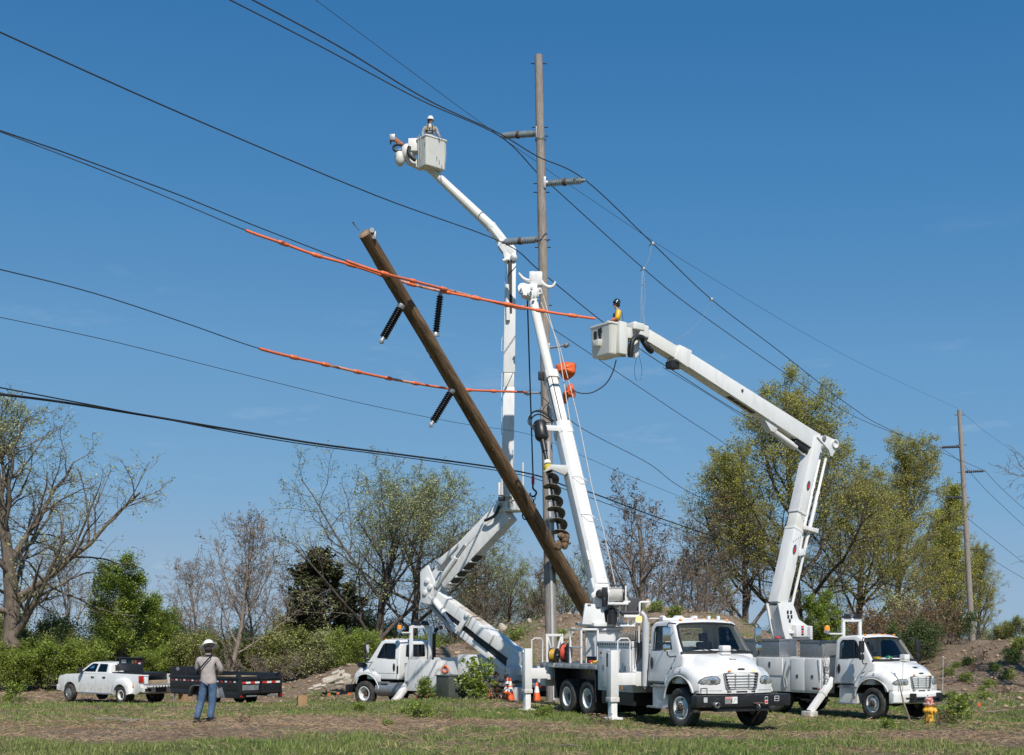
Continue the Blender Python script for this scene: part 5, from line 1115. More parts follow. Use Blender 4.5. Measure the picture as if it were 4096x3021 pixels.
    jg = MB(); jg.cbox(aim(2540,1330) + up*.1, .12,.12,.5, rz); jg.prism([(0,0),(.3,0),(.25,-.5),(.12,-.62)], -.05,.05); jg.v = jg.v[:8] + [tuple(aim(2528,1400) + az*-a + V(0,0,c+.35) + sd*b) for a, b, c in jg.v[8:]]; jg.build('jib_bracket', 'white_dull', T, .01, **W)
    return bucket(T, aim(2430,1366), az, sd, 1.0)
def bucket(T, c, az, sd, s, name='bucket'):
    """open tapered work platform, c = centre; az = outward, sd = sideways"""
    up = V(0,0,1); W = dict(world=True); hx, hy, hz = .33*s, .50*s, (.51 if name == 'bucket' else .58)*s
    def rect(z, kx, ky): return [c + az*(a*hx*kx) + sd*(b*hy*ky) + up*z for a, b in ((-1,-.86),(-.86,-1),(.86,-1),(1,-.86),(1,.86),(.86,1),(-.86,1),(-1,.86))]
    m = MB(); m.loft([rect(-hz,.86,.90), rect(-hz+.05,.90,.93), rect(hz-.06,1,1), rect(hz-.06,1.08,1.06), rect(hz,1.08,1.06), rect(hz,.95,.95), rect(-hz+.08,.84,.86)], caps=True)
    b = m.build(name, 'bucket_white', T, .015, **W); return b, c, rect
RB, RBC, _ = right_boom()

# ---------------------------------------------------------------- the left bucket truck, seen from behind
def left_truck():
    T = empty('bucket_truck', (-5.452,51.312,-.794), math.atan2(.575,-.818), 'white bucket truck at left facing away with a tall three-part boom', 'truck', 'white utility trucks')
    hood = cab(T, black_mirror=True); frame_axles(T, (-5.4,-6.7), 0, -8.6)
    for s in (-1, 1):
        wheel(T, .12, s*1.04, .53, side=s, style='rear', hubmat='rim_white')
        for x in (-5.4,-6.7): wheel(T, x, s*1.04, .53, side=s, style='rear'); wheel(T, x, s*.72, .53, side=s, style='rear')
    MB().box(.95,1.15,-1.2,1.2,.55,.9).build('bumper', 'black_metal', T, .03)
    q = MB(); q.lathe([(.001,0),(.5,0),(.5,.03),(.001,.03)], (0,0,0), (0,1,0), 16); q.v = [(a*.55+.35, b+1.0, c*.22+1.72) for a, b, c in q.v]; q.build('hood_vent', 'black_plastic', hood)
    me = text_mesh('125', .12); me.transform(face((.02,1.232,1.62),(-1,0,0),(0,0,1),(0,1,0))); link('model_number', me, 'decal_black', T, 0)
    MB().box(-1.55,-.60,1.118,1.130,1.40,1.425).build('door_trim', 'grey_paint', T); MB().box(-1.735,-1.655,1.128,1.136,1.42,1.72).build('cab_marking', 'decal_black', T)
    MB().lathe([(.30,-.62),(.30,.62)], (-1.15,.92,.74), (1,0,0), 20).build('fuel_tank', 'galvanised', T); MB().box(-1.2,-.6,.75,1.2,.98,1.06).build('tank_step', 'deck_steel', T)
    MB().tube([(-1.95,-.95,1.0),(-1.95,-.95,3.0),(-2.0,-1.0,3.2),(-2.1,-1.0,3.28)], .075, 12).build('exhaust_stack', 'black_metal', T)
    q = MB()
    for y in (.62,-.62): q.box(-2.06,-1.94,y-.06,y+.06,1.3,3.36)
    q.box(-2.06,-1.94,-.56,.56,3.28,3.40); q.box(-2.03,-1.97,.62,1.42,3.06,3.12); q.box(-2.03,-1.97,-1.42,-.62,3.06,3.12); q.build('boom_rest_frame', 'white_paint', T, .01)
    for y in (.28,-.28): MB().prism([(y-.22,3.40),(y+.22,3.40),(y+.10,3.58),(y-.10,3.58)], -2.08,-1.92,'yz').build('boom_rest_pad', 'black_plastic', T)
    for y in (1.36,-1.36):
        MB().lathe([(.10,0),(.10,.12)], (-2.0,y,3.12), (0,0,1), 12).build('beacon_base', 'chrome', T); MB().lathe([(.09,0),(.09,.12),(.05,.16)], (-2.0,y,3.24), (0,0,1), 12).build('beacon', 'amber' if y > 0 else 'red_lens', T)
    # lockers and bed
    MB().box(-3.9,-2.35,.62,1.26,.72,1.98).build('tall_locker', 'white_dull', T, .015); MB().box(-2.35,-2.15,.65,1.22,.95,1.85).build('side_locker', 'white_dull', T, .015)
    MB().box(-3.12,-3.10,1.262,1.268,.76,1.94).build('locker_seam', 'grey_paint', T)
    MB().box(-3.9,-2.2,-1.26,-.62,.72,2.05).build('tall_locker', 'white_dull', T, .015); MB().box(-8.5,-3.9,-1.26,-.70,.85,1.75).build('bed_side', 'white_dull', T, .015)
    MB().box(-8.6,-2.2,-1.0,1.24,1.0,1.12).build('deck', 'deck_steel', T, .01); MB().box(-5.0,-4.1,-.9,.2,1.12,2.2).build('deck_box', 'white_dull', T, .02)
    q = MB(); q.plate([(-4.6,.6,1.12),(-3.95,.6,1.12),(-3.95,.6,1.7),(-4.25,.6,1.95)], (0,1,0), .5); q.build('tank_cover', 'grey_paint', T, .03)
    rg = ring((-4.2,1.12,1.62), (0,1,0), .13, 14); MB().tube(rg+rg[:2], .04, 6, False).build('orange_grommet', 'orange_rubber', T)
    MB().tube([(-5.9,1.1,1.12),(-5.9,1.1,2.1),(-5.9,.85,2.1),(-5.9,.85,1.12)], .03, 6).build('grab_rail', 'white_paint', T)
    MB().box(-8.62,-8.5,-1.1,1.1,.85,1.12).build('tail_beam', 'black_metal', T)
    for y in (-1.0,.9): MB().box(-8.64,-8.60,y-.12,y+.12,1.0,1.08).build('tail_lamp', 'red_lens', T)
    # outrigger at the cab
    a, b_ = V(-2.15,.8,1.15), V(-2.1,1.95,.12); lg = MB().tube([a, b_], .17, 14).build('outrigger_leg', 'white_paint', T); MB().tube([lerp(a,b_,.8), b_], .185, 14).build('leg_collar', 'white_dull', lg); MB().beam(V(-2.1,.9,.35), V(-2.1,2.2,.06), .3,.1).build('outrigger_brace', 'white_paint', T, .02)
    MB().box(-8.2,-7.6,1.0,1.6,.12,1.0).build('rear_outrigger', 'white_dull', T, .02)
    return T
LT = left_truck()
def left_boom():
    T = LT; W = dict(world=True); up = V(0,0,1); M = wmat(T)
    base = M @ V(-7.1,0,1.55); hx = V(-.818,.575,0); sd = V(-.575,-.818,0)        # sd looks to the camera-left
    def aim(u, v, s=0):
        o = V(0,0,CAMZ); d = V((u-CX)/FPX, 1, -(v-HZ)/FPX); c = V(base.x,base.y,0) + sd*s; t = (c-o).dot(sd)/d.dot(sd); return o + d*t
    MB().lathe([(.6,-.1),(.6,.15),(.45,.25)], base, up, 24).build('turntable', 'white_dull', T, **W)
    # first boom: leans over the bed towards the cab
    a0, a1 = aim(2080,2640), aim(1748,2395); d = (a1-a0).normalized(); pu = d.cross(sd).normalized(); pu = pu if pu.z > 0 else -pu
    MB().plate([aim(2048,2690)-sd*.4, aim(2098,2690)-sd*.4, aim(2102,2630)-sd*.4, aim(2078,2612)-sd*.4, aim(2052,2640)-sd*.4], sd, .12).build('turret_cheek', 'white_paint', T, .01, **W)
    MB().plate([aim(2048,2690)+sd*.3, aim(2098,2690)+sd*.3, aim(2102,2630)+sd*.3, aim(2078,2612)+sd*.3, aim(2052,2640)+sd*.3], sd, .12).build('turret_cheek', 'white_paint', T, .01, **W)
    top = MB().beam(a0 + pu*.1, a1 + pu*.12, .54, .52, up=pu, h2=.44).build('lower_boom', 'white_paint', T, .015, **W)
    MB().beam(lerp(a0,a1,.40)+pu*.365, lerp(a0,a1,1.0)+pu*.345, .44,.012, up=pu, w2=.40).build('boom_dust', 'boom_dusty', T, **W)
    MB().beam(lerp(a0,a1,.28) + sd*.36 + pu*.12, lerp(a0,a1,.46) + sd*.36 + pu*.12, .14,.42, up=pu).build('boom_side_cover', 'white_paint', T, .03, **W)
    MB().beam(lerp(a0,a1,.05) - pu*.34, lerp(a0,a1,.98) - pu*.30, .34,.26, up=pu).build('boom_gap_shade', 'black_plastic', T, **W)  # black filler painted as the shade in the gap between boom and arm
    MB().beam(lerp(a0,a1,.06) - pu*.62, lerp(a0,a1,.72) - pu*.50, .40,.22, up=pu, h2=.30).build('parallel_arm', 'white_paint', T, .01, **W)
    c0, c1 = lerp(a0,a1,.66) - pu*.42 + sd*.32, aim(1722,2385,.32); MB().tube([lerp(c0,c1,.45), c1], .12, 12).build('lift_cylinder', 'white_paint', T, **W); MB().tube([c0, lerp(c0,c1,.5)], .06, 10).build('lift_rod', 'chrome', T, **W)
    MB().beam(lerp(a0,a1,.62) + sd*.33 - pu*.45, lerp(a0,a1,.60) + sd*.33 + pu*.35, .10,.22, up=d).build('cylinder_bracket', 'white_paint', T, .02, **W)
    MB().lathe([(.10,0),(.10,.12),(.05,.14)], lerp(a0,a1,.60) + sd*.34 + pu*.35, sd, 12).build('bracket_pin', 'white_dull', T, **W)
    MB().tube([lerp(a0,a1,.7) - pu*.65 + sd*.1, aim(1722,2420,.1)], .11, 10).build('spare_tube', 'grey_paint', T, **W)
    # elbow casting
    el = [aim(1706,2290),aim(1735,2262),aim(1762,2330),aim(1750,2420),aim(1715,2412),aim(1708,2408)]
    for s in (-.42,.30): MB().plate([p + sd*s for p in el], sd, .12).build('elbow_plate', 'white_paint', T, .012, **W)
    for u_, v_ in ((1735,2325),(1728,2372),(1748,2350)): MB().lathe([(.11,.42),(.11,.50),(.05,.52)], aim(u_,v_), sd, 12).build('elbow_pin', 'white_dull', T, **W)
    # second boom up and back to the post
    b0, b1 = aim(1775,2325), aim(2035,2050); d = (b1-b0).normalized(); pu = d.cross(sd).normalized(); pu = pu if pu.z > 0 else -pu
    MB().beam(b0 - pu*.10, b1 - pu*.08, .56, .52, up=pu, h2=.58).build('middle_boom', 'white_dull', T, .015, **W)
    MB().beam(lerp(b0,b1,.02) + pu*.58, lerp(b0,b1,1.02) + pu*.50, .34,.20, up=pu).build('parallel_arm', 'white_paint', T, .012, **W)
    MB().beam(lerp(b0,b1,.25) + pu*.30 + sd*.24, lerp(b0,b1,1.0) + pu*.26 + sd*.24, .12,.18, up=pu).build('boom_rail', 'white_paint', T, .01, **W)
    c0, c1 = aim(1742,2345,.34), lerp(b0,b1,.46)+pu*.25+sd*.34; MB().tube([c0, lerp(c0,c1,.7)], .10, 12).build('fold_cylinder', 'white_paint', T, **W); MB().tube([lerp(c0,c1,.68), c1], .05, 10).build('fold_rod', 'chrome', T, **W)
    MB().beam(lerp(b0,b1,.05)-pu*.385, lerp(b0,b1,.48)-pu*.395, .44,.06, up=pu).build('hose_tray', 'black_plastic', T, **W)
    for f in (.08,.18,.28,.40): MB().beam(lerp(b0,b1,f)-pu*.40-sd*.28, lerp(b0,b1,f)-pu*.42+sd*.3, .06,.07, up=d).build('tray_rung', 'white_dull', T, **W)
    q = MB().plate([aim(1768,2245)+sd*.2, aim(1790,2225)+sd*.2, aim(1850,2175)+sd*.2, aim(1845,2190)+sd*.2, aim(1785,2262)+sd*.2], sd, .14).build('arm_gusset', 'white_paint', T, .01, **W)
    # swivel head under the upright boom
    sv = aim(2048,2025); rz = Matrix.Rotation(math.atan2(hx.y,hx.x),3,'Z')
    MB().cbox(sv, 1.0,.82,.46, rz).build('swivel_head', 'white_paint', T, .05, 3, **W)
    for s in (-.22,.25): MB().lathe([(.17,.40),(.17,.43),(.13,.43),(.13,.41),(.001,.41)], sv + hx*s, sd, 16).build('swivel_port', 'white_dull', T, **W)
    MB().lathe([(.40,.22),(.40,.34),(.34,.36)], sv, up, 20).build('swivel_ring', 'white_dull', T, **W)
    MB().tube(catmull([sv + hx*.3 + sd*.45, sv + hx*.45 + sd*.5 - up*.35, sv + hx*.75 + sd*.5 - up*.5, sv + hx*1.0 + sd*.45 - up*.55],5), .06, 8).build('hose_bundle', 'hose_black', T, **W)
    # upright boom
    X = V(1,0,0); Yc = V(0,-1,0)
    def S(u, v, dd=0): p = P(u, v, base.y + dd); return p
    u0, u1, u2 = S(2030,1995), S(2036,1560), S(2043,1015)
    MB().plate([S(2005,1990)+Yc*.3, S(2052,1990)+Yc*.3, S(2050,1900)+Yc*.3, S(2012,1900)+Yc*.3], Yc, -.6).build('upright_foot', 'white_paint', T, .02, **W)
    MB().lathe([(.06,0),(.06,.7)], S(2010,1985)+Yc*.4, up, 10).build('foot_cylinder', 'white_dull', T, **W); MB().cbox(S(2003,1960)+Yc*.2, .2,.3,.5).build('foot_box', 'white_dull', T, .03, **W); MB().cbox(S(2062,1985)+Yc*.2, .3,.3,.4).build('foot_box', 'white_dull', T, .03, **W)
    MB().cbox(S(2007,2000)+Yc*.35, .28,.2,.16).build('drive_motor', 'black_metal', T, .03, **W); MB().tube([S(2075,1960),S(2075,2000),S(2092,2000),S(2092,1850)], .035, 6).build('side_rail', 'white_dull', T, **W)
    MB().beam(u0 + up*.5, lerp(u0,u2,.45), .50,.55, up=Yc, w2=.44, h2=.50).build('upright_boom', 'white_paint', T, .02, **W)
    MB().beam(lerp(u0,u2,.45), lerp(u0,u2,.51), .40,.46, up=Yc).build('boom_insulator', 'bucket_white', T, .02, **W)
    MB().beam(lerp(u0,u2,.51), u2, .46,.50, up=Yc, w2=.42, h2=.44).build('upright_boom', 'white_paint', T, .02, **W)
    for v0, v1 in ((1350,1408),(1490,1608),(1625,1745)):
        MB().tube([S(2015,v0)+Yc*.1, S(2008,v0+4)+Yc*.1, S(2008-2,v1-4)+Yc*.1, S(2013,v1)+Yc*.1], .016, 5).build('grab_handle', 'white_dull', T, **W)
    c0 = S(2032,1290); MB().tube([c0+Yc*.30, S(2028,1148)+Yc*.30], .085, 12).build('tilt_cylinder', 'white_dull', T, **W); MB().tube([S(2028,1148)+Yc*.30, S(2024,1066)+Yc*.30], .045, 8).build('tilt_rod', 'chrome', T, **W)
    MB().box(0,0,0,0,0,0).v
    MB().beam(S(2040,1260)+Yc*.245, S(2040,1050)+Yc*.245, .16,.012, up=Yc).build('cable_slot', 'black_plastic', T, **W)
    # knuckle at top and the fly boom to the platform
    kn = [S(2022,1060),S(2062,1095),S(2064,1000),S(2052,985),S(2000,960),S(1990,985),S(2012,1015)]
    for s in (-.22,.16): MB().plate([p + Yc*s for p in kn], Yc, .06).build('knuckle_plate', 'white_paint', T, .01, **W)
    MB().tube([S(2028,1050)+Yc*.1, S(2035,1100)+Yc*.1, S(2036,1250)+Yc*.2], .07, 8).build('hose_bundle', 'hose_black', T, **W)
    MB().tube([S(2012,1052)+Yc*.3, S(2036,1046)+Yc*.3], .06, 8).build('knuckle_link', 'white_dull', T, **W)
    MB().lathe([(.14,.24),(.14,.30),(.06,.32)], S(2055,1040), Yc, 14).build('knuckle_pin', 'galvanised', T, **W)
    f0, f1, f2 = S(2050,1020), S(1962,905), S(1715,672)
    MB().beam(f0, f1, .42,.46, up=Yc, w2=.38, h2=.40, prof=OCT).build('fly_boom_root', 'white_paint', T, .01, **W)
    MB().tube([lerp(f1,f0,.08), f1, lerp(f1,f2,.004), f2], [.215,.215,.195,.15], 20).build('fly_boom', 'bucket_white', T, **W)
    # platform end: tilt gear, jib winch
    tg = MB(); tg.sphere(S(1632,612), .30,.30,.36, 14, 10); tg.build('jib_pivot', 'bucket_white', T, **W)
    tg = MB(); tg.sphere(S(1600,632), .22,.24,.34, 12, 8); tg.build('jib_drum', 'bucket_white', T, **W)
    MB().tube(catmull([S(1640,600)+Yc*.3, S(1637,625)+Yc*.34, S(1650,645)+Yc*.34, S(1666,655)+Yc*.3],5), .075, 8).build('sleeved_hose', 'hose_black', T, **W)
    MB().tube(catmull([S(1612,592)+Yc*.28, S(1590,592)+Yc*.3, S(1578,600)+Yc*.3, S(1580,612)+Yc*.3, S(1590,616)+Yc*.3],5), .055, 8).build('sleeved_hose', 'hose_black', T, **W)
    MB().beam(S(1612,582), S(1576,556), .14,.16, up=Yc).build('jib_arm', 'rust_pipe', T, .01, **W); MB().cbox(S(1570,552), .22,.2,.24).build('jib_winch', 'galvanised', T, .03, **W)
    MB().tube([S(1562,560), S(1563,577)], .03, 6).build('jib_hook', 'black_metal', T, **W)
    MB().beam(S(1630,640), S(1690,668), .3,.3, up=Yc).build('platform_arm', 'bucket_white', T, .04, **W); MB().cbox(S(1655,590)+Yc*.05, .4,.5,.5).build('platform_bracket', 'bucket_white', T, .04, **W)
    c = S(1727,619,-.25); a = V(.62,-.78,0).normalized(); s_ = V(-.78,-.62,0).normalized()
    b, cc, rect = bucket(T, c, a, s_, 1.0, 'work_bucket')
    for u_, v0, v1 in ((1672,545,672),(1682,548,640),(1777,575,675),(1781,570,650)): MB().tube([S(u_,v0,-.98), S(u_+3,(v0+v1)/2,-.98), S(u_,v1,-.95)], .011, 5).build('hanging_rope', 'rope_pale', T, **W)
    for u_, v_ in ((1676,545),(1704,542),(1757,556),(1768,560),(1780,566)): 
        rg = ring(S(u_,v_,-.98), (1,.3,0), .05, 10); MB().tube(rg+rg[:2], .014, 5, False).build('carabiner', 'rope_pale' if u_ != 1768 else 'strap_yellow', T, **W)
    return cc
LBC = left_boom()

# ---------------------------------------------------------------- poles, insulators, conductors
def pole_mesh(L_, r0, r1, n=20, seg=14, seed=1, bow=.05):
    rnd = random.Random(seed); m = MB(); rings = []
    for k in range(seg+1):
        t = k/seg; ox, oy = rnd.uniform(-.006,.006) + bow*math.sin(math.pi*t), rnd.uniform(-.006,.006)
        rings.append([V(ox + math.cos(6.2832*i/n)*lerp(r0,r1,t)*(1+.012*math.sin(3*i+k)), oy + math.sin(6.2832*i/n)*lerp(r0,r1,t)*(1+.012*math.sin(3*i+k)), L_*t) for i in range(n)])
    m.loft(rings); return m
def frame_to(o, a, b):
    o.location = a; o.rotation_mode = 'QUATERNION'; o.rotation_quaternion = (Vector(b)-Vector(a)).to_track_quat('Z', 'Y'); o.rotation_mode = 'QUATERNION'
def post_insulator(name, a, b, r, sheds, body, parent, fit='galvanised', band=None, plate_n=None):
    """line post from a (pole) to b (clamp)"""
    a, b = Vector(a), Vector(b); L_ = (b-a).length; d = (b-a).normalized(); W = dict(world=True)
    prof = []; s0, s1 = .12*L_/1.4, L_ - .14*L_/1.4
    for k in range(sheds):
        t = lerp(s0, s1, (k+.15)/sheds); t2 = lerp(s0, s1, (k+.65)/sheds); prof += [(r*.62, t), (r, t2), (r*.62, t2+.012)]
    o = MB().lathe([(r*.5,s0)] + prof + [(r*.5,s1)], a, d, 14).build(name, body, parent, smooth=50, **W)
    MB().lathe([(r*1.0,0),(r*.95,.08),(r*.6,s0+.02)], a, d, 12).build('base_fitting', fit, o, **W)
    MB().lathe([(r*.5,s1-.02),(r*.55,s1+.04),(r*.35,L_),(.02,L_)], a, d, 10).build('end_fitting', fit, o, **W)
    if band is not None: MB().lathe([(r*.8,L_*.46),(r*1.05,L_*.47),(r*1.05,L_*.53),(r*.8,L_*.54)], a, d, 14).build('band', band, o, **W)
    return o
def main_pole():
    a, b = P(2211,2806,45), P(2154,222,45); a.z = gz(a.x, a.y) - .3
    T = empty('utility_pole', a, 0, 'tall weathered grey wooden pole standing in the middle', 'pole'); L_ = (b-a).length
    p = pole_mesh(L_, .235, .145).build('shaft', 'old_pole_wood', T, smooth=60); p.rotation_mode = 'QUATERNION'; p.rotation_quaternion = (b-a).to_track_quat('Z','Y')
    W = dict(world=True)
    rnd = random.Random(21); q_ = (b-a).to_track_quat('Z','Y')
    for k in range(26):
        t0 = rnd.uniform(.05,.93); t1 = t0 + rnd.uniform(.02,.07); g_ = rnd.uniform(2.9,5.6); sp = lambda t: a.lerp(b,t) + q_ @ V(math.cos(g_)*lerp(.235,.145,t) + .05*math.sin(math.pi*t), math.sin(g_)*lerp(.235,.145,t), 0)
        MB().tube([sp(t0), sp((t0+t1)/2), sp(min(t1,.99))], [.004,rnd.uniform(.006,.012),.004], 4).build('drying_crack', 'rust_hub', T, **W)
    def ax(v): t = (a.z - (CAMZ - (v-HZ)/FPX*45))/(a.z-b.z); return a.lerp(b, t)
    pl = V(-.86,.51,0); pr = -pl
    for side, v0, u1, v1 in ((pl,533,1999,545),(pr,736,2341,722),(pl,957,2008,970)):
        c = ax(v0); D_ = c.y + side.y*1.35; e = P(u1, v1, D_); q = c + (e-c).normalized()*.14
        post_insulator('insulator', q, e, .135, 17, 'porcelain', T, band='rust_hub')
        MB().cbox(q - (e-c).normalized()*.01, .10,.3,.42).build('insulator_bracket', 'galvanised', T, .01, **W)
    for v_, u1, v1, s_ in ((1230,2098,1228,-1),(1395,2272,1380,1),(1572,2105,1572,-1)):
        c = ax(v_); e = P(u1, v1, 45+(.5 if s_ < 0 else -.5)); q = c + (e-c).normalized()*.17
        MB().tube([q, lerp(q,e,.86)], .045, 8).build('standoff_arm', 'polymer_grey', T, **W); MB().lathe([(.10,0),(.10,.1),(.05,.14),(.07,.2),(.001,.22)], lerp(q,e,.82), e-q, 12).build('standoff_clamp', 'galvanised', T, **W); MB().cbox(q, .08,.3,.3).build('arm_bracket', 'galvanised', T, .01, **W)
    for v_ in (255,510,545,735,770,960,990,1222,1248): MB().tube([ax(v_)-V(.30,0,0), ax(v_)+V(.30,0,0)], .018, 6).build('through_bolt', 'black_metal', T, **W)
    for v_ in (560,965,1580): rg = ring(ax(v_), b-a, .205, 20); MB().tube(rg+rg[:2], .012, 4, False).build('ground_wire_band', 'wire_alu', T, **W)
    MB().lathe([(.235,0),(.235,.85)], ax(1720), (b-a), 20).build('pole_sleeve', 'conduit', T, **W)
    cu = [ax(v_) + V(.04,-.255,0) for v_ in (1770,2000,2200,2480,2800)]; MB().tube(cu, .055, 10).build('riser_conduit', 'conduit', T, **W)
    for v_ in (2010,2280,2600): MB().lathe([(.065,0),(.065,.10)], ax(v_) + V(.04,-.255,0), (b-a), 10).build('conduit_strap', 'galvanised', T, **W)
    return T
main_pole()
def new_pole():
    top, bot = P(1459,935,34.5), P(2352,2450,46.6); d = (bot-top).normalized(); bot = bot + d*1.2
    T = empty('utility_pole', bot, 0, 'new brown treated pole hanging at a slant from the digger hook', 'pole'); L_ = (top-bot).length; W = dict(world=True)
    p = pole_mesh(L_, .315, .195, 22, 14, 3).build('shaft', 'new_pole_wood', T, smooth=60); p.rotation_mode = 'QUATERNION'; p.rotation_quaternion = (top-bot).to_track_quat('Z','Y')
    rnd = random.Random(12); q_ = (top-bot).to_track_quat('Z','Y')
    for k in range(16):      # long drying checks and old gaff holes
        t0 = rnd.uniform(.02,.85); t1 = t0 + rnd.uniform(.03,.10); a = rnd.uniform(2.6,5.6); rr = lambda t: lerp(.195,.315,t)+.001; sp = lambda t: lerp(top,bot,t) + q_ @ V(math.cos(a)*rr(t) + .05*math.sin(math.pi*t), math.sin(a)*rr(t), 0)
        MB().tube([sp(t0), sp((t0+t1)/2), sp(t1)], [.004,rnd.uniform(.008,.014),.004], 4).build('drying_crack', 'decal_black', T, **W)
    for k in range(9):
        t = rnd.uniform(.05,.9); a = rnd.uniform(2.8,5.4); c_ = lerp(top,bot,t) + q_ @ V(math.cos(a)*lerp(.195,.315,t) + .05*math.sin(math.pi*t), math.sin(a)*lerp(.195,.315,t), 0); MB().sphere(c_, .022,.022,.03, 6, 4).build('knot', 'rust_hub', T, **W)
    u = -d; MB().lathe([(.001,.0),(.19,.0),(.19,.006),(.001,.006)], top + u*.002, u, 22).build('sawn_end', 'end_grain', T, **W)
    MB().lathe([(.001,.0),(.10,.0),(.10,.004),(.001,.004)], top + u*.009 + V(.01,0,0), u, 18).build('heartwood', 'wood_plain', T, **W)
    # top hardware and its tie wire
    MB().cbox(top + d*.12 + V(.22,-.05,.02), .12,.12,.22).build('top_bracket', 'galvanised', T, .02, **W); MB().lathe([(.07,0),(.07,.1)], top + d*.0 + V(.22,-.1,.07), (0,1,0), 12).build('top_roller', 'galvanised', T, **W)
    MB().tube(catmull([P(1437,922,34.5),P(1422,905,34.5),P(1412,893,34.5),P(1411,889,34.5),P(1415,891,34.5),P(1420,902,34.5)],4), .012, 5).build('tie_wire', 'wire_black', T, **W)
    def nr(u_, v_): # point of the pole axis nearest that pixel
        best = min((k/400 for k in range(401)), key=lambda t: (lambda q: (CX+FPX*q.x/q.y-u_)**2 + (HZ-FPX*(q.z-CAMZ)/q.y-v_)**2)(lerp(top,bot,t))); return lerp(top,bot,best)
    for (u0,v0),(u1,v1),dd in (((1606,1222),(1526,1365),-.5),((1742,1345),(1763,1165),-.1),((1809,1560),(1724,1700),-.5)):
        c = nr(u0,v0); s_ = P(u0,v0,c.y-.15 if dd < -.3 else c.y+.1); e = P(u1,v1,c.y+dd)
        post_insulator('insulator', s_, e, .125, 15, 'polymer_black', T)
        MB().cbox(lerp(s_,c,.45), .20,.10,.50, (top-bot).to_track_quat('Z','Y').to_matrix()).build('insulator_bracket', 'galvanised', T, .012, **W)
        MB().cbox(e, .12,.14,.14).build('line_clamp', 'galvanised', T, .03, **W)
    for t in (.36,.385,.045): 
        c = lerp(top,bot,t) + V(-.06,-.22,0); MB().cbox(c, .12,.012,.10, (top-bot).to_track_quat('Z','Y').to_matrix()).build('pole_tag', 'galvanised', T, **W)
    c = nr(2128,2040); rg = ring(c, d.lerp(V(.8,0,.6),.25), .30, 26); MB().tube(rg + rg[:2], .026, 5, False).build('sling_chain', 'black_metal', T, **W)
new_pole()
def far_pole():
    a, b = P(3893,2560,117), P(3837,1640,117); a.z = min(a.z, gz(a.x,a.y)) - .2
    T = empty('utility_pole', a, 0, 'distant wooden pole with three side arms on the right mound', 'pole'); W = dict(world=True); L_ = (b-a).length
    p = pole_mesh(L_, .30, .19).build('shaft', 'old_pole_wood', T, smooth=60); p.rotation_mode = 'QUATERNION'; p.rotation_quaternion = (b-a).to_track_quat('Z','Y')
    for u0,v0,u1,v1 in ((3838,1787,3760,1790),(3858,1888,3940,1884),(3850,1991,3772,1990)): post_insulator('insulator', P(u0,v0,117), P(u1,v1,117), .15, 8, 'wire_alu', T, fit='wire_alu')
    for u0,v0,u1,v1 in ((3858,2122,3826,2119),(3864,2200,3917,2198),(3872,2285,3836,2282)): MB().tube([P(u0,v0,117), P(u1,v1,117)], .06, 6).build('standoff_arm', 'wire_alu', T, **W)
    for v_ in (1660,1780,1890,1990): MB().tube([P(3838+.06*(v_-1660),v_,117)-V(.5,0,0), P(3838+.06*(v_-1660),v_,117)+V(.5,0,0)], .04, 5).build('through_bolt', 'black_metal', T, **W)
far_pole()
def wdep(u, off, x0=1.05, y0=45.0, dx=.51, dy=.86):
    x0, y0 = x0 + .86*off, y0 - .51*off; k = (u-CX)/FPX; s = (k*y0-x0)/(dx-dy*k); return y0 + dy*s
def wire(name, pts, off, r, mt, label, cat='power line', deps=None, k=8, n=6, group='overhead lines'):
    """pts in the 2240 view"""
    ps = []
    for i, (x, y) in enumerate(pts):
        u = x*NATIVE; ps.append(P(u, y*NATIVE, np.interp(x, [a for a, _ in deps], [b for _, b in deps]) if deps else wdep(u, off)))
    c = catmull(ps, k); o = MB().tube(c, r, n).build(name, mt, smooth=60, recalc=False); tag(o, label, cat, group); return c
A = wire('conductor', [(495,-4),(700,101),(920,219),(1093,298),(1175,378),(1211,410),(1407,587),(1526,682),(1752,840),(1859,906),(1953,946),(2056,979)], -1.5, .021, 'wire_alu', 'left one of the twin dark conductors from the top edge, held by the uppermost insulator')
B = wire('conductor', [(545,-4),(740,101),(936,219),(1090,291),(1175,342),(1280,394),(1428,533),(1556,655),(1700,765),(1859,888),(1953,943),(2155,1030)], 1.5, .021, 'wire_alu', 'right one of the twin dark conductors from the top edge, held by the middle insulator')
wire('conductor', [(-6,68),(400,250),(820,427),(1098,530),(1180,592),(1300,690),(1398,762),(1466,807),(1654,923),(1850,1020),(2060,1088)], -1.5, .021, 'wire_alu', 'conductor from the upper left edge to the lowest large insulator')
wire('shield_wire', [(685,-4),(984,219),(1089,295),(1175,355),(1258,413),(1545,601),(1859,783),(2098,895)], -.5, .009, 'wire_alu', 'thin shield wire running to the top of the distant pole')
dE = [(-10,30),(842,36.5),(1176,38.5),(1310,39.35)]; dF = [(-10,21.8),(755,33.2),(842,34.0),(1000,38),(1148,45.2)]
LE = wire('conductor', [(-6,286),(130,337),(250,384),(400,446),(540,505),(620,533),(690,558),(768,580),(900,622),(1000,644),(1090,662),(1200,683),(1300,697)], 0, .015, 'wire_alu', 'conductor under the longer upper orange hose', deps=dE)
LF = wire('conductor', [(-6,284),(130,330),(250,374),(400,430),(540,487),(640,526),(755,570),(842,599),(900,614),(1000,640),(1090,664),(1148,678)], 0, .015, 'wire_alu', 'conductor under the shorter upper orange hose', deps=dF)
LG = wire('conductor', [(-6,588),(200,640),(400,705),(565,762),(700,795),(850,828),(980,850),(1060,855),(1150,858)], -.5, .015, 'wire_alu', 'conductor under the lower orange hose at left')
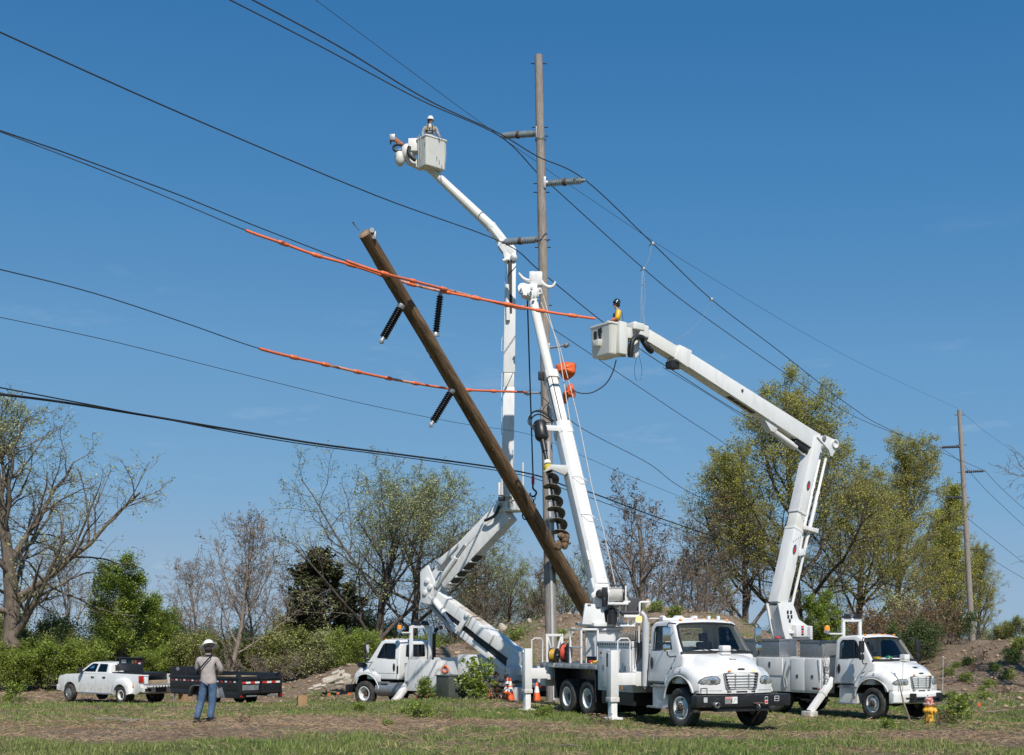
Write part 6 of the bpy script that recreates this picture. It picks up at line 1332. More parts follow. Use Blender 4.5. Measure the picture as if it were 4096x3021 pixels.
wire('neutral_wire', [(-6,693),(250,748),(500,811),(780,880),(1000,925),(1160,951),(1280,1000),(1400,1051),(1600,1130),(1800,1200)], -.5, .009, 'wire_alu', 'thin grey wire low at left below the orange hoses')
wire('conductor', [(1207,718),(1300,780),(1400,848),(1545,944),(1700,1040),(1900,1130),(2088,1190)], .5, .014, 'wire_alu', 'conductor leaving the old pole just under the bucket at right')
wire('conductor', [(1185,868),(1256,926),(1309,957),(1420,1015),(1511,1078),(1700,1160),(1900,1215),(2094,1240)], .4, .014, 'wire_alu', 'conductor leaving the old pole behind the digger boom')
wire('conductor', [(1450,804),(1560,870),(1700,960),(1800,1015),(1960,1080),(2140,1200)], 1.6, .012, 'wire_alu', 'conductor passing below the folding boom at right')
wire('cable', [(-6,847),(300,905),(620,965),(902,1003),(1090,1030),(1170,1047),(1245,1074),(1300,1092),(1456,1148),(1690,1220),(1900,1270),(2100,1310)], -.3, .016, 'wire_black', 'thinner of the two black cables across the tree tops', 'cable')
wire('cable', [(-6,862),(130,879),(300,906),(480,936),(700,972),(902,998),(1090,1024),(1180,1042),(1245,1066),(1293,1078),(1456,1138),(1690,1215),(1900,1268),(2100,1312)], -.5, .030, 'wire_black', 'thick bundled black cable across the tree tops', 'cable')
# spans that leave the distant pole for the right edge
for k, (p, lab) in enumerate((([(2099,897),(2160,948),(2250,1010)],'thin shield wire leaving the distant pole top for the right edge'),([(2058,979),(2105,1015),(2160,1075),(2250,1160)],'conductor leaving the topmost arm of the distant pole for the right edge'),
        ([(2155,1030),(2190,1068),(2250,1122)],'conductor leaving the right arm of the distant pole for the right edge'),([(2062,1090),(2130,1145),(2250,1240)],'conductor leaving the lowest arm of the distant pole for the right edge'),([(2142,1202),(2180,1230),(2250,1272)],'short span low on the distant pole towards the right edge'))):
    wire('conductor', p, 0, .022 if k else .012, 'wire_alu', lab, deps=[(2058,117),(2250,135)])
def hose(line, x0, x1, cps, label, fade=()):
    """insulating line hose slipped over a conductor, with its couplers"""
    def px(p): return (CX + FPX*p.x/p.y)/NATIVE
    fine = catmull(line, 3); seg = [p for p in fine if x0 <= px(p) <= x1]; T = empty('line_hose', seg[0], 0, label, 'line hose', 'orange line hoses'); W = dict(world=True)
    cuts = [x0] + list(cps) + [x1]
    for i in range(len(cuts)-1):
        q = [p for p in seg if cuts[i] <= px(p) <= cuts[i+1]]
        if len(q) > 1: MB().tube([q[0]-(q[1]-q[0])*.5] + q + [q[-1]+(q[-1]-q[-2])*.5], .040, 10).build('hose_section', 'orange_fade' if i in fade else 'orange_rubber', T, **W)
    for c in cps:
        j = min(range(1, len(seg)-1), key=lambda i_: abs(px(seg[i_])-c)); d = (seg[j+1]-seg[j-1]).normalized()
        MB().lathe([(.04,-.16),(.058,-.14),(.066,-.04),(.058,0),(.066,.04),(.058,.14),(.04,.16)], seg[j], d, 12).build('hose_coupler', 'orange_rubber', T, **W)
hose(LE, 540, 1309, (619,692,770,836,902,975,1042,1110,1180,1250), 'longest orange line hose, running from left of the leaning pole to the right bucket', (4,5))
hose(LF, 755, 1140, (842,905,972,1040,1108), 'upper orange line hose crossing in front of the leaning pole', (3,))
hose(LG, 566, 1150, (643,714,783,848,910,1025,1078), 'lower orange line hose passing behind the leaning pole', (2,4))
# clamps, ropes and slack jumpers
def rope(name, pts, dpt, r, mt, label, cat='rope', k=6):
    o = MB().tube(catmull([Q(x, y, dpt) for x, y in pts], k), r, 6).build(name, mt, smooth=60); return tag(o, label, cat)
for (x, y), off, lab in (((1407,588),-1.5,'wire grip clamped on the conductor above the right bucket worker'),((1427,533),1.5,'wire grip clamped on the upper conductor right of the old pole'),((1556,655),1.5,'wire grip on the upper conductor with a rope tail, right of the bucket')):
    p = P(x*NATIVE, y*NATIVE, wdep(x*NATIVE, off)); m = MB(); m.cbox(p, .15,.10,.11); m.tube([p, p + V(-.16,0,-.12)], .022, 6); tag(m.build('wire_grip', 'galvanised', None, .02), lab, 'clamp')
dr = wdep(1407*NATIVE,-1.5)
rope('hand_line', [(1407,590),(1404,640),(1406,690),(1411,711),(1408,680),(1411,640),(1407,592)], dr, .008, 'rope_pale', 'pale rope loop hanging from the clamp above the right bucket')
rope('hand_line', [(1404,592),(1402,660),(1402,740),(1400,775)], dr, .007, 'rope_pale', 'single pale rope falling behind the right bucket wrist')
rope('hand_line', [(1396,770),(1388,805),(1392,832),(1402,828),(1404,805),(1397,775)], 41, .008, 'rope_grey', 'grey rope loop dangling under the right boom tip')
rope('hand_line', [(1425,536),(1420,565),(1408,588)], wdep(1420*NATIVE,0), wdep(1420*NATIVE,0)*0+.006, 'rope_pale', 'short pale rope between the two upper clamps')
rope('tag_line', [(1553,657),(1540,690),(1510,723),(1480,742),(1459,751)], wdep(1510*NATIVE,1.2), .008, 'rope_grey', 'grey rope sagging from the right clamp to the folding boom')
rope('jumper_cable', [(1348,787),(1340,815),(1325,840),(1300,857),(1280,861),(1262,858),(1250,850)], 42.5, .022, 'wire_black', 'black jumper cable sagging from the right bucket to the orange blankets', 'cable')
# insulating blankets wrapped on the pole hardware
def blanket(pts, depth, label, seed, fold=.10):
    rnd = random.Random(seed); c = V(0,0,0); n = len(pts); ps = [P(u, v, depth) for u, v in pts]
    for p in ps: c += p/n
    rings = []
    for t in (0,.25,.5,.75,1.0): rings.append([lerp(c, p, max(t,.02)) + V(0, -.30*(1-t*t) + fold*math.sin(.5*i+2*t)*t, 0) for i, p in enumerate(catmull(ps + [ps[0]], 4)[:-1])])
    m = MB(); m.loft(rings, caps=False); o = m.build('blanket', 'orange_blanket', None, smooth=70); md = o.modifiers.new('s', 'SOLIDIFY'); md.thickness = .02; return tag(o, label, 'blanket', 'orange rubber blankets')
blanket([(2226,1460),(2250,1452),(2275,1452),(2302,1453),(2301,1480),(2296,1500),(2275,1514),(2252,1518),(2240,1495),(2222,1487)], 43.6, 'upper orange rubber blanket draped on the pole beside the digger boom', 1)
blanket([(2268,1545),(2284,1538),(2296,1560),(2301,1572),(2296,1594),(2275,1590),(2262,1612),(2252,1600),(2252,1575),(2264,1565)], 43.5, 'crumpled lower orange blanket on the pole beside the digger boom', 2, .16)

# ---------------------------------------------------------------- pickup and trailer
def hit(u, v):
    """where the pixel ray meets the ground"""
    d = np.linspace(17, 110, 1860); x = (u-CX)/FPX*d; z = CAMZ-(v-HZ)/FPX*d; g = ground(x, d); k = int(np.argmax(z <= g)) if (z <= g).any() else int(np.argmin(z - g)); return V(x[k], d[k], g[k])
def cut(mb_outer, cutters, bevel=.0, ang=.5):
    me = bpy.data.meshes.new('o'); me.from_pydata(mb_outer.v, [], mb_outer.f); bm = bmesh.new(); bm.from_mesh(me); bmesh.ops.recalc_face_normals(bm, faces=bm.faces)
    if bevel: bmesh.ops.bevel(bm, geom=[e for e in bm.edges if e.calc_face_angle(0) > ang], offset=bevel, segments=3, profile=.55, affect='EDGES', clamp_overlap=True)
    bm.to_mesh(me); bm.free(); cs = []
    for c in cutters:
        m = bpy.data.meshes.new('c'); m.from_pydata(c.v, [], c.f); bm = bmesh.new(); bm.from_mesh(m); bmesh.ops.recalc_face_normals(bm, faces=bm.faces); bm.to_mesh(m); bm.free(); cs.append(m)
    r = boolean(me, cs); r.materials.clear(); return r
def pickup():
    x0, y0 = -17.75, 57.3; T = empty('pickup_truck', (x0, y0, -1.02), math.atan2(.586,-.81), 'white crew-cab pickup with twin rear wheels parked at left', 'pickup')
    prof = [(-1.30,.62),(-1.28,1.38),(1.10,1.42),(1.12,1.40),(3.35,1.36),(3.45,1.36),(4.6,1.32),(5.10,1.22),(5.22,1.05),(5.25,.55),(4.9,.45),(-1.0,.45)]
    body = MB().loft([[(x, q*.96*(1-.012*(abs(q) > .9)), z) for x, z in prof] for q in (-1,-.85,0,.85,1)])
    ca = lambda x, r: MB().lathe([(r,-1.6),(r,1.6)], (x,0,.42), (0,1,0), 24)
    bed = MB().box(-1.9,1.02,-.80,.80,.80,2.0); cabin = MB().box(1.35,3.2,-.84,.84,.6,1.9)
    link('body', cut(body, [ca(4.25,.53), ca(0,.50), bed, cabin], .06), 'white_paint', T, 40)
    gp = [(1.12,1.39),(1.20,1.80),(1.36,1.90),(2.55,1.93),(2.80,1.88),(3.62,1.37)]; gh = [.93,.80,.74,.73,.75,.93]
    gh_ = MB().loft([[(x + (.10*(1-q*q) if x > 2.6 else 0), q*h, z + .03*(1-q*q)*(z > 1.7)) for (x, z), h in zip(gp, gh)] for q in (-1,-.6,0,.6,1)])
    inner = MB().loft([[(2.3+(x-2.3)*.93, q*h*.93, 1.3+(z-1.3)*.92) for (x, z), h in zip(gp, gh)] for q in (-1,1)])
    w1 = [(1.36,1.46),(1.40,1.80),(1.46,1.84),(2.05,1.85),(2.12,1.46)]; w2 = [(2.24,1.46),(2.18,1.85),(2.56,1.86),(2.72,1.80),(3.28,1.46)]
    wsd = MB().prism([(3.70,1.42),(3.2,1.42),(2.70,1.86),(3.2,2.2),(4.2,2.0)], -.74, .74); wr = MB().prism([(-.58,1.5),(.58,1.5),(.52,1.80),(-.52,1.80)], .8,1.35,'yz')
    link('cab', cut(gh_, [inner, MB().prism(w1,-1.5,1.5), MB().prism(w2,-1.5,1.5), wsd, wr], .05), 'white_paint', T, 40)
    hf = lambda z: np.interp(z, [1.39,1.80,1.90],[.93,.80,.74])
    for s in (-1, 1):
        for w_, g_ in ((w1,'glass_dark'),(w2,'glass_clear')): MB().plate([(x, s*(hf(z)-.03), z) for x, z in w_], (0,s,0), .006).build('side_window', g_, T, smooth=0)
        for xa, xb in ((1.28,2.16),(2.18,3.30)): MB().box(xb-.006,xb+.006,s*.957,s*.963,.62,1.36).build('door_seam', 'grey_paint', T); MB().box(xa+.10,xa+.32,s*.955,s*.985,1.18,1.24).build('door_handle', 'black_plastic', T, .012)
        # bulging rear fender over the twin wheels
        arc = [(math.cos(R(a))*.50, .42+math.sin(R(a))*.50) for a in range(0,181,15)]; out = [(math.cos(R(a))*(.80 if 20 < a < 160 else .78), min(1.22,.42+math.sin(R(a))*.86) if 15 < a < 165 else .50) for a in range(0,181,15)]
        f = MB(); f.loft([[V(x,s*.94,z) for x,z in out],[V(x*.97,s*1.10,lerp(z,.5,.06)) for x,z in out],[V(lerp(x,a_,.35),s*1.17,lerp(z,b_,.35)) for (x,z),(a_,b_) in zip(out,arc)],[V(a_,s*1.17,b_) for a_,b_ in arc],[V(a_,s*.9,b_) for a_,b_ in arc]], caps=False, closed=False); f.build('rear_fender', 'white_paint', T, smooth=60)
        wheel(T, 4.25, s*.90, .405, .405, .26, s, 'front', hubmat='galvanised'); wheel(T, 0, s*1.0, .405, .405, .24, s, 'rear'); wheel(T, 0, s*.72, .405, .405, .24, s, 'rear')
        MB().box(.75,3.35,s*.96,s*1.08,.40,.47).build('running_board', 'galvanised', T, .02)
        q = MB(); q.box(3.10,3.22,s*1.0,s*1.24,1.40,1.66); q.build('mirror', 'black_plastic', T, .03, 3); MB().tube([(3.2,s*.9,1.44),(3.18,s*1.05,1.46)], .04, 6).build('mirror_arm', 'black_plastic', T)
        t = MB().box(-1.34,-1.16,s*.80,s*.975,1.0,1.33).build('tail_lamp', 'red_lens', T, .02)
    MB().box(-1.55,-1.30,-.98,.98,.55,.80).build('rear_bumper', 'white_paint', T, .04, 3); MB().box(-1.56,-1.54,.55,.90,.60,.74).build('bumper_step', 'black_plastic', T); MB().box(-1.56,-1.5,-.3,.3,.56,.78).build('plate_recess', 'black_plastic', T)
    MB().box(5.10,5.36,-.96,.96,.48,.80).build('front_bumper', 'white_paint', T, .05, 3); MB().box(5.18,5.27,-.7,.7,.85,1.18).build('grille', 'black_plastic', T, .02); MB().lathe([(.05,0),(.05,.01)], (-.80,1.0,.88), (0,1,0), 12).build('marker_lamp', 'amber', T)
    MB().box(-1.15,3.3,-.78,.78,.70,.80).build('bed_floor', 'black_plastic', T)
    for y in (-.42,.42):
        for x in (1.6,2.5): s = MB(); s.box(x-.25,x+.22,y-.26,y+.26,.85,1.05); s.beam((x-.22,y,1.0),(x-.36,y,1.6),.46,.14,(1,0,0)); s.beam((x-.37,y,1.62),(x-.40,y,1.80),.26,.10,(1,0,0)); s.build('seat', 'interior', T, .04)
    MB().box(3.0,3.3,-.8,.8,.9,1.36).build('dashboard', 'interior', T, .04)
    tg = MB().box(-1.84,-1.24,-.82,.82,.80,.88).build('tailgate', 'white_paint', T, .015)
    for k in range(9): MB().lathe([(.03,0),(.03,.012)], (-1.842,-.7+k*.17,.84), (-1,0,0), 8).build('tailgate_hole', 'black_plastic', tg)
    MB().box(-1.8,-1.26,-.75,.75,.885,.93).build('tailgate_mat', 'deck_steel', T, .01); lay(T, MB().box(-1.15,-.2,-.7,.2,.81,1.10), 'wooden_crate', 'wood_plain', 'brown wooden crate in the open end of the pickup bed', 'crate', .02)
    # black chest along the bed with its lid raised
    MB().box(-1.1,1.02,-.70,.84,1.30,1.47).build('tool_chest', 'black_metal', T, .02)
    ld = MB(); ld.plate([(-.80,.50,1.47),(1.04,.50,1.47),(1.04,.42,2.18),(-.80,.42,2.18)], (0,-1,.08), .06); ld.box(-.80,1.04,.42,.60,2.12,2.18); ld = ld.build('chest_lid', 'black_metal', T, .008)
    for x, w_, c_ in ((.62,.36,'decal_white'),(-.06,.13,'decal_yellow'),(-.32,.34,'decal_red'),(-.62,.17,'decal_red')): MB().box(x-w_/2,x+w_/2,.462,.474,1.90,2.05).build('sticker', c_, ld)
    MB().box(-.66,-.50,.475,.484,1.86,1.93).build('sticker', 'decal_white', ld); MB().box(-.34,-.24,.475,.482,1.94,2.03).build('sticker', 'decal_white', ld)
    MB().tube(catmull([(.8,.6,1.49),(.6,.65,1.50),(.45,.62,1.50)],4), .03, 6).v and lay(T, MB().tube(catmull([(.8,.6,1.49),(.6,.65,1.50),(.45,.62,1.50)],4), .03, 6), 'rag', 'decal_white', 'white rag on the black chest of the pickup', 'rag')
    M = wmat(T); c = empty('cooler', M @ V(-1.02,.60,.82), math.atan2(.586,-.81), 'small pale cooler standing at the open end of the pickup bed', 'cooler')
    MB().box(-.20,.20,-.15,.15,0,.46).build('cooler_body', 'shirt_white', c, .03); MB().box(-.215,.215,-.165,.165,.47,.54).build('cooler_lid', 'shirt_white', c, .02); MB().tube([(-.21,-.10,.40),(-.25,-.10,.18),(-.25,.10,.18),(-.21,.10,.40)], .012, 5).build('cooler_handle', 'grey_paint', c)
pickup()
def trailer():
    T = empty('dump_trailer', (-10.77,51.3,gz(-12.5,52.5)), math.atan2(.66,-.75), 'black dump trailer with red and white reflective tape behind the worker', 'trailer')
    hw = 1.065
    def panel(nm, *b, **k): return MB().box(*b).build(nm, 'black_metal', T, .01, **k)
    panel('floor', 0,5.2,-hw,hw,.62,.70); side = panel('side_panel', 0,5.2,hw-.05,hw,.66,1.22); panel('side_panel', 0,5.2,-hw,-hw+.05,.66,1.40); panel('end_wall', 5.15,5.2,-hw,hw,.66,1.62)
    for s in (-1, 1): panel('chassis_rail', -.02,5.4,s*.45-.05,s*.45+.05,.42,.62); MB().beam((5.2,s*.45,.52),(6.5,s*.05,.52),.08,.14).build('drawbar', 'black_metal', T)
    MB().box(0,5.2,hw-.02,hw+.06,1.16,1.25).build('top_rail', 'black_metal', T, .01); panel('side_ledge', 0.0,1.6,hw-.3,hw+.02,.36,.62); panel('side_ledge', 3.1,5.1,hw-.3,hw+.02,.42,.64)
    for k in range(16):
        x = .25+k*.31
        if not 1.55 < x < 1.75: MB().box(x,x+.155,hw+.001,hw+.008,1.02,1.10).build('reflective_tape', 'decal_red' if k % 2 else 'decal_white', side)
    for k in range(16): MB().box(.405+k*.31,.56+k*.31,hw+.001,hw+.008,1.02,1.10).build('reflective_tape', 'decal_white' if k % 2 else 'decal_red', side) if k < 15 and False else None
    for y0, y1 in ((.03,hw),(-hw,-.03)):
        d = MB().box(-.06,0,y0,y1,.52,1.24).build('rear_door', 'black_metal', T, .008); MB().box(-.09,-.06,y0+.02,y1-.02,1.14,1.22).build('door_rib', 'black_metal', d, .01); MB().box(-.09,-.06,y0+.02,y1-.02,.56,.66).build('door_rib', 'black_metal', d, .01)
        MB().box(-.065,-.0605,y0+.10,y1-.10,.70,.92).build('scuffed_panel', 'deck_steel' if y0 > 0 else 'black_metal', d)
        for k in range(4): w_ = (y1-y0-.1)/4; MB().box(-.072,-.0625,y0+.05+k*w_,y0+.05+(k+1)*w_,.98,1.06).build('reflective_tape', 'decal_red' if k % 2 else 'decal_white', d)
        MB().box(-.10,-.05,y0+.2,y1-.3,.42,.48).build('lamp_strip', 'galvanised', T, .01)
    for y in (hw-.02,-hw+.02):
        panel('corner_post', -.10,.06,y-.05,y+.05,.36,1.30); MB().prism([(-.05,1.25),(.30,1.25),(.05,1.46),(-.05,1.44)], y-.03,y+.03).build('corner_gusset', 'black_metal', T)
        MB().box(-.12,-.10,y-.06,y+.06,.42,.48).build('tail_lamp', 'red_lens', T)
    for x in (1.95,2.80):
        for s in (-1, 1): wheel(T, x, s*.96, .365, .365, .21, s, 'front', hubmat='galvanised')
    fd = MB(); pts = [(1.25,.36),(1.45,.76),(1.65,.86),(3.05,.86),(3.25,.76),(3.45,.36)]; fd.loft([[V(x,hw,z) for x,z in pts],[V(x,hw+.24,z) for x,z in pts]], caps=False, closed=False); o = fd.build('mudguard', 'deck_steel', T); md = o.modifiers.new('s','SOLIDIFY'); md.thickness = .02
    MB().plate([(1.0,hw+.02,.36),(1.30,hw+.02,.36),(1.48,hw+.02,.74),(1.20,hw+.02,.80)], (0,1,0), .02).build('guard_brace', 'deck_steel', T, .005)
    MB().box(3.9,4.6,-.4,.4,.7,1.05).build('pump_box', 'black_metal', T, .02); MB().tube([(6.4,0,.52),(6.45,.05,.1)], .04, 6).build('jack', 'galvanised', T); MB().lathe([(.09,0),(.09,.01)], (5.14,.7,1.52), (-1,0,0), 12).build('badge', 'galvanised', T)
    lay(T, MB().box(.5,1.9,-.2,.9,1.255,1.285), 'board', 'wood_plain', 'pale board lying across the top of the black trailer', 'board', .004)
trailer()

# ---------------------------------------------------------------- people
def skin(name, nodes, edges, mt, parent, sub=2, world=False):
    bm = bmesh.new(); ly = bm.verts.layers.skin.verify(); vs_ = []
    for i, (p, r) in enumerate(nodes):
        v = bm.verts.new(p); v[ly].radius = r if isinstance(r, tuple) else (r, r); v[ly].use_root = (i == 0); vs_.append(v)
    for a, b in edges: bm.edges.new((vs_[a], vs_[b]))
    me = bpy.data.meshes.new(name); bm.to_mesh(me); bm.free()
    t = bpy.data.objects.new('tmp', me); COL.objects.link(t); m = t.modifiers.new('s','SKIN'); m.branch_smoothing = .6; m = t.modifiers.new('d','SUBSURF'); m.levels = sub; m.render_levels = sub
    r = evalmesh(t); bpy.data.objects.remove(t); r.materials.clear(); return link(name, r, mt, parent, 180)
def person(loc, rz, label, J, shirt, trousers, hat, hat_tilt=(0,0), look=0.0, brim=.165, group='line workers'):
    """J: joints in metres, figure facing +Y; one continuous body plus clothes"""
    T = empty('person', loc, rz, label, 'person', group); g = {k: Vector(v) for k, v in J.items()}
    nodes, edges, ix = [], [], {}
    def nd(k, p, r): ix[k] = len(nodes); nodes.append((Vector(p), r)); return ix[k]
    nd('pel', g['pel'], (.10,.08)); nd('wst', g['pel'].lerp(g['chest'],.4), (.09,.07)); nd('chest', g['chest'], (.10,.08)); nd('nck', g['neck'], .056); nd('jaw', g['head']+V(0,.01,-.05), (.07,.08)); nd('skl', g['head']+V(0,-.01,.05), (.075,.09)); nd('crn', g['head']+V(0,0,.11), (.05,.06))
    E = [('pel','wst'),('wst','chest'),('chest','nck'),('nck','jaw'),('jaw','skl'),('skl','crn')]
    for s in 'LR':
        nd('sh'+s, g['sh'+s], .05); nd('el'+s, g['el'+s], .038); nd('wr'+s, g['wr'+s], .028); nd('pm'+s, g['wr'+s]+(g['wr'+s]-g['el'+s]).normalized()*.08, (.038,.018))
        nd('hp'+s, g['hp'+s], .07); nd('kn'+s, g['kn'+s], .055); nd('an'+s, g['an'+s], .038); nd('to'+s, g['an'+s]+Vector(J.get('toe'+s,(0,.16,-.06))), (.035,.03))
        E += [('chest','sh'+s),('sh'+s,'el'+s),('el'+s,'wr'+s),('wr'+s,'pm'+s),('pel','hp'+s),('hp'+s,'kn'+s),('kn'+s,'an'+s),('an'+s,'to'+s)]
        d = (g['wr'+s]-g['el'+s]).normalized(); o = d.cross(V(0,0,1)).normalized()*(1 if s == 'R' else -1); pm = nodes[ix['pm'+s]][0]
        for k, (a, L_) in enumerate(((-.033,.068),(-.011,.078),(.011,.074),(.033,.058))):
            i1 = nd('f%d%s' % (k,s), pm + o*a + d*.03, .0095); nd('g%d%s' % (k,s), pm + o*a + d*(L_*.7) + V(0,0,-.018), .009); nd('h%d%s' % (k,s), pm + o*a + d*(L_*.85) + V(0,0,-.045), .008); E += [('pm'+s,'f%d%s' % (k,s)),('f%d%s' % (k,s),'g%d%s' % (k,s)),('g%d%s' % (k,s),'h%d%s' % (k,s))]
        nd('t0'+s, g['wr'+s] + d*.04 - o*.045, .011); nd('t1'+s, g['wr'+s] + d*.085 - o*.055 + V(0,0,-.02), .010); E += [('wr'+s,'t0'+s),('t0'+s,'t1'+s)]
    fw = V(math.sin(look)*-1, math.cos(look), 0)
    nd('nose', g['head'] + fw*.115 + V(0,0,-.005), .014); E.append(('skl','nose'))
    for k, s in enumerate((-1,1)): nd('ear%d' % k, g['head'] + V(fw.y*s*.088, -fw.x*s*.088, 0), .016); E.append(('skl','ear%d' % k))
    body = skin('body', nodes, [(ix[a], ix[b]) for a, b in E], 'skin', T)
    # shirt and trousers grown on the same skeleton, wider
    sn = [(g['pel']+V(0,0,-.10),(.225,.18)),(g['pel']+V(0,0,.0),(.205,.165)),(g['pel'].lerp(g['chest'],.45),(.19,.145)),(g['chest'],(.20,.145)),(g['neck']+V(0,-.01,-.05),.085),
          (g['shL'],.085),(g['elL'],.068),(g['wrL'].lerp(g['elL'],.06),.047),(g['shR'],.085),(g['elR'],.068),(g['wrR'].lerp(g['elR'],.06),.047)]
    skin('shirt', sn, [(0,1),(1,2),(2,3),(3,4),(3,5),(5,6),(6,7),(3,8),(8,9),(9,10)], shirt, T)
    tn = [(g['pel']+V(0,0,.08),(.15,.11)),(g['hpL']+V(0,0,-.05),.112),(g['knL'],.088),(g['anL'].lerp(g['knL'],.35),.078),(g['anL']+V(0,0,-.02),.085),(g['hpR']+V(0,0,-.05),.112),(g['knR'],.088),(g['anR'].lerp(g['knR'],.35),.078),(g['anR']+V(0,0,-.02),.085)]
    skin('trousers', tn, [(0,1),(1,2),(2,3),(3,4),(0,5),(5,6),(6,7),(7,8)], trousers, T)
    for s in 'LR':
        a = g['an'+s]; t = Vector(J.get('toe'+s,(0,.16,-.06))); skin('boot', [(a+V(0,0,-.03),.06),(a - t.normalized()*.05 + V(0,0,-.055),(.045,.045)),(a + t*.6 + V(0,0,-.02),(.05,.04)),(a + t + V(0,0,.005),(.045,.03))], [(0,1),(0,2),(2,3)], 'boot', T)
    # hard hat with brim
    h = MB(); h.lathe([(brim,-.004),(brim,.006),(.125,.018),(.122,.05),(.112,.10),(.085,.14),(.04,.16),(.001,.164)], (0,0,0), (0,0,1), 24, False); h.tube([V(0,-.10,.10),V(0,-.05,.155),V(0,.05,.155),V(0,.10,.10)], .012, 5)
    H = h.build('hard_hat', hat, T, smooth=50); H.location = g['head'] + V(0,-.005,.055); H.rotation_euler = (hat_tilt[0], hat_tilt[1], 0)
    hr = MB().sphere((0,0,0), .088,.10,.07, 12, 8).build('hair', 'hair', T); hr.location = g['head'] - fw*.035 + V(0,0,-.005)
    return T, g
# the watcher in the foreground
w1 = on(829, 27.3)
T, g = person(w1, -.12, 'standing worker seen from behind in white hard hat, tan shirt and jeans', dict(pel=(.03,0,.94), chest=(.0,.0,1.36), neck=(.03,-.0,1.56), head=(.045,-.01,1.675), shL=(-.195,.0,1.46), elL=(-.275,.07,1.20), wrL=(-.10,.28,1.12), shR=(.215,.0,1.455), elR=(.315,.06,1.18), wrR=(.13,.28,1.10),
    hpL=(-.07,0,.90), knL=(-.155,.03,.48), anL=(-.245,-.03,.09), hpR=(.13,0,.90), knR=(.11,.04,.48), anR=(.065,.0,.09), toeL=(-.10,.13,-.06), toeR=(.07,.15,-.06)), 'shirt_tan', 'denim', 'hat_white', (-.40,-.33), brim=.195)
MB().beam(V(.13,-.155,1.50), V(-.14,-.18,1.20), .012,.055, up=(0,-1,.2)).build('shoulder_strap', 'harness', T); MB().beam(V(-.14,-.18,1.20), V(-.20,-.06,1.10), .012,.06, up=(-.5,-1,0)).build('shoulder_strap', 'harness', T); MB().beam(V(.13,-.155,1.50), V(.12,.0,1.56), .012,.055, up=(0,0,1)).build('shoulder_strap', 'harness', T)
MB().cbox(V(-.12,-.185,1.24), .06,.03,.12, Matrix.Rotation(.6,3,'Y')).build('strap_buckle', 'black_plastic', T, .008); MB().lathe([(.075,0),(.085,.015),(.07,.03)], (.04,-.04,1.535), (0,.1,1), 14).build('collar', 'shirt_tan', T)
# the worker high in the left bucket, facing the camera and looking to the right
f = LBC - V(0,0,.53); pz = P(1726,469,LBC.y).z - 1.85
T, g = person(V(P(1721,500,LBC.y).x, LBC.y, pz), math.pi, 'worker with white hard hat and black harness in the high left bucket', dict(pel=(0,0,.96), chest=(0,0,1.36), neck=(.0,.0,1.56), head=(-.01,.015,1.675), shL=(-.22,.0,1.45), elL=(-.30,.06,1.18), wrL=(-.36,.22,1.06), shR=(.22,.0,1.45), elR=(.30,.04,1.17), wrR=(.26,.2,1.02),
    hpL=(-.10,0,.92), knL=(-.11,.02,.50), anL=(-.12,0,.09), hpR=(.10,0,.92), knR=(.11,.02,.50), anR=(.12,0,.09)), 'shirt_grey', 'denim', 'hat_white', (.05,-.05), look=.75, brim=.15)
for x in (-.10,.10): 
    MB().beam(V(x,.150,1.50), V(x*1.1,.175,1.26), .045,.012, up=(0,1,0)).build('harness_strap', 'harness', T)
    for e in (-.03,.03): MB().beam(V(x+e,.148,1.50), V(x*1.1+e,.173,1.28), .012,.012, up=(0,1,0)).build('strap_edge', 'strap_yellow', T)
MB().beam(V(-.17,.18,1.25), V(.17,.18,1.25), .05,.02, up=(0,0,1)).build('chest_strap', 'harness', T); MB().prism([(-.05,1.52),(.05,1.52),(.0,1.34)], .135,.165).build('undershirt', 'shirt_white', T, .005)
# the worker in the right bucket, in profile facing left and looking up
pz = P(2470,1199,RBC.y).z - 1.84
T, g = person(V(P(2472,1250,RBC.y).x, RBC.y+.02, pz), math.pi/2, 'worker in dark hard hat with yellow rubber sleeves in the right bucket', dict(pel=(0,0,.96), chest=(0,.02,1.36), neck=(.0,.035,1.55), head=(.0,.06,1.66), shL=(-.20,.0,1.44), elL=(-.28,.04,1.17), wrL=(-.22,.27,1.08), shR=(.20,.0,1.44), elR=(.28,.08,1.17), wrR=(.2,.33,1.10),
    hpL=(-.10,0,.92), knL=(-.11,.02,.50), anL=(-.12,0,.09), hpR=(.10,0,.92), knR=(.11,.02,.50), anR=(.12,0,.09)), 'shirt_grey', 'denim', 'hat_dark', (.42,0), brim=.13)
for s in 'LR':
    e, sh, wr = g['el'+s], g['sh'+s], g['wr'+s]
    skin('rubber_sleeve', [(sh+V(0,-.02,.03),.105),(sh.lerp(e,.5),.102),(e,.092),(e.lerp(wr,.30),.075)], [(0,1),(1,2),(2,3)], 'sleeve_yellow', T)
    MB().tube([e.lerp(wr,.34), e.lerp(wr,.80)], [.072,.055], 12).build('rubber_glove_cuff', 'orange_rubber', T); d = (wr-e).normalized(); MB().sphere(wr + d*.06, .055,.075,.05, 10, 8).build('leather_glove', 'glove_pale', T)
MB().beam(V(-.16,-.12,1.40), V(-.10,-.17,1.0), .04,.012, up=(0,-1,0)).build('lanyard', 'rope_blue', T); MB().cbox(V(-.13,.15,1.30), .10,.05,.12).build('radio', 'harness', T, .01); MB().cbox(V(0,.135,1.69), .15,.04,.035).build('sunglasses', 'black_plastic', T, .008)
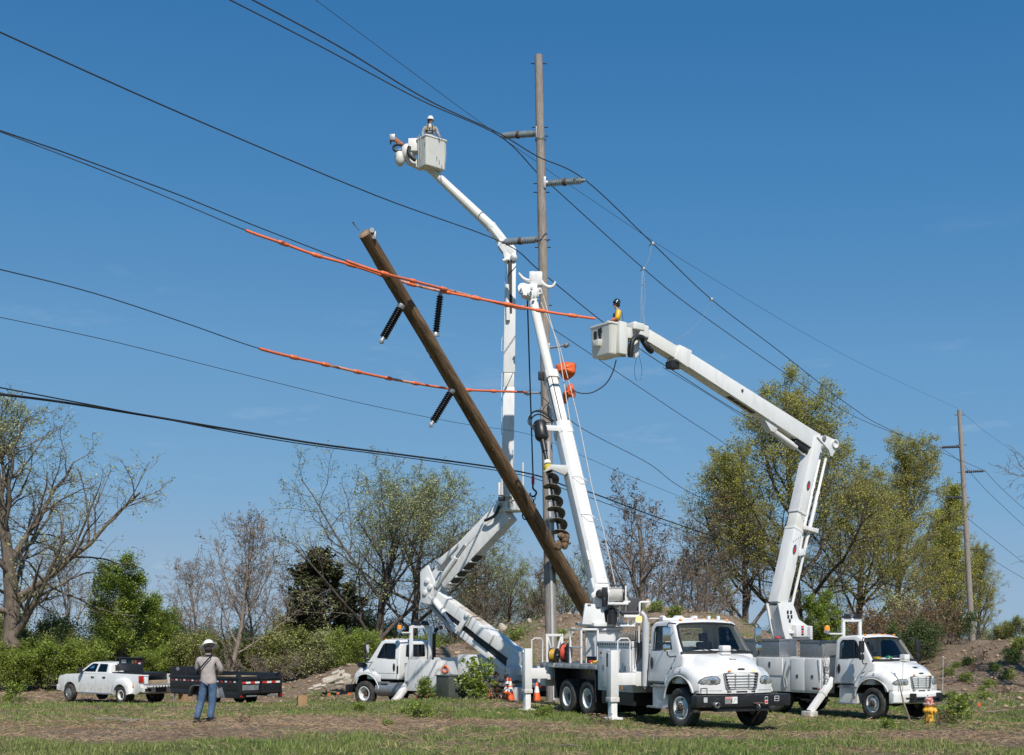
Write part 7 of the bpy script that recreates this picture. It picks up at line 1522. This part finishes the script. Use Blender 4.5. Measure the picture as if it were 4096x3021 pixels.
# right bucket details: notices, moulded step, mounting post
az_, sd_ = V(-.79,-.61,0).normalized(), V(.61,-.79,0).normalized(); c_ = RBC
fo = c_ + az_*.315
for i, (a, z, w_, h_) in enumerate(((-.22,.18,.14,.26),(-.04,.27,.09,.20),(.06,.29,.08,.18),(.0,.10,.12,.14))):
    MB().plate([fo + sd_*(a-w_/2) + V(0,0,z-h_/2) + az_*(.008+.03*z), fo + sd_*(a+w_/2) + V(0,0,z-h_/2) + az_*(.008+.03*z), fo + sd_*(a+w_/2) + V(0,0,z+h_/2) + az_*(.02+.03*z), fo + sd_*(a-w_/2) + V(0,0,z+h_/2) + az_*(.02+.03*z)], az_, .006).build('notice', 'decal_black', RB, world=True)
st = MB(); st.loft([[fo + sd_*(a*k) + V(0,0,z) + az_*o for a, z in ((-.30,.0),(.10,.0),(.04,-.20),(-.20,-.20))] for k, o in ((1,-.02),(1,.12),(.8,.14))]); st.build('bucket_step', 'bucket_white', RB, .03, world=True)
MB().cbox(c_ + sd_*.55 - az_*.12 + V(0,0,.02), .34,.16,1.05, Matrix.Rotation(math.atan2(az_.y,az_.x),3,'Z')).build('mounting_post', 'bucket_white', RB, .04, world=True)
MB().cbox(c_ - az_*.36 + sd_*.2 + V(0,0,.12), .28,.5,.7, Matrix.Rotation(math.atan2(az_.y,az_.x),3,'Z')).build('platform_bracket', 'bucket_white', RT, .05, world=True)
MB().cbox(c_ - az_*.30 + sd_*.42 + V(0,0,-.28), .22,.2,.5, Matrix.Rotation(math.atan2(az_.y,az_.x),3,'Z')).build('valve_block', 'grey_paint', RT, .03, world=True)

# ---------------------------------------------------------------- things on the ground
def hydrant():
    p = on(3716, 33.0); p.z -= .03; T = empty('fire_hydrant', p, 0, 'yellow fire hydrant with a faded red cap at lower right', 'hydrant')
    MB().lathe([(.15,0),(.15,.03),(.125,.035),(.12,.58),(.13,.60)], (0,0,0), (0,0,1), 20).build('barrel', 'hydrant_yellow', T)
    MB().lathe([(.16,.595),(.165,.605),(.165,.64),(.155,.65),(.125,.655),(.12,.74),(.10,.80),(.06,.83)], (0,0,0), (0,0,1), 20).build('bonnet', 'hydrant_red', T)
    MB().lathe([(.05,.82),(.05,.87),(.03,.88)], (0,0,0), (0,0,1), 6).build('top_nut', 'decal_white', T)
    MB().lathe([(.075,.05),(.075,.14),(.09,.15),(.09,.18),(.08,.19),(.03,.20),(.03,.22)], (0,0,.44), (.85,-.5,0), 16).build('pumper_nozzle', 'hydrant_yellow', T)
    for d in ((-.9,-.45,0),(-.1,-1,0)): MB().lathe([(.055,.07),(.055,.12),(.07,.13),(.07,.16),(.03,.17),(.03,.20)], (0,0,.46), d, 14).build('hose_nozzle', 'hydrant_yellow', T)
    MB().lathe([(.13,-.02),(.15,0),(.15,.02)], (0,0,.0), (0,0,1), 16).build('ground_flange', 'hydrant_red', T)
hydrant()
def cone(p, label, h=.86, tilt=(0,0,0), double=True):
    T = empty('traffic_cone', p, 0, label, 'traffic cone', 'traffic cones by the pole'); T.rotation_euler = tilt; r = lambda z: lerp(.17, .03, z/h)
    b = MB(); b.box(-.19,.19,-.19,.19,0,.035); b.build('base', 'black_plastic', T, .01)
    MB().lathe([(r(0),.03),(r(h*.98),h*.98),(.02,h)], (0,0,0), (0,0,1), 20).build('cone_body', 'cone_orange', T)
    for a, c in ((.42,.60),(.68,.86)) if double else ((.45,.80),): MB().lathe([(r(h*a)+.003,h*a),(r(h*c)+.003,h*c)], (0,0,0), (0,0,1), 20, False).build('reflective_band', 'cone_white', T)
cone(on(2021,46.2), 'shaded orange cone leaning at the back of the cone pair', .92, (0,.10,0)); cone(on(2041,45.0), 'sunlit orange cone at the front of the cone pair', .86)
cone(on(1965,46.6,.12), 'small orange cone half hidden by the leafy bush', .70, double=False); cone(on(2147,45.3), 'orange cone under the rear outrigger beam', .74, double=False)
def misc():
    # ground-mounted utility cabinet
    p = on(1806, 45.6); T = empty('utility_cabinet', p, R(38), 'dark green pad-mounted utility cabinet behind the leafy bush', 'utility cabinet')
    MB().box(-.42,.42,-.42,.42,-.1,.86).build('cabinet_body', 'cabinet_green', T, .02); MB().box(-.44,.44,-.44,.44,.86,.91).build('cabinet_lid', 'cabinet_green', T, .015); MB().lathe([(.03,0),(.03,.02)], (-.36,-.42,.80), (0,-1,0), 10).build('lid_bolt', 'galvanised', T); MB().box(-.6,.6,-.6,.6,-.15,.02).build('pad', 'rock', T, .02)
    # hose reels and clutter on the digger deck
    def reel(u, v, d, rr, hw, mt, lab):
        c = P(u, v, d); c.z = DM.translation.z + 1.57 + rr; T = empty('hose_reel', c - V(0,0,rr), 0, lab, 'hose reel', 'reels on the digger deck'); ax = V(.88,-.42,.0).normalized(); W = dict(world=True)
        MB().lathe([(rr*.75,-hw)] + [(rr*(.80 + .06*(k % 2)), lerp(-hw,hw,k/10)) for k in range(11)] + [(rr*.75,hw)], c, ax, 22).build('hose_coil', mt, T, **W)
        for s in (-1,1): MB().lathe([(.001,0),(rr,0),(rr,.015),(.001,.015)], c + ax*(s*hw), ax, 24).build('reel_flange', 'black_plastic', T, **W)
        MB().tube([c - ax*(hw+.06), c + ax*(hw+.06)], .03, 8).build('reel_axle', 'galvanised', T, **W); MB().cbox(c - V(0,0,rr-.02), .3,.25,.04).build('reel_foot', 'black_metal', T, .005, **W)
    reel(2215,2625,37.6,.22,.10,'reel_yellow','reel of yellow hose on the digger deck by the old pole'); reel(2263,2612,37.4,.30,.09,'reel_red','reel of red hose in the white rack on the digger deck')
    dz = DM.translation.z + 1.565
    q = P(2395,2650,36.2); g = MB().tube(catmull([V(q.x+a*.1, q.y+b*.1, dz+.03+.03*(k%2)) for k,(a,b) in enumerate(((-3,0),(-2,.5),(-1,-.4),(0,.4),(1,-.3),(2,.3)))],4), .035, 6).build('strap_pile', 'red_paint'); tag(g, 'pile of red straps on the digger deck', 'strap')
    q = P(2402,2655,36.0); g = MB().sphere(V(q.x,q.y,dz+.07), .11,.07,.06, 10, 7).tube([V(q.x-.1,q.y,dz+.06),V(q.x-.22,q.y,dz+.05)], [.04,.03], 6).build('work_glove', 'strap_yellow'); tag(g, 'yellow work glove lying on the digger deck edge', 'glove')
    q = P(2367,2672,36.15); g = MB().tube(catmull([V(q.x,q.y,dz+.02),V(q.x-.03,q.y-.16,dz-.06),V(q.x-.04,q.y-.18,dz-.25),V(q.x-.02,q.y-.18,dz-.32)],4), .025, 6).build('tie_down_strap', 'strap_yellow'); tag(g, 'yellow tie-down strap hanging over the digger deck edge', 'strap')
    # boxes, pipe, heap, post, sticks
    def carton(p, rz, lab, s=.30):
        T = empty('cardboard_box', p, rz, lab, 'box'); MB().box(-s/2,s/2,-s/2,-s/2+.01,0,s*1.2).box(-s/2,s/2,s/2-.01,s/2,0,s*1.2).box(-s/2,-s/2+.01,-s/2+.01,s/2-.01,0,s*1.2).box(s/2-.01,s/2,-s/2+.01,s/2-.01,0,s*1.2).build('box_walls', 'cardboard', T)
        for a, r in ((-s/2,-1),(s/2,1)): MB().plate([(a,-s/2,s*1.2),(a,s/2,s*1.2),(a+r*s*.45,s/2,s*1.32),(a+r*s*.45,-s/2,s*1.32)], (0,0,1), .008).build('flap', 'cardboard', T)
    carton(hit(1208,2826), .3, 'open cardboard box in the grass between trailer and left truck', .34); carton(hit(736,2815)+V(0,0,.02), .9, 'tall cardboard box beside the trailer wheel', .36)
    a, b = hit(1668,2799), hit(1828,2789); o = MB().tube([a+V(0,0,.10), lerp(a,b,.5)+V(0,0,.11), b+V(0,0,.10)], .055, 10).build('orange_pipe', 'rust_pipe'); tag(o, 'long orange pipe lying in the grass before the cabinet', 'pipe')
    p = on(2069,46.3); rnd = random.Random(6); m = MB()
    for k in range(60):
        a = rnd.uniform(0,6.28); q = V(math.cos(a)*rnd.uniform(0,.42), math.sin(a)*rnd.uniform(0,.3), rnd.uniform(0,.85)*(1-.3*rnd.random())); dd = V(rnd.gauss(0,1),rnd.gauss(0,1),rnd.gauss(0,.6)).normalized()*rnd.uniform(.15,.3); m.tube([p+q-dd, p+q+V(0,0,.05), p+q+dd], [.02,.03,.01], 4)
    m.sphere(p+V(0,0,.40), .36,.28,.45, 12, 8); tag(m.build('brush_heap', 'leaf_brown'), 'heap of dry brown brush beside the cones', 'brush heap', kind='stuff')
    o = MB().box(-.05,.05,-.05,.05,-.1,.55).build('marker_post', 'decal_white', None, .01); o.location = on(1937,45.2); tag(o, 'short white marker post by the leafy bush', 'post')
    pts = [P(3563,2688,34.6),P(3588,2712,34.6),P(3600,2745,34.55),P(3606,2775,34.5),P(3616,2815,34.5),P(3628,2850,34.5),on(3642,34.5)]
    o = MB().tube(catmull(pts,4), [lerp(.008,.034,k/24) for k in range(25)], 6).build('dead_branch', 'bark_pale'); tag(o, 'dead branch leaning by the front wheel of the right truck', 'branch')
    for k, (u, v, L_, a, lab) in enumerate(((1265,2940,.7,-.9,'broken twig on bare soil left of centre'),(3990,2852,1.0,.25,'pale fallen branch in the grass at the right edge'),(2275,2995,.5,-.7,'broken twig near the bottom edge, middle'),(3740,2985,.35,1.4,'short pale stick standing near the bottom right'),(440,2884,.8,.12,'long pale bark strip on soil left of the worker'),(535,2891,.6,.05,'grey bark strip just left of the worker'),(682,2905,.35,-.1,'small pale wood chip before the worker'))):
        p = hit(u, v); dd = V(math.cos(a), .25*math.sin(a*3), 0)*L_/2; m = MB()
        if 'standing' in lab: m.tube([p, p+V(.02,0,.2), p+V(.05,0,.38)], [.018,.014,.008], 5)
        else: m.tube([p-dd+V(0,0,.03), p+V(0,.03,.06), p+dd+V(0,0,.04+.1*(k == 1))], [.014,.022,.008], 6)
        if 'strip' in lab or 'chip' in lab: m = MB().plate([p-dd+V(0,-.06,.04), p+dd*.6+V(0,-.09,.05), p+dd+V(0,.05,.06), p-dd*.8+V(0,.07,.06)], (0,0,1), .02)
        tag(m.build('stick', 'bark_pale' if 'twig' not in lab else 'bark_grey'), lab, 'stick')
    for u, v, lab in ((1310,2788,'left one of three small orange flags near the rock pile'),(1347,2784,'middle one of three small orange flags near the rock pile'),(1392,2787,'right one of three small orange flags near the rock pile'),(3911,2834,'small orange flag in the grass right of the hydrant')):
        p = hit(u, v+6); T = empty('marker_flag', p, 0, lab, 'flag', 'orange marker flags'); MB().tube([(0,0,-.05),(0,0,.25)], .006, 4).build('wire_stake', 'galvanised', T); MB().loft([[V(.0,0,.14),V(.0,0,.25)],[V(.06,-.02,.14),V(.06,-.02,.25)],[V(.12,.02,.15),V(.12,.02,.25)]], caps=False, closed=False).build('flag_cloth', 'orange_blanket', T)
    # rocks
    rk = {}
    def rock_mesh(seed):
        rn = random.Random(seed); bm = bmesh.new(); bmesh.ops.create_icosphere(bm, subdivisions=2, radius=.5)
        off = [(Vector((rn.gauss(0,1),rn.gauss(0,1),rn.gauss(0,1))).normalized(), rn.uniform(.30,.46)) for _ in range(9)]
        for v in bm.verts:
            for n_, d_ in off:
                e = v.co.dot(n_) - d_
                if e > 0: v.co -= n_*e
            v.co += Vector((rn.uniform(-1,1),rn.uniform(-1,1),rn.uniform(-1,1)))*.012
        me = bpy.data.meshes.new('rock'); bm.to_mesh(me); bm.free(); me.materials.append(MAT['rock']); return me
    def slab_mesh(seed):
        rn = random.Random(seed); bm = bmesh.new(); bmesh.ops.create_cube(bm, size=1.0)
        bmesh.ops.subdivide_edges(bm, edges=bm.edges[:], cuts=1, use_grid_fill=True)
        for v in bm.verts: v.co = Vector((v.co.x*rn.uniform(.72,1.05), v.co.y*rn.uniform(.75,1.05), v.co.z*rn.uniform(.8,1.0)))
        bmesh.ops.bevel(bm, geom=[e for e in bm.edges if e.calc_face_angle(0) > .6], offset=.05, segments=1, affect='EDGES', clamp_overlap=True)
        me = bpy.data.meshes.new('rock'); bm.to_mesh(me); bm.free(); me.materials.append(MAT['rock']); return me
    ms = [rock_mesh(s) for s in range(6)]; sl_ = [slab_mesh(s) for s in range(5)]
    pile = [(720,345,120,55,.5,'thin slab at the top left of the rock pile'),(802,360,125,95,.5,'topmost slab of the rock pile'),(880,400,140,80,-.2,'long slab at the top right of the rock pile'),(620,455,190,80,.35,'long tilted slab on the left of the rock pile'),(690,470,215,130,.5,'largest slab in the middle of the rock pile'),
            (445,548,125,62,.3,'low flat slab at the left foot of the rock pile'),(537,545,85,65,.1,'small block at the foot of the rock pile'),(770,505,130,90,.2,'block low in the middle of the rock pile'),(885,475,110,150,1.2,'upright slab nearest the truck wheel in the rock pile'),(350,582,70,30,.2,'farthest left chip of the rock pile'),(800,430,110,60,.3,'slab wedged behind the largest slab of the rock pile')]
    for k, (x, y, w_, h_, rot, lab) in enumerate(pile):
        u, v = 1150+x/3.733, 2600+y/3.733; d = 57.6 + (600-y)*.006; p = P(u, v, d); s = 1/3.733*d/4800
        o = bpy.data.objects.new('rock', sl_[k % 5]); COL.objects.link(o); o.location = p; o.rotation_euler = (.45, -rot*.8, .25*math.sin(3*k)); o.scale = (w_*s*1.1, max(w_,h_)*s*.8, h_*s*.85); tag(o, lab, 'rock', 'rocks in the pile')
    for k, (u, v, s, lab) in enumerate(((2285,2542,.62,'pale rock on the mound left of the pedestal, lowest'),(2296,2521,.5,'pale rock on the mound left of the pedestal, middle'),(2312,2500,.45,'pale rock on the mound just under the console'),(2272,2558,.8,'broad rock on the mound behind the red reel'),(2320,2445,.5,'rock on the mound crest left of the console'),(2590,2428,1.0,'flat slab on the mound crest behind the operator seat'),(2012,2507,.9,'tan boulder on the mound above the left boom'),(1990,2512,.5,'small rock beside the tan boulder'),(2118,2479,.55,'rock near the mound crest left of the old pole'),(2262,2533,.5,'rock on the mound right of the old pole, upper'),(2284,2548,.4,'rock on the mound right of the old pole, lower'),(2330,2500,.35,'small rock right under the console edge'))):
        p = hit(u, v); o = bpy.data.objects.new('rock', ms[(k+2) % 6]); COL.objects.link(o); o.location = p + V(0,0,s*.12); o.rotation_euler = (.2*k, .15*k, .9*k); s *= .62; o.scale = (s*1.2, s, s*.6); tag(o, lab, 'rock', 'rocks on the mound')
    # weeds and young plants
    proto('weed', 'bark_pale', 'leaf_bright', dict(seed=201, H=.8, r0=.008, limbs=5, tmin=.2, ang=(25,60), lratio=.4, trunk=.9, stems=8, spread=.5, levels=2, kids=(0,4,0,0), segs=(4,3,2,2,2), minr=.003), dict(n=900, size=.055, jit=.05, seed=201, aspect=1.4))
    proto('sapling', 'bark_grey', 'leaf_bright', dict(seed=207, H=1.9, r0=.018, limbs=8, tmin=.25, ang=(30,75), lratio=.36, trunk=.95, stems=4, spread=.4, levels=2, kids=(0,6,0,0), segs=(6,4,3,2,2), trop=(.03,-.02,-.03,0,0), minr=.005), dict(n=850, size=.085, jit=.08, seed=207, aspect=2.2))
    proto('dryweed', 'bark_pale', 'leaf_brown', dict(seed=211, H=.7, r0=.007, limbs=5, tmin=.2, ang=(20,55), lratio=.4, trunk=.9, stems=7, spread=.6, levels=2, kids=(0,3,0,0), segs=(4,3,2,2,2), minr=.004), dict(n=140, size=.05, jit=.04, seed=211))
    def weed(key, u, v, s, lab, name='weed', d=None):
        p = hit(u, v) if d is None else on(u, d); o = empty(name, p, (u*.37) % 6.28, lab, 'plant', 'weeds and young plants'); o.scale = (s,)*3; tm, cm = PROTO[key]
        for nm, me in (('stem', tm), ('foliage', cm)):
            c = bpy.data.objects.new(nm, me); COL.objects.link(c); c.parent = o
    weed('sapling', 1918, 0, .92, 'leafy green bush in front of the utility cabinet', 'bush', 44.6); weed('sapling', 1893, 0, .6, 'smaller leafy bush overlapping the cabinet corner', 'bush', 44.9); weed('sapling', 1718, 0, .5, 'thin leafy bush left of the cabinet before the white locker', 'bush', 45.2); weed('sapling', 1690, 0, .42, 'low leafy bush at the left locker foot', 'bush', 45.6); weed('dryweed', 1985, 0, 2.4, 'tall bare weed in front of the boom base', 'weed', 45.4)
    for key, u, v, s, lab in (('weed',1442,2848,.62,'low green weed in front of the left truck wheel'),('weed',1694,2878,.80,'bushy green weed on bare soil before the cabinet'),('dryweed',1775,2885,.6,'dry weed right of the bushy green weed'),('weed',1625,2858,.35,'tiny weed left of the bushy green weed'),('weed',1558,2912,.35,'tiny yellow-green weed on bare soil, middle left'),('weed',2160,2868,.5,'green weed near the rear outrigger foot'),('weed',2190,2858,.45,'green weed just right of the rear outrigger foot'),
            ('dryweed',2413,2902,.7,'dry weed at the front outrigger foot'),('weed',3870,2662,.9,'green weed high on the right mound'),('weed',3857,2728,.85,'yellow-green weed on the right mound behind the hydrant'),('weed',3966,2752,.8,'narrow green weed on the right mound'),('weed',3822,2672,.6,'small green weed on the right mound left of the others'),('weed',3949,2802,.7,'low weed at the foot of the right mound'),('weed',3982,2685,.8,'green weed on the mound near the right edge'),('weed',4055,2650,1.4,'large weed on the mound at the right edge'),
            ('sapling',3815,2900,.55,'slim sapling right of the hydrant'),('dryweed',3775,2900,1.0,'dry twiggy weed right beside the hydrant'),('dryweed',3755,2903,.8,'dry weed touching the hydrant base'),('weed',3560,2912,.45,'low weed under the dead branch'),('sapling',50,2822,.62,'tall brown-green weed at the left edge'),('weed',28,2812,.6,'green weed at the far left edge'),('dryweed',985,2898,.55,'dry weed right of the worker'),('weed',640,2790,.4,'green tuft near the pickup hitch'),('weed',4030,2720,1.0,'leafy weed on the mound slope close to the right edge'),('dryweed',3900,2690,1.2,'dry weed among green ones high on the right mound'),('dryweed',3935,2640,1.3,'dry weed near the crest of the right mound'),('weed',4075,2600,1.5,'tall weed on the mound crest at the right edge'),('weed',3790,2705,.8,'weed on the mound behind the right truck marker rod'),('dryweed',4010,2775,.9,'dry weed low on the right mound'),('weed',3925,2765,.5,'tiny weed in the middle of the right mound slope'),('weed',2230,2560,1.0,'green weed on the mound behind the reels'),('weed',2700,2470,1.1,'green weed on the mound behind the nearest cab'),('weed',2620,2445,1.0,'green weed on the mound behind the exhaust stack'),('dryweed',1900,2600,1.2,'dry weed on the mound under the left boom'),('weed',2060,2560,1.0,'green weed on the mound between boom and old pole')):
        weed(key, u, v, s, lab)
misc()
